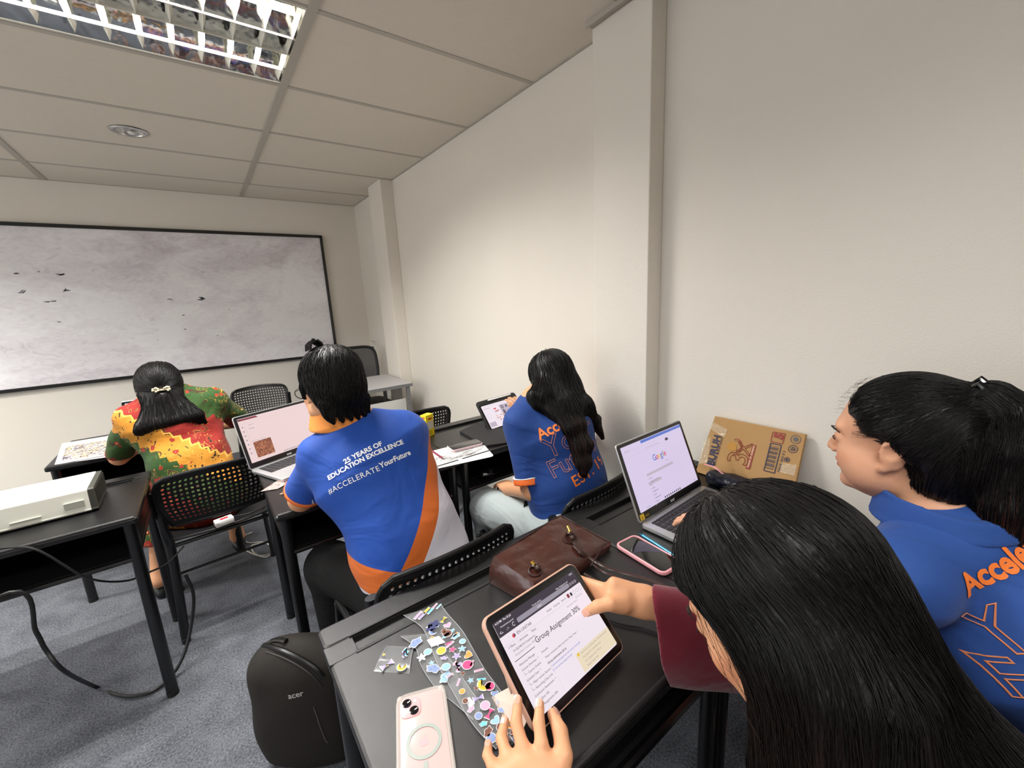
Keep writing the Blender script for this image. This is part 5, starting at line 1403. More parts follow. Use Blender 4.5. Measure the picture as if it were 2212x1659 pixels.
S = Sculpt(); S.cone(leg2[0][0], leg2[0][1], .105, .080, .05).cone(leg2[1][0], leg2[1][1], .105, .080, .05).cone(leg2[0][1], leg2[0][2] + (0, 0, .0), .076, .062, .03, flat=1).cone(leg2[1][1], leg2[1][2], .076, .062, .03, flat=1).loft((.36, 1.13, .54), (.51, 1.13, .54), (0, 1, 0), (.13, .12), (.13, .12), .05)
skin('trousers', S, .007, cloth_mat('black_trousers', '0a0a0b', .9, (12, .008), sheen=0), P2, O2)
for hx, kn, an, to in leg2:
    S = Sculpt(); S.cone(an * (1, 1, 0) + (0, -.01, .045), to * (1, 1, 0) + (0, .03, .038), .042, .036, .02); S.cut((0, 0, .002), (0, 0, -1), .002); skin('shoe', S, .006, M_SHOE, P2, O2)
HS = Sculpt(); HS.frame(HR, hc, 1.0); HS.ell((0, -.020, .040), (.089, .108, .092), .02).ell((0, -.045, -.020), (.080, .078, .070), .03)
HS.ell((0, .118, .02), (.075, .062, .10), .015, 's'); HS.ell((-.10, .02, -.055), (.04, .055, .05), .012, 's'); HS.ell((.10, .02, -.055), (.04, .055, .05), .012, 's')
for k in range(17):
    x = -.068 + .0085 * k; HS.cone((x, -.078 + .35 * x * x * 8, -.055), (x * 1.04, -.080 + 3 * x * x, -.092 - .010 * (k % 3)), .016, .003, .008)
for x in (-1, 1): HS.cone((x * .079, .010, .01), (x * .079, .018, -.018), .012, .004, .01)
HS.frame(); skin('hair', HS, .004, M_HAIR, P2, O2)
crown = hc + HR @ np.array([.01, -.03, .13])
def fl2(P): d = P - crown; d[:, 2] -= .12; return d / (np.linalg.norm(d, axis=1)[:, None] + 1e-6)
v_ = HS.mesh(.012)[0]; strands('hair_strands', HS, v_, fl2, 2600, 12, .010, M_STR, P2, O2, off=(0, .004), rad=.0009, jit=.14, sd=5)
# glasses temple just in front of the cheek
mb = MB(); g_ = lambda p: hc + HR @ np.array(p) - O2
for x in (-1, 1): mb.tube([g_((x * .076, -.01, .012)), g_((x * .074, .04, .012)), g_((x * .068, .098, .010))], .0016, 6); mb.tube([g_((x * .068, .100, .010 + 0))] + [g_((x * .038 + .027 * math.cos(a), .110, .004 + .020 * math.sin(a))) for a in np.linspace(0 if x > 0 else math.pi, (0 if x > 0 else math.pi) + 6.28, 18)], .0015, 6)
mb.tube([g_((-.010, .112, .008)), g_((.010, .112, .008))], .0014, 6); mb.build('glasses', M_BLACK, P2, smooth=True)
mb = MB(); c_ = hc + HR @ np.array([-.035, -.015, .133]) - O2
for k in range(5):
    y = -.016 + .008 * k
    for sx in (-1, 1): mb.tube([c_ + HR @ np.array([sx * .004, y, .016]), c_ + HR @ np.array([sx * .017, y, .006]), c_ + HR @ np.array([sx * .021, y, -.012])], [.0045, .004, .0025], 6)
mb.tube([c_ + HR @ np.array([-.010, -.022, .014]), c_ + HR @ np.array([0, 0, .020]), c_ + HR @ np.array([.006, .022, .016])], .006, 8)
mb.build('hair_claw', mat('claw_black', '0b0b0d', .2), P2, smooth=True)
# ------------------------------------------------------------------ long-haired person in navy blue (desk by the wall)
def print_line(T, shirt, org, txt, sub, pa, pb, m, up, name='lettering', like=None, ratio=1.0, **kw):
    "lettering on a garment; pb fixes its slope and size, or like=(direction, up, size) of another line"
    A = place(T, *pa)
    if A is None: return like
    if like is None:
        B = place(T, *pb); e = nrm(B - A); u = nrm(up - (up @ e) * e)
        v, _ = text_geo(sub, 1.0); sz = np.linalg.norm(B - A) / max(v[:, 0].max(), .1)
    else: e, u, sz = like; sz = sz * ratio
    lettering_on(T, txt, sz, A, e, u, m, shirt, name=name, origin=org, **kw); return e, u, sz / ratio
M_OR, M_ORL = mat('orange_print', 'f07c30', .6), mat('peach_outline_print', 'e08a5c', .6)
O3 = np.array([1.03, 1.04, 0.])
pel, wst, chs, nk = np.array([1.04, 1.06, .55]), np.array([1.04, 1.10, .70]), np.array([1.035, 1.17, .88]), np.array([1.015, 1.225, 1.005])
hc = ony(1188, 822, 1.26); HR = basis((.10, .96, -.24), (0, .24, 1))
shL, shR = np.array([.905, 1.19, .935]), np.array([1.185, 1.18, .935])
elL, wrL = np.array([.895, 1.12, .69]), np.array([.93, 1.33, .615])
elR, wrR = np.array([1.30, 1.33, .78]), ony(1141, 898, 1.60)
S = Sculpt(); head(S, hc, HR, .98, neck=nk); trunk(S, pel, wst, chs, nk, shL, shR, hipw=.15, waw=.12, chw=.145)
for sh, el, wr_ in ((shL, elL, wrL), (shR, elR, wrR)): S.cone(sh, el, .043, .037, .02); S.cone(el, wr_, .036, .025, .01)
hand(S, wrL, basis((.3, .9, -.1), (0, 0, 1)), .93)
fd = nrm(ony(1118, 866, 1.66) - wrR)
hand(S, wrR, basis(fd, (-.3, -.5, .8)) @ np.diag([-1, 1, 1]), .93, curl=(.25, .35, .4, .4), thumb=((.5, .3), .2, .2))
leg3 = ((np.array([.95, 1.05, .53]), np.array([.885, 1.42, .50]), np.array([.88, 1.36, .09]), np.array([.86, 1.50, .04])), (np.array([1.12, 1.05, .53]), np.array([1.17, 1.44, .50]), np.array([1.18, 1.42, .09]), np.array([1.18, 1.56, .04])))
for hx, kn, an, to in leg3: S.cone(hx, kn, .085, .058, .04); S.cone(kn, an, .055, .034, .03); S.cone(an, to, .035, .024, .02)
P3 = skin('person', S, .0045, M_SKIN2, origin=O3, tint=head_tint(hc, HR, .98)); tag(P3, 'person with waist-length dark hair in a navy shirt and grey trousers, holding a tablet', 'person')
face_parts(hc, HR, .98, P3, O3)
M_NAVY = cloth_mat('navy_cloth', '1d3f82', .7, (8, .012))
S = Sculpt(); trunk(S, pel + (0, -.02, -.05), wst, chs, nk - (0, 0, .015), shL, shR, g=.018, hipw=.165, waw=.145, chw=.155, dp=(.125, .115, .115))
for sh, el in ((shL, elL), (shR, elR)): S.cone(sh, sh + (el - sh) * .82, .058, .062, .02, flat=1)
shirt3 = skin('polo_shirt', S, .005, M_NAVY, P3, O3, deform=folds(.006, 17, 31)); T3 = bvh_world(shirt3, O3)
for sh, el in ((shL, elL), (shR, elR)):
    a = sh + (el - sh) * .76; b = sh + (el - sh) * .86
    S = Sculpt(); S.cone(a - (b - a) * .3, b, .0665, .0665, .01, flat=1); S.cone(a - (b - a) * 2, a, .10, .10, .002, 's', flat=1); skin('sleeve_cuff', S, .004, mat('orange_rib2', 'ee6f2c', .75), P3, O3)
    S = Sculpt(); c_ = a + (b - a) * .12; S.cone(a - (b - a) * .6, c_, .0668, .0678, .01, flat=1); S.cone(a - (b - a) * 2, a - (b - a) * .05, .10, .10, .002, 's', flat=1); skin('white_piping', S, .003, M_WHITE, P3, O3)
up = np.array([0, .30, 1.0])
L3 = print_line(T3, shirt3, O3, 'Accelerate', 'Acce', (1166, 950), (1221, 922), M_OR, up, bold=.0012)
print_line(T3, shirt3, O3, 'Your', 'Y', (1184, 992), None, M_ORL, up, like=L3, ratio=2.0, outline=.0007)
print_line(T3, shirt3, O3, 'Future', 'F', (1193, 1034), None, M_ORL, up, like=L3, ratio=1.65, outline=.0007)
print_line(T3, shirt3, O3, 'EST. 1997', 'EST.', (1241, 1053), None, M_OR, up, like=L3, ratio=1.05, bold=.0004)
A, B = place(T3, 1240, 1026), place(T3, 1300, 1003)
S = Sculpt(); S.cone(leg3[0][0], leg3[0][1], .10, .082, .05).cone(leg3[1][0], leg3[1][1], .10, .082, .05).cone(leg3[0][1], leg3[0][2], .080, .062, .03, flat=1).cone(leg3[1][1], leg3[1][2], .080, .062, .03, flat=1).loft((.95, 1.05, .54), (1.12, 1.05, .54), (0, 1, 0), (.13, .12), (.13, .12), .05)
tr3 = skin('trousers', S, .006, cloth_mat('grey_sweatcloth', 'a9b3b5', .9, (10, .014)), P3, O3, deform=folds(.006, 20, 8))
lg = place(bvh_world(tr3, O3), 1132, 1094)
if lg is not None: MB().add([lg - O3 + q for q in ((-.012, -.012, .004), (.010, -.012, .006), (.012, -.010, .024), (-.006, -.010, .028))], [(0, 1, 2, 3)]).build('printed_emblem', M_DARK, tr3)
for hx, kn, an, to in leg3:
    S = Sculpt(); S.cone(an * (1, 1, 0) + (0, -.01, .042), to * (1, 1, 0) + (0, .03, .036), .040, .034, .02); S.cut((0, 0, .002), (0, 0, -1), .002); skin('shoe', S, .006, M_SHOE, P3, O3)
HS = Sculpt(); HS.frame(HR, hc, .98); HS.ell((0, -.020, .038), (.087, .104, .092), .02).ell((0, -.045, -.030), (.084, .075, .09), .03); HS.ell((0, .10, -.02), (.062, .06, .10), .02, 's'); HS.frame()
def back3(px, py, y): return ony(px, py, y)
def onb(px, py, h=.012):
    q = place(T3, px, py); return back3(px, py, 1.05) if q is None else q + nrm(CAM - q) * h
h0 = hc + HR @ np.array([.005, -.055, -.02])
Lp = [h0, onb(1214, 878, .018), onb(1247, 922), onb(1257, 962), onb(1260, 1000), onb(1261, 1026)]
for _ in range(2): Lp = [Lp[0]] + [(Lp[i - 1] * np.array([0, 1, 0]) + 2 * Lp[i] * np.array([0, 1, 0]) + Lp[i + 1] * np.array([0, 1, 0])) / 4 + Lp[i] * np.array([1, 0, 1]) for i in range(1, len(Lp) - 1)] + [Lp[-1]]
wd = [(.078, .060), (.078, .030), (.050, .022), (.042, .018), (.028, .014), (.010, .008)]
for i in range(5): HS.loft(Lp[i], Lp[i + 1], (1, 0, 0), wd[i], wd[i + 1], .03)
Lq = [hc + HR @ np.array([.04, -.060, -.04]), onb(1258, 880, .012), onb(1284, 910, .010), ony(1302, 945, 1.06)]
wq = [(.045, .045), (.045, .024), (.024, .014), (.007, .006)]
for i in range(3): HS.loft(Lq[i], Lq[i + 1], (1, 0, 0), wq[i], wq[i + 1], .03)
Lr = [hc + HR @ np.array([-.060, -.03, -.01]), onb(1164, 858, .02), onb(1166, 878, .010)]
wr3 = [(.030, .045), (.040, .030), (.030, .012)]
for i in range(2): HS.loft(Lr[i], Lr[i + 1], (1, 0, 0), wr3[i], wr3[i + 1], .03)
skin('hair', HS, .0045, M_HAIR, P3, O3)
v_ = HS.mesh(.014)[0]; crown = hc + HR @ np.array([0, -.0, .13]); tipp = Lp[-1]
def fl3(P):
    d = P - crown; d /= np.linalg.norm(d, axis=1)[:, None] + 1e-6; low = np.clip((hc[2] - P[:, 2]) / .1, 0, 1)[:, None]
    conv = (Lp[-1] - P) * np.array([1.2, 1, 1]) ; conv /= np.linalg.norm(conv, axis=1)[:, None] + 1e-6
    return d * (1 - low) + (conv * .55 + np.array([0.15, -.1, -.6])) * low
strands('hair_strands', HS, v_[v_[:, 2] > hc[2] - .25], fl3, 2200, 18, .016, M_STR, P3, O3, off=(0, .004), rad=.0009, jit=.08, sd=7)
strands('hair_strands', HS, v_[v_[:, 2] < hc[2] - .08], fl3, 700, 12, .016, M_STRB, P3, O3, off=(0, .004), rad=.0009, jit=.10, sd=8)

# ------------------------------------------------------------------ person with the ponytail (desk with the silver laptop)
O4 = np.array([1.13, -.22, 0.])
hc = at(1942, 950, .775); HR = basis((.03, .99, -.12), (-.02, .12, 1)); HSC = 1.0
pel, wst, chs, nk = np.array([1.14, -.21, .55]), np.array([1.11, -.13, .70]), np.array([1.05, -.01, .855]), np.array([1.005, .100, .980])
fw4 = np.array([.225, .974, 0]); sd4 = np.array([.974, -.225, 0])
mid = chs * .35 + nk * .65
shL, shR = mid - sd4 * .160 + (0, 0.015, -.025), mid + sd4 * .165 + (0, 0, -.03)
elL = np.array([.85, .30, .775])
elR, wrR = np.array([1.29, -.02, .72]), np.array([1.20, .16, .63])
wrL = onz(1460, 1098, .800) + np.array([-.035, -.150, .022])
S = Sculpt(); head(S, hc, HR, HSC, neck=nk, jaw=1.10); trunk(S, pel, wst, chs, nk, shL, shR)
# the mole on the jaw is colour, the fuller cheek is shape
S.frame(HR, hc, HSC); 
for x in (-1, 1): S.ell((x * .040, .035, -.045), (.030, .040, .035), .02)
S.ell((0, .02, -.092), (.040, .045, .020), .02); S.frame()
for sh, el, wr_ in ((shL, elL, wrL), (shR, elR, wrR)): S.cone(sh, el, .047, .040, .02); S.cone(el, wr_, .038, .026, .01)
tp = onz(1460, 1098, .800); wrL = tp + np.array([-.035, -.150, .022]); hd = nrm(tp - wrL)
hand(S, wrL, basis(hd, (0, 0, 1)), .95, curl=(.22, .25, .25, .25)); hand(S, wrR, basis((-.2, .97, -.05), (0, 0, 1)) @ np.diag([-1, 1, 1]), .95)
for x in (-.09, .09):
    a = pel + sd4 * x; k_ = a + fw4 * .42 + (0, 0, -.05); k_[1] = min(k_[1], .26); S.cone(a - (0, 0, .02), k_, .085, .058, .04); S.cone(k_, k_ * (1, 1, 0) + (0, -.04, .09), .055, .035, .03); S.cone(k_ * (1, 1, 0) + (0, -.04, .09), k_ * (1, 1, 0) + (0, .10, .035), .034, .024, .02)
ht = head_tint(hc, HR, HSC, lips=(.85, .42, .42)); 
def tint4(v):
    t = ht(v); q = (v - hc) @ HR; d = np.linalg.norm(q - np.array([-.052, .030, -.073]), axis=1); t[(d < .010) & (q[:, 0] < 0) & (np.hypot(q[:, 1] - .030, q[:, 2] + .073) < .0022)] *= .25
    return t
P4 = skin('person', S, .0032, M_SKIN, origin=O4, tint=tint4, smooth=2); tag(P4, 'person with a high ponytail in a blue shirt with orange lettering, face in profile', 'person')
face_parts(hc, HR, HSC, P4, O4)
M_BLUE4 = cloth_mat('royal_blue_cloth', '284c92', .7, (7, .012))
S = Sculpt(); trunk(S, pel + (0, -.02, -.04), wst, chs, nk - (0, 0, .01), shL, shR, g=.018, hipw=.18, waw=.16, chw=.180, dp=(.14, .125, .125))
for sh, el in ((shL, elL), (shR, elR)): S.cone(sh, sh + (el - sh) * .80, .066, .068, .03, flat=1)
shirt4 = skin('polo_shirt', S, .005, M_BLUE4, P4, O4, deform=folds(.0055, 14, 44), smooth=2); T4 = bvh_world(shirt4, O4)
up = nrm(nk - wst)
L4 = print_line(T4, shirt4, O4, 'Accelerate', 'Accel', (2090, 1288), (2209, 1224), M_OR, up, bold=.0016)
print_line(T4, shirt4, O4, 'Your', 'Y', (2128, 1408), None, M_ORL, up, like=L4, ratio=1.85, outline=.0009)
print_line(T4, shirt4, O4, 'Future', 'F', (2164, 1500), None, M_ORL, up, like=L4, ratio=1.55, outline=.0009)
for sh, el in ((shL, elL),):
    a = sh + (el - sh) * .76; b = sh + (el - sh) * .85
    S = Sculpt(); S.cone(a - (b - a) * .3, b, .0715, .0715, .01, flat=1); S.cone(a - (b - a) * 2, a, .10, .10, .002, 's', flat=1); skin('sleeve_cuff', S, .004, MATS['orange_rib2'], P4, O4)
# soft turned-down collar
S = Sculpt(); cb_ = nk + np.array([-.003, .0, .012]); cx = nrm(np.array([0, .22, 1.0]))
S.loft(cb_ - cx * .020, cb_ + cx * .036, sd4, (.100, .102), (.080, .082), .008); S.loft(cb_ - cx * .06, cb_ + cx * .07, sd4, (.077, .077), (.073, .073), .003, 's')
S.cut(cb_ + cx * .030 + (0, 0, 0), (0, -.10, 1)); S.cut(cb_ - cx * .018, (0, -.1, -1))
S.ell(cb_ + np.array([0, .115, .01]), (.022, .05, .07), .004, 's')
skin('collar', S, .0035, M_BLUE4, P4, O4, smooth=2)
S = Sculpt()
for x in (-.09, .09):
    a = pel + sd4 * x; k_ = a + fw4 * .42 + (0, 0, -.05); k_[1] = min(k_[1], .26); S.cone(a - (0, 0, .02), k_, .105, .08, .05); S.cone(k_, k_ * (1, 1, 0) + (0, -.04, .09), .078, .06, .03, flat=1)
skin('trousers', S, .008, MATS['black_trousers'], P4, O4)
HS = Sculpt(); HS.frame(HR, hc, HSC)
HS.ell((0, -.020, .036), (.083, .100, .090), .02); HS.ell((0, -.045, .010), (.078, .076, .078), .03); HS.ell((0, -.060, -.042), (.070, .060, .066), .03)
HS.ell((0, .112, -.035), (.085, .075, .105), .012, 's'); HS.ell((0, .120, .045), (.075, .060, .062), .012, 's')
for x in (-1, 1): HS.ell((x * .072, .080, .028), (.035, .040, .040), .010, 's')
for x in (-1, 1): HS.ell((x * .085, .015, -.045), (.04, .062, .045), .010, 's'); HS.ell((x * .088, .035, -.01), (.03, .05, .04), .012, 's')
tie = np.array([0, -.092, .078])
HS.cone((0, -.05, .050), tie, .055, .018, .03); HS.frame()
tw = hc + HR @ tie * HSC
pt4 = [tw, tw + (.003, -.022, .010), tw + (.005, -.048, -.014), tw + (.0, -.056, -.07), tw + (-.005, -.054, -.16), tw + (-.01, -.062, -.28), tw + (-.01, -.085, -.38)]
pr4 = [.018, .025, .032, .036, .037, .032, .016]
for i in range(6): HS.loft(pt4[i], pt4[i + 1], (1, 0, 0), (pr4[i] * 1.25, pr4[i]), (pr4[i + 1] * 1.25, pr4[i + 1]), .012)
skin('hair', HS, .0032, M_HAIR, P4, O4, smooth=2)
v_ = HS.mesh(.012)[0]; pp4 = np.array(pt4)
def fl4(P):
    tocl = tw - P; n_ = np.linalg.norm(tocl, axis=1)[:, None]; on = (P[:, 1] > tw[1] - .004)[:, None]
    dd = np.linalg.norm(P[:, None] - pp4[None, :-1], axis=2); i = dd.argmin(1); dn = pp4[np.minimum(i + 1, 6)] - pp4[i]; dn /= np.linalg.norm(dn, axis=1)[:, None] + 1e-9
    return np.where(on, tocl / (n_ + 1e-6), dn)
q4 = (v_ - hc) @ HR
strands('hair_strands', HS, v_, fl4, 4200, 16, .011, M_STR, P4, O4, off=(0, .0025), rad=.0006, jit=.07, sd=9)
strands('hair_strands', HS, v_[(v_[:, 1] < tw[1] - .02) & (v_[:, 2] < tw[2] - .1)], fl4, 900, 12, .014, M_STRB, P4, O4, off=(0, .003), rad=.0006, jit=.08, sd=10)
# fine baby hairs at the hairline
rng = np.random.RandomState(3); ln = []
for k in range(70):
    a = rng.uniform(.2, 1.05); x = rng.uniform(-.06, .03)
    p = np.array([x, .070 * math.cos(a) + .012, .040 + .085 * math.sin(a)]); d = np.array([rng.normal(0, .3), .6 * math.cos(a) - .5, .8 * math.sin(a) + rng.normal(0, .3)]); c_ = np.array([rng.normal(0, .5), -1.2, -.4])
    ln.append([hc + HR @ (p + d * t * .010 + c_ * t * t * .010) for t in np.linspace(0, 1, 7)])
for k in range(160):
    x = -.074 + rng.normal(0, .002); p = np.array([x, rng.uniform(.015, .050), rng.uniform(.02, .06)])
    ln.append([hc + HR @ (p + np.array([-.002 * math.sin(3 * t), -.020 * t, .005 * t * t - .004 * t]) * 1.2) for t in np.linspace(0, 1, 6)])
curves('baby_hairs', ln, M_STR, P4, O4, rad=.00022)
mb = MB(); rng = random.Random(2)
for k in range(9):
    a = 2 * math.pi * k / 9; mb.tube([tw + HR @ np.array([.024 * math.cos(a), -.004, .030 * math.sin(a)]) - O4, tw + HR @ np.array([.030 * math.cos(a), -.010, .038 * math.sin(a)]) - O4, tw + HR @ np.array([.022 * math.cos(a + .3), -.020, .028 * math.sin(a + .3)]) - O4], .0055, 8)
mb.build('hair_claw', mat('glossy_black', '0b0b0d', .12), P4, smooth=True)

# ------------------------------------------------------------------ person in the wine red top, reading the tablet
O5 = np.array([.60, -.22, 0.])
hc = np.array([.470, .150, 1.045]); HR = basis((-.06, .80, -.60), (.03, .60, .80)); HSC = 1.03
pel, wst, chs, nk = np.array([.60, -.27, .53]), np.array([.585, -.25, .67]), np.array([.545, -.11, .79]), np.array([.51, .005, .885])
shR, shL = np.array([.655, .0, .80]), np.array([.395, -.075, .81])
wrR = at(1392, 1300, .80); elR = np.array([.80, .17, .765])
wrL = at(1165, 1785, .520); elL = np.array([.30, -.02, .84])
S = Sculpt(); head(S, hc, HR, HSC, neck=nk); trunk(S, pel, wst, chs, nk, shL, shR, hipw=.15, waw=.13, chw=.14)
S.cone(shR, elR, .045, .042, .02); S.cone(elR, wrR, .040, .027, .01); S.cone(shL, elL, .045, .042, .02); S.cone(elL, wrL, .040, .027, .01)
# right hand: thumb over the glass, fingers behind the tablet
D = .80
kn = at(1318, 1283, D)
S.loft(wrR, kn, nrm(at(1318, 1258, D) - at(1318, 1310, D)), (.030, .022), (.034, .017), .015)
tb = [at(1345, 1303, .785), at(1318, 1303, .775), at(1291, 1310, .775), at(1268, 1322, .785)]
S.cone(tb[0], tb[1], .017, .0135, .015).cone(tb[1], tb[2], .0130, .0115, .004).cone(tb[2], tb[3], .0115, .0085, .004)
nT = Rt[:, 2]
for k, (px, py) in enumerate(((1300, 1262), (1298, 1276), (1300, 1290), (1304, 1302))):
    E_ = ct + Rt @ np.array([.121, (.050, .033, .016, .0)[k], -.021]); a = kn * .5 + at(1322, (1264, 1277, 1291, 1303)[k], D + .004) * .5; b = E_ + Rt[:, 0] * .010; c_ = E_ - Rt[:, 0] * .022; d_ = c_ - Rt[:, 0] * .022 + nT * .002
    S.cone(a, b, .0095, .0088, .008).cone(b, c_, .0088, .0080, .003).cone(c_, d_, .0080, .0066, .003)
# left hand spread over the lower corner of the tablet
dL = dict(pinky=[(1088, 1672, .570), (1064, 1655, .580), (1053, 1631, .598), (1055, 1610, .612)], ring=[(1119, 1650, .580), (1094, 1630, .592), (1083, 1594, .615), (1091, 1558, .636)],
          middle=[(1146, 1645, .576), (1129, 1612, .588), (1115, 1562, .610), (1119, 1512, .634)], index=[(1176, 1650, .576), (1170, 1608, .586), (1164, 1562, .604), (1166, 1521, .626)],
          thumb=[(1206, 1700, .565), (1218, 1632, .580), (1210, 1580, .602), (1194, 1543, .626)])
rr = dict(pinky=(.0095, .0082, .0074, .0062), ring=(.0105, .0092, .0084, .0068), middle=(.0108, .0096, .0087, .0070), index=(.0106, .0095, .0087, .0070), thumb=(.0150, .0125, .0112, .0085))
for k, q in dL.items():
    P_ = [at(*p) for p in q]; r_ = rr[k]
    for i in range(3): S.cone(P_[i], P_[i + 1], r_[i], r_[i + 1], .012 if i == 0 else .003)
S.loft(wrL, at(1150, 1668, .570), nrm(at(1200, 1690, .6) - at(1100, 1690, .6)), (.028, .020), (.040, .015), .015)
S.cone(at(1110, 1662, .577), at(1190, 1660, .574), .012, .013, .015)
for x in (-.08, .08):
    a = pel + np.array([x, 0, -.02]); k_ = a + np.array([x * .3 - .02, .40, -.03]); S.cone(a, k_, .085, .058, .04); S.cone(k_, k_ * (1, 1, 0) + (0, -.05, .09), .055, .035, .03); S.cone(k_ * (1, 1, 0) + (0, -.05, .09), k_ * (1, 1, 0) + (0, .08, .035), .034, .024, .02)
P5 = skin('person', S, .0030, M_SKIN2, origin=O5, tint=head_tint(hc, HR, HSC), smooth=1); tag(P5, 'person in a wine red top with long loose dark hair bending over a tablet', 'person')
face_parts(hc, HR, HSC, P5, O5)
M_NAIL = mat('fingernail', 'd59f8a', .25, coat=.3)
def nail(tip, prev, nrm_, r):
    d = nrm(tip - prev); n_ = nrm(nrm_ - (nrm_ @ d) * d); s_ = np.cross(d, n_); R_ = np.stack([s_, d, n_], 1); mb = MB(); n = 6
    c_ = tip - d * r * .2; v = []
    for i in range(n + 1):
        for j in range(n + 1):
            u, w_ = -1 + 2 * i / n, -1 + 2 * j / n; uu = u * (1 - .22 * max(0, w_) ** 2 - .15 * max(0, -w_) ** 2)
            v.append(c_ + R_ @ np.array([uu * r * .72, w_ * r * .85, r * (.90 + .16 * math.sqrt(max(0, 1 - (uu * .8) ** 2)) - .10 * max(0, w_) ** 2)]) - O5)
    mb.add(v, [(i * (n + 1) + j, (i + 1) * (n + 1) + j, (i + 1) * (n + 1) + j + 1, i * (n + 1) + j + 1) for i in range(n) for j in range(n)])
    mb.build('fingernail', M_NAIL, P5, smooth=True)
for k, q in dL.items():
    a, b = at(*q[-1]), at(*q[-2]); tv = nrm(CAM - a)
    nail(a, b, tv * .55 + np.array([0, .35, .6]) if k != 'thumb' else tv * .4 + np.array([.8, 0, .3]), rr[k][-1])
nail(tb[3], tb[2], nrm(CAM - tb[3]), .0090)
M_WINE = cloth_mat('wine_cloth', '6e1a2c', .85, (9, .010), sheen=.3)
S = Sculpt(); trunk(S, pel + (0, -.02, -.05), wst, chs, nk - (0, 0, .01), shL, shR, g=.018, hipw=.165, waw=.145, chw=.155)
cuffP = at(1428, 1372, .735)
S.cone(shR, elR, .060, .070, .03)
S.cone(shL, elL, .060, .062, .03)
skin('blouse', S, .005, M_WINE, P5, O5, deform=folds(.005, 16, 55), smooth=2)
cd_ = nrm(cuffP - elR); cs_ = nrm(at(1430, 1300, .74) - at(1420, 1480, .74)); S = Sculpt()   # wide open sleeve
S.loft(elR - cd_ * .03, cuffP + cd_ * .06, cs_, (.074, .062), (.088, .048), .03); S.loft(elR, cuffP + cd_ * .14, cs_, (.045, .035), (.072, .034), .004, 's'); nv = nrm(cuffP - CAM); nl = nrm(at(1380, 1397, .74) - at(1440, 1400, .74)); nl = nrm(nl - (nl @ nv) * nv); S.cut(cuffP, nrm(nl + .10 * nv), .002)
skin('sleeve', S, .0032, M_WINE, P5, O5, deform=folds(.0025, 20, 56), smooth=2)
S = Sculpt()
for x in (-.08, .08):
    a = pel + np.array([x, 0, -.02]); k_ = a + np.array([x * .3 - .02, .40, -.03]); S.cone(a, k_, .10, .078, .05); S.cone(k_, k_ * (1, 1, 0) + (0, -.05, .09), .076, .058, .03, flat=1)
skin('trousers', S, .008, MATS['black_trousers'], P5, O5)
HS = Sculpt(); HS.frame(HR, hc, HSC); HS.ell((0, -.011, .040), (.090, .105, .094), .02); HS.ell((0, -.030, -.02), (.086, .070, .075), .03)
HS.ell((.0, .112, -.040), (.088, .074, .130), .015, 's'); HS.ell((0, .125, .032), (.078, .052, .060), .012, 's')
for x in (-1, 1): HS.ell((x * .078, .082, .010), (.040, .050, .055), .012, 's')
HS.frame()
g0 = hc + HR @ np.array([-.050, -.040, -.04]); g1 = np.array([.425, .075, .90]); g2 = np.array([.43, .035, .76]); g3 = np.array([.44, .02, .62])
HS.loft(g0, g1, (0, 1, 0), (.070, .050), (.075, .050), .03); HS.loft(g1, g2, (0, 1, 0), (.075, .045), (.072, .035), .02); HS.loft(g2, g3, (0, 1, 0), (.072, .035), (.05, .02), .02)
b0, b1, b2, b3 = hc + HR @ np.array([.0, -.040, -.01]), np.array([.490, .0, .930]), np.array([.53, -.11, .845]), np.array([.57, -.30, .71])
HS.loft(b0, b1, (1, 0, 0), (.086, .062), (.098, .048), .03); HS.loft(b1, b2, (1, 0, 0), (.098, .048), (.145, .046), .02); HS.loft(b2, b3, (1, 0, 0), (.145, .046), (.14, .028), .02)
skin('hair', HS, .0035, M_HAIR, P5, O5, smooth=2)
v_ = HS.mesh(.011)[0]; part = hc + HR @ np.array([.02, .02, .15])
def fl5(P):
    d = P - part; d /= np.linalg.norm(d, axis=1)[:, None] + 1e-6; q = (P - hc) @ HR; low = np.clip((.03 - q[:, 2]) / .08, 0, 1)[:, None]
    left = np.clip((g0[0] + .03 - P[:, 0]) / .05, 0, 1)[:, None]
    dn = np.array([-.03, -.12, -1.0]) * left + np.array([.15, -.75, -.60]) * (1 - left)
    return d * (1 - low) + dn * low
strands('hair_strands', HS, v_, fl5, 9000, 20, .012, M_STR, P5, O5, off=(0, .0045), rad=.00045, jit=.07, sd=11)
strands('hair_strands', HS, v_[(v_[:, 2] < .90)], fl5, 1300, 14, .014, M_STRB, P5, O5, off=(0, .005), rad=.00045, jit=.09, sd=12)
# wisps across the cheek
rng = np.random.RandomState(6); ln = []
for k in range(13):
    x0 = -.070 + rng.normal(0, .002); y0 = .030 + rng.uniform(-.01, .022); z0 = rng.uniform(.02, .075)
    e = [np.array([x0 - .006 * math.sin(2.2 * t) - .006 * t, y0 + .012 * math.sin(2.5 * t) * rng.uniform(.2, 1) - .022 * t * t, z0 - t * (.10 + rng.uniform(0, .05))]) for t in np.linspace(0, 1, 10)]
    ln.append([hc + HR @ (q * HSC) for q in e])
curves('loose_wisps', ln, M_STRB, P5, O5, rad=.0003)
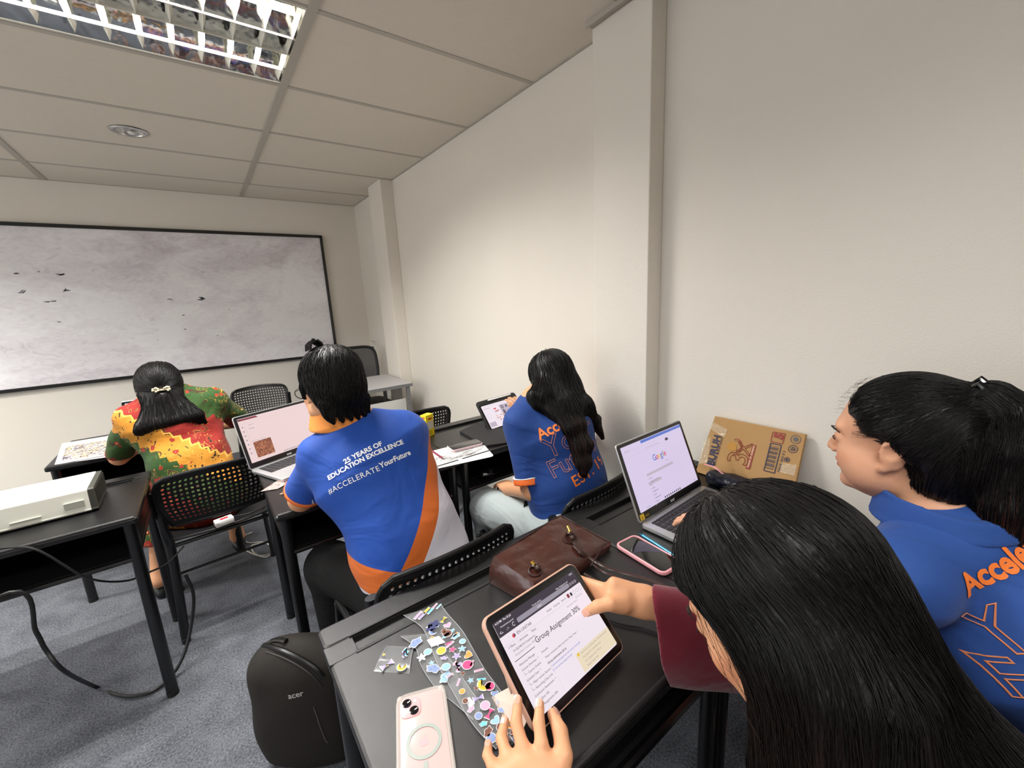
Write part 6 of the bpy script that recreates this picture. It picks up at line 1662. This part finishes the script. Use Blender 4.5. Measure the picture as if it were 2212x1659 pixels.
# ------------------------------------------------------------------ brown leather bag
M_LEATH = mat('brown_leather', '43231c', .27, spec=.55, bump=(13, .010), var=(3, .5, '351a15'), coat=.25)
M_LSTR = mat('leather_strap', '36201c', .4, bump=(90, .001)); M_BRASS = mat('brass', 'c9a24c', .28, metal=1)
tA, tB, tC, tD = onz(1066, 1203, .808), onz(1209, 1112, .812), onz(1316, 1168, .758), onz(1240, 1262, .772)
bA, bB, bC, bD = onz(1058, 1260, TZ + .001), onz(1209, 1112, .812) * (1, 1, 0) + (-.012, -.012, TZ + .001), onz(1316, 1168, .758) * (1, 1, 0) + (-.004, -.004, TZ + .001), onz(1160, 1318, TZ + .001)
tD = bD * (1, 1, 0) + (.01, .02, .785)
OB_ = (bA + bB + bC + bD) / 4
t = thing('leather_bag', 'glossy dark brown leather shoulder bag lying on the desks behind the rose-cased tablet', 'bag', OB_)
n1, n2, n3 = 26, 26, 6; mb = MB()
def bagp(u, v, w_):
    b = bA * (1 - u) * (1 - v) + bB * u * (1 - v) + bC * u * v + bD * (1 - u) * v; t_ = tA * (1 - u) * (1 - v) + tB * u * (1 - v) + tC * u * v + tD * (1 - u) * v
    p = b * (1 - w_) + t_ * w_; puff = 16 * u * (1 - u) * v * (1 - v)
    p = p + np.array([0, 0, w_ * (.004 * puff ** .5 + .0035 * math.sin(9 * u + 5 * v) * puff ** .5 + .002 * noise.noise(Vector((u * 7, v * 7, 1)))) ])
    e = (1 - abs(2 * w_ - 1) ** 2) * .006; c = (bA + bC) / 2
    return p + nrm((p - c) * (1, 1, 0)) * e - OB_
idx = {}
def vid(i, j, k):
    if (i, j, k) not in idx: idx[(i, j, k)] = len(mb.v); mb.v.append(tuple(bagp(i / n1, j / n2, k / n3)))
    return idx[(i, j, k)]
for i in range(n1):
    for j in range(n2):
        for k in (0, n3): mb.f.append((vid(i, j, k), vid(i + 1, j, k), vid(i + 1, j + 1, k), vid(i, j + 1, k)))
for i in range(n1):
    for k in range(n3):
        for j in (0, n2): mb.f.append((vid(i, j, k), vid(i + 1, j, k), vid(i + 1, j, k + 1), vid(i, j, k + 1)))
for j in range(n2):
    for k in range(n3):
        for i in (0, n1): mb.f.append((vid(i, j, k), vid(i, j + 1, k), vid(i, j + 1, k + 1), vid(i, j, k + 1)))
mb.build('body', M_LEATH, t, smooth=True)
BAGT = BVHTree.FromPolygons([tuple(np.array(v) + OB_) for v in mb.v], mb.f)
def onbag(px, py, h=.0):
    q = place(BAGT, px, py); return (onz(px, py, .78) if q is None else q + (0, 0, h)) - OB_
seam = MB()
for e in ([(1066, 1206), (1110, 1176), (1160, 1145), (1206, 1116)], [(1214, 1116), (1250, 1136), (1290, 1158), (1312, 1170)], [(1306, 1176), (1292, 1198), (1276, 1222)]): seam.tube([onbag(x, y, .001) for x, y in e], .0016, 6)
seam.build('piping', M_LSTR, t, smooth=True)
for (x, y), (x2, y2) in (((1232, 1158), (1240, 1176)), ((1156, 1229), (1166, 1238))):
    a, b = onbag(x, y, .010), onbag(x2, y2, .008); tg = MB()
    tg.tube([onbag(x + 14 * math.cos(q), y + 6 + 11 * math.sin(q), .002) for q in np.linspace(0, 6.28, 14)], .0022, 6); tg.build('strap_tab', M_LSTR, t, smooth=True)
    MB().tube([a + (a - b) * .7, a], .0042, 12).build('toggle', M_BRASS, t, smooth=True)
    k_ = MB(); k_.ball(a * .4 + b * .6, .0075, 10); k_.tube([a + (.006 * math.cos(q), .006 * math.sin(q), 0) for q in np.linspace(0, 6, 10)], .003, 6); k_.build('knot', M_LSTR, t, smooth=True)
def dsk(px, py, h): return onz(px, py, TZ + h) - OB_
for off in (0, 1):
    pts = [onbag(1240, 1176 + 6 * off, .006), onbag(1256, 1195 + 6 * off, .007), onbag(1275, 1212 + 8 * off, .008), dsk(1310, 1226 + 12 * off, .022), dsk(1350, 1238 + 15 * off, .012), dsk(1400, 1252 + 16 * off, .010), dsk(1450, 1272 + 12 * off, .010), dsk(1500, 1296 + 8 * off, .010)]
    MB().tube(spline(pts, 6), .0048, 8, flat=.5).build('strap', M_LSTR, t, smooth=True)
MB().tube(spline([dsk(1262, 1240, .012), dsk(1300, 1262, .008), dsk(1360, 1292, .006), dsk(1420, 1300, .006), dsk(1480, 1296, .006)], 5), .0038, 8).build('strap', M_LSTR, t, smooth=True)
cable('thin dark cord on the desk between the tablet and the wine red sleeve', [onz(x, y, TZ + .004) for x, y in ((1312, 1338), (1350, 1350), (1385, 1356), (1425, 1368), (1460, 1372))], .0022, M_CABLE, 'cord')

# ------------------------------------------------------------------ flattened cardboard box leaning on the wall
M_CARD = mat('cardboard', 'b08a58', .75, bump=(240, .0003, (1, 1, .1)), var=(6, .4, 'a27c4c'))
A0, A1 = np.array([1.452, .738, .941]), np.array([1.452, .451, .940])
Bm = np.array([1.375, .62, TZ + .004]); exc = nrm(A1 - A0); nc = nrm(np.cross(exc, A0 - Bm)); nc = nc if nc @ (CAM - A0) > 0 else -nc; eyc = np.cross(nc, exc)
def oncard(px, py):
    d = ray(px, py); s_ = ((A0 - CAM) @ nc) / (d @ nc); q = CAM + d * s_ - A0; return (q @ exc, q @ eyc)
t = thing('cardboard_box', 'flattened brown cardboard carton with printed cooking oil graphics leaning on the wall', 'box', A0, rot=np.stack([exc, eyc, nc], 1).tolist())
bl, br_ = oncard(1508, 1005), oncard(1719, 1030); hC = np.linalg.norm(A0 - Bm) * .985
hC = abs((Bm - A0) @ eyc)
Lq = [(0, 0), (np.linalg.norm(A1 - A0), 0), (br_[0] + .004, -hC), (bl[0] - .004, -hC)]
mb = MB(); mb.prism(Lq[::-1], -.016, -.001, .0015); mb.build('carton', M_CARD, t)
p = Panel(t)
def crect(key, pxs, z=.0006): p.poly(key, [oncard(*q) for q in pxs], z)
def ctext(key, s_, a, b, capx, z=.001, **kw):   # baseline from pixel a to pixel b, cap height in pixels
    A, B = np.array(oncard(*a)), np.array(oncard(*b)); L_ = np.linalg.norm(B - A); v, _ = text_geo(s_, 1.0); sz = L_ / v[:, 0].max()
    p.text(key, s_, A[0], A[1], sz, z=z, rot=math.atan2(B[1] - A[1], B[0] - A[0]), **kw)
ctext('navy', 'BURUH', (1541, 1007), (1557, 943), 14, bold=.0012)
ctext('navy', 'MINYAK MASAK SAWIT', (1545, 1006), (1563, 944), 5, bold=.0001)
for k in range(2): p.line('red', [oncard(1589 + (14 - 3 * k) * math.cos(a) - (7) * math.sin(a) * .3, 965 + (17 - 4 * k) * math.sin(a)) for a in np.linspace(-1.9, 1.9, 16)], .0022 - .0008 * k, .0007)
crect('gold', [(1568, 967), (1576, 957), (1584, 953), (1592, 962), (1590, 972), (1580, 975)])
for ch, a, b in (('3', (1612, 1010), (1617, 988)), ('X', (1618, 986), (1624, 962))):
    A, B = np.array(oncard(*a)), np.array(oncard(*b)); v, _ = text_geo(ch, 1.0); sz = np.linalg.norm(B - A) / v[:, 0].max() * 1.15
    p.text('red', ch, A[0], A[1], sz, z=.0010, rot=math.atan2(B[1] - A[1], B[0] - A[0]), outline=.0009)
crect('red', [(1610, 1012), (1620, 1014), (1634, 962), (1626, 960)]); ctext('cream', 'TAHAN 3X GORENG', (1617, 1011), (1631, 964), 5, bold=.0002)
def cframe(key, c, w_): 
    c = [np.array(oncard(*q)) for q in c]; p.line(key, c + [c[0]], w_, .0009)
cframe('red', [(1670, 933), (1697, 937), (1690, 959), (1665, 953)], .0022); ctext('red', '5', (1690, 950), (1693, 940), 12, bold=.002)
cframe('navy', [(1665, 957), (1688, 962), (1673, 1022), (1650, 1016)], .0026)
for k in range(17):
    f0 = k / 17.0; a = np.array([1664, 962]) * (1 - f0) + np.array([1651, 1012]) * f0; b = np.array([1683, 966]) * (1 - f0) + np.array([1670, 1017]) * f0
    p.line('navy', [oncard(*a), oncard(*b)], .0006 + .0011 * ((k * 7) % 3), .0008)
for x, y, r, key in ((1719, 949, 11, 'grey'), (1713, 970, 10, 'navy'), (1700, 993, 6, 'navy')):
    p.line(key, [oncard(x + r * math.cos(a), y + r * .8 * math.sin(a)) for a in np.linspace(0, 6.3, 18)], .0018, .0007)
    p.poly(key, [oncard(x + r * .55 * math.cos(a), y + r * .45 * math.sin(a)) for a in np.linspace(0, 5.5, 10)], .0007)
p.line('gold', [oncard(1713 + 4 * math.cos(a), 970 + 3.5 * math.sin(a)) for a in (1.57, 3.67, 5.76, 1.57)], .0010, .0010)
ctext('navy', 'HALAL 5KG X 3', (1684, 1020), (1697, 975), 4, bold=.0001)
p.build({'navy': ('lettering', mat('print_navy', '232848', .6)), 'red': ('red_print', mat('print_red', '8f3328', .6)), 'gold': ('drop_emblem', mat('print_gold', 'b5832f', .6)), 'cream': ('lettering', mat('print_cream', 'e2cfa6', .6)), 'grey': ('round_mark', mat('print_slate', '5b5a5c', .6))})
M_TAPE = mat('clear_tape', 'e9dcc0', .06, alpha=.38, bump=(60, .006))
mb = MB(); n = 10
for q in ([(1540, 912), (1572, 928), (1565, 945), (1533, 925)], [(1520, 955), (1536, 945), (1528, 1000), (1509, 1003)], [(1690, 1000), (1722, 1005), (1716, 1028), (1684, 1020)]):
    c = [np.array(oncard(*e)) for e in q]
    mb.add([(*(c[0] * (1 - u) * (1 - v) + c[1] * u * (1 - v) + c[2] * u * v + c[3] * (1 - u) * v), .0014 + .0008 * math.sin(13 * u + 9 * v) + .0008 * math.sin(21 * v)) for u in np.linspace(0, 1, n) for v in np.linspace(0, 1, n)],
           [(i * n + j, (i + 1) * n + j, (i + 1) * n + j + 1, i * n + j + 1) for i in range(n - 1) for j in range(n - 1)])
mb.build('clear_tape', M_TAPE, t, smooth=True)
# navy pouch with a pink strap
S = Sculpt(); S.box((1.345, .565, TZ + .022), (.03, .125, .022), .018, .01, rot=Matrix.Rotation(.10, 3, 'Z')); S.ell((1.33, .62, TZ + .030), (.035, .06, .018), .02)
po = skin('zip_pouch', S, .005, mat('navy_satin', '161a28', .32, bump=(30, .006)), None, np.array([1.34, .60, TZ]), deform=folds(.004, 40, 3)); tag(po, 'dark navy satin pouch with a pink strap between the silver laptop and the cardboard', 'pouch')
MB().tube([np.array(q) - np.array([1.34, .60, TZ]) for q in spline([onz(1522, 1003, TZ + .045), onz(1545, 1010, TZ + .052), onz(1562, 1024, TZ + .05), onz(1580, 1031, TZ + .046), onz(1605, 1036, TZ + .04)], 6)], .0042, 8, flat=.5).build('strap', M_PCASE, po, smooth=True)

# ------------------------------------------------------------------ sticker sheets
M_FILM = mat('clear_film', 'dfe2e6', .08, alpha=.16); M_FILM.node_tree.nodes['Principled BSDF'].inputs['Coat Weight'].default_value = 1
SK = {k: mat('sticker_' + k, c, .45) for k, c in dict(white='efeef2', pink='ee9fbb', hot='d8457e', blue='8fb9dd', lilac='a79ad6', yellow='ecc44c', orange='e79a48', brown='6d4230', aqua='6cc3d6', slate='7f93bf', navy='2d3466').items()}
def shp(kind, n=20):
    a = np.linspace(0, 2 * math.pi, n, endpoint=False)
    if kind == 'star': return [((1 if k % 2 == 0 else .48) * math.cos(q), (1 if k % 2 == 0 else .48) * math.sin(q)) for k, q in enumerate(np.linspace(0, 2 * math.pi, 10, endpoint=False))]
    if kind == 'cloud': return [((1 + .16 * math.sin(5 * q)) * math.cos(q), (.62 + .12 * math.sin(5 * q)) * math.sin(q)) for q in a]
    if kind == 'heart': return [(math.sin(q) ** 3, .82 * math.cos(q) - .3 * math.cos(2 * q) - .12 * math.cos(3 * q)) for q in a]
    if kind == 'moon': return [(math.cos(q), math.sin(q)) for q in np.linspace(.9, 5.4, 12)] + [(.45 + .72 * math.cos(q), .72 * math.sin(q)) for q in np.linspace(5.0, 1.3, 9)]
    if kind == 'bow': return [(1, .6), (.3, .15), (-.3, .15), (-1, .6), (-1, -.6), (-.3, -.15), (.3, -.15), (1, -.6)]
    if kind == 'bar': return [(1, .28), (-1, .28), (-1, -.28), (1, -.28)]
    if kind == 'flower': return [((.75 + .3 * math.cos(5 * q)) * math.cos(q), (.75 + .3 * math.cos(5 * q)) * math.sin(q)) for q in a]
    if kind == 'wave': return [(-1 + 2 * k / 9, .35 * math.sin(k * 1.1) + .15) for k in range(10)] + [(1 - 2 * k / 9, .35 * math.sin((9 - k) * 1.1) - .15) for k in range(10)]
    return [(math.cos(q), math.sin(q)) for q in a]
def film(label, stations, items, seed, zb, wave=.0025):
    P0_ = [onz(*a, TZ + zb) for a, b in stations]; P1_ = [onz(*b, TZ + zb) for a, b in stations]; A = spline(P0_, 5); B = spline(P1_, 5); o = A[0] * 1.0; o[2] = TZ
    t = thing('sticker_sheet', label, 'stickers', o, group='clear sticker sheets on the near desk'); m_ = len(A); n = 6; rng = random.Random(seed)
    def zz(i, u): return wave * (1 + math.sin(i * .55 + seed)) * .5
    v = [A[i] * (1 - u) + B[i] * u + (0, 0, zz(i, u)) - o for i in range(m_) for u in np.linspace(0, 1, n)]
    f = [(i * n + j, i * n + j + 1, (i + 1) * n + j + 1, (i + 1) * n + j) for i in range(m_ - 1) for j in range(n - 1)]
    mk('clear_film', v, f, M_FILM, t, True)
    ed = MB(); ed.tube([v[i * n] for i in range(m_)], .0005, 4); ed.tube([v[i * n + n - 1] for i in range(m_)], .0005, 4); ed.build('film_edge', mat('film_edge', 'c8ccd2', .2, alpha=.7), t)
    lay = {}
    for px, py, s_, kind, col, rot in items:
        c = onz(px, py, TZ + zb + wave + .0006) - o; r = s_ * .00072
        for key, k_, dz in (('white', 1.13, 0), (col, 1.0, .0002)):
            if col == 'navy' and key == 'white': continue
            pts = [(c[0] + r * k_ * (x * math.cos(rot) - y * math.sin(rot)), c[1] + r * k_ * (x * math.sin(rot) + y * math.cos(rot)), c[2] + dz) for x, y in shp(kind)]
            mbx = lay.setdefault(key, MB()); cc = tuple(c + (-.72 * r * k_ * math.cos(rot) * (kind == 'moon'), -.72 * r * k_ * math.sin(rot) * (kind == 'moon'), dz)); nn = len(pts); mbx.add(pts + [cc], [(k, (k + 1) % nn, nn) for k in range(nn)])
        if s_ > 11 and kind in ('round', 'cloud', 'heart', 'flower'):    # little inner dots
            for dx in (-.3, .3):
                mbx = lay.setdefault('navy', MB()); pts = [(c[0] + r * (dx + .08 * math.cos(q)), c[1] + r * (.1 + .08 * math.sin(q)), c[2] + .0004) for q in np.linspace(0, 6.28, 7)]; mbx.add(pts, [tuple(range(7))])
    for k, mbx in lay.items():
        o_ = mk('sticker_' + k, mbx.v, mbx.f, SK[k], t); tag(o_, kind='stuff')
rng = random.Random(21)
def fill(pairs, n, cols, smin=7, smax=15):
    out = []
    for k in range(n):
        s_ = (k + .5) / n * (len(pairs) - 1); i = int(s_); fr = s_ - i; u = .5 + (.30 if k % 3 == 0 else -.30 if k % 3 == 1 else 0) + rng.uniform(-.06, .06)
        a = np.array(pairs[i][0]) * (1 - fr) + np.array(pairs[min(i + 1, len(pairs) - 1)][0]) * fr; b = np.array(pairs[i][1]) * (1 - fr) + np.array(pairs[min(i + 1, len(pairs) - 1)][1]) * fr
        c = a * (1 - u) + b * u; out.append((c[0], c[1], rng.uniform(smin, smax), rng.choice(('round', 'cloud', 'star', 'heart', 'bow', 'flower', 'moon', 'bar', 'cloud')), rng.choice(cols), rng.uniform(-.8, .8)))
    return out
st2 = [((866, 1376), (928, 1370)), ((897, 1398), (940, 1386)), ((910, 1440), (965, 1418)), ((938, 1482), (992, 1452)), ((978, 1518), (1014, 1488)), ((1022, 1556), (1042, 1528))]
film('clear strip of pale blue cloud stickers passing under the longest sticker strip', st2, [(898, 1388, 18, 'cloud', 'slate', .3), (911, 1420, 12, 'flower', 'white', 0), (924, 1408, 10, 'round', 'blue', .2), (936, 1444, 17, 'cloud', 'slate', -.9), (932, 1432, 8, 'star', 'blue', 0), (962, 1462, 16, 'cloud', 'blue', .5)], 2, .0015)
st1 = [((808, 1450), (884, 1456)), ((822, 1420), (888, 1425)), ((836, 1395), (893, 1398))]
film('small clear square with a purple bow, a yellow moon and a blue ribbon', st1, [(836, 1436, 15, 'bow', 'lilac', .1), (836, 1437, 5, 'star', 'yellow', .1), (868, 1440, 12, 'moon', 'yellow', .8), (829, 1414, 5, 'star', 'yellow', .3), (878, 1408, 13, 'wave', 'aqua', 1.3), (873, 1412, 11, 'wave', 'lilac', 1.2)], 5, .001)
st3 = [((872, 1330), (953, 1308)), ((908, 1352), (972, 1332)), ((926, 1385), (1000, 1366)), ((944, 1432), (1022, 1402)), ((972, 1485), (1050, 1452)), ((1005, 1540), (1085, 1498)), ((1040, 1588), (1112, 1546)), ((1072, 1620), (1128, 1588))]
it = [(903 + 9 * k, 1329 - 5 * k + (6 if k % 2 else 0), 15 - k, 'bar', ('pink', 'lilac', 'yellow', 'aqua', 'pink', 'blue')[k], .45) for k in range(6)] + [(935, 1352, 22, 'cloud', 'navy', .4), (966, 1368, 12, 'round', 'brown', 0), (966, 1370, 8, 'cloud', 'white', 0), (972, 1392, 12, 'bar', 'pink', .2), (984, 1371, 9, 'bar', 'orange', .3), (1010, 1436, 13, 'round', 'hot', 0), (988, 1440, 16, 'wave', 'pink', 1.4), (1046, 1478, 16, 'moon', 'yellow', .5), (1058, 1482, 11, 'round', 'hot', .2)]
film('longest clear strip, crowded with pink, blue and yellow cartoon stickers', st3, it + fill(st3[1:], 52, ['pink', 'blue', 'lilac', 'slate', 'aqua', 'blue', 'orange', 'yellow', 'hot', 'slate', 'brown'], 6, 12), 9, .005)
# white paper tabs stuck under the strip
M_TAB = mat('tab_paper', 'e8e9ea', .6)
sheet('paper_tab', 'white paper tab sticking out beside the long sticker strip, upper one', 'paper', [(922, 1383), (948, 1374), (962, 1388), (932, 1398)], TZ + .0085, M_TAB, .0006)
sheet('paper_tab', 'white paper tab beside the long sticker strip, lower one near the phone', 'paper', [(1004, 1512), (1014, 1506), (1026, 1520), (1014, 1530)], TZ + .004, M_TAB, .0006)

# ------------------------------------------------------------------ backpack on the floor
wB, nB = np.array([.82, -.57, 0.]), np.array([-.57, -.82, 0.]); cB = np.array([.088, 1.275, 0.]); RB = np.stack([wB, -nB, [0, 0, 1]], 1)
S = Sculpt(); S.frame(RB, cB); S.box((0, .0, .20), (.150, .070, .20), .065, .01); S.ell((0, -.01, .30), (.150, .075, .135), .04); S.ell((-.01, -.035, .16), (.135, .060, .15), .04); S.cut((0, 0, .002), (0, 0, -1), .01)
M_PACK = mat('backpack_fabric', '1f1b17', .75, bump=(500, .0008), var=(4, .5, '191613'), spec=.3)
bpk = skin('backpack', S, .006, M_PACK, None, cB, deform=folds(.005, 13, 17), smooth=2); tag(bpk, 'dark olive-brown backpack standing on the carpet beside the nearest desk', 'backpack')
TB = bvh_world(bpk, cB)
def pb(px, py, h=0): q = place(TB, px, py); return None if q is None else q + nrm(CAM - q) * h - cB
zp = [q for q in (pb(x, y, .001) for x, y in ((541, 1402), (552, 1396), (570, 1394), (600, 1402), (632, 1415), (660, 1430), (684, 1447), (698, 1462))) if q is not None]
if len(zp) > 3: MB().tube(spline(zp, 4), .0075, 8).build('zip', mat('zip_black', '080808', .35), bpk, smooth=True)
zp = [q for q in (pb(x, y, .001) for x, y in ((545, 1412), (575, 1408), (610, 1420), (645, 1438), (675, 1460), (695, 1482))) if q is not None]
if len(zp) > 3: MB().tube(spline(zp, 4), .0032, 6).build('piping', mat('pack_piping', '1d1a17', .6), bpk, smooth=True)
zp = [q for q in (pb(x, y, .001) for x, y in ((678, 1528), (684, 1545), (692, 1570), (702, 1595), (708, 1604))) if q is not None]
if len(zp) > 3: MB().tube(spline(zp, 4), .0020, 6).build('pocket_zip', mat('zip_grey', '4a4743', .5), bpk, smooth=True)
zp = pb(537, 1410, .004)
if zp is not None: mb = MB(); mb.ball(zp, .006, 8); mb.build('zip_puller', M_SILVER, bpk, smooth=True)
hq = [q for q in (pb(x, y, .012) for x, y in ((585, 1384), (600, 1381), (618, 1384))) if q is not None]
if len(hq) == 3: MB().tube(spline(hq, 4), .008, 8, flat=.5).build('grab_handle', mat('zip_black', '080808', .35), bpk, smooth=True)
A, B = place(TB, 624, 1508), place(TB, 657, 1500)
if A is not None and B is not None:
    e = nrm(B - A); v, _ = text_geo('acer', 1.0); lettering_on(TB, 'acer', np.linalg.norm(B - A) / v[:, 0].max(), A, e, nrm(np.array([0, 0, 1.]) - e[2] * e), mat('logo_silver', 'b9b6b0', .35, metal=.4), bpk, origin=cB, bold=.0005, off=.003)
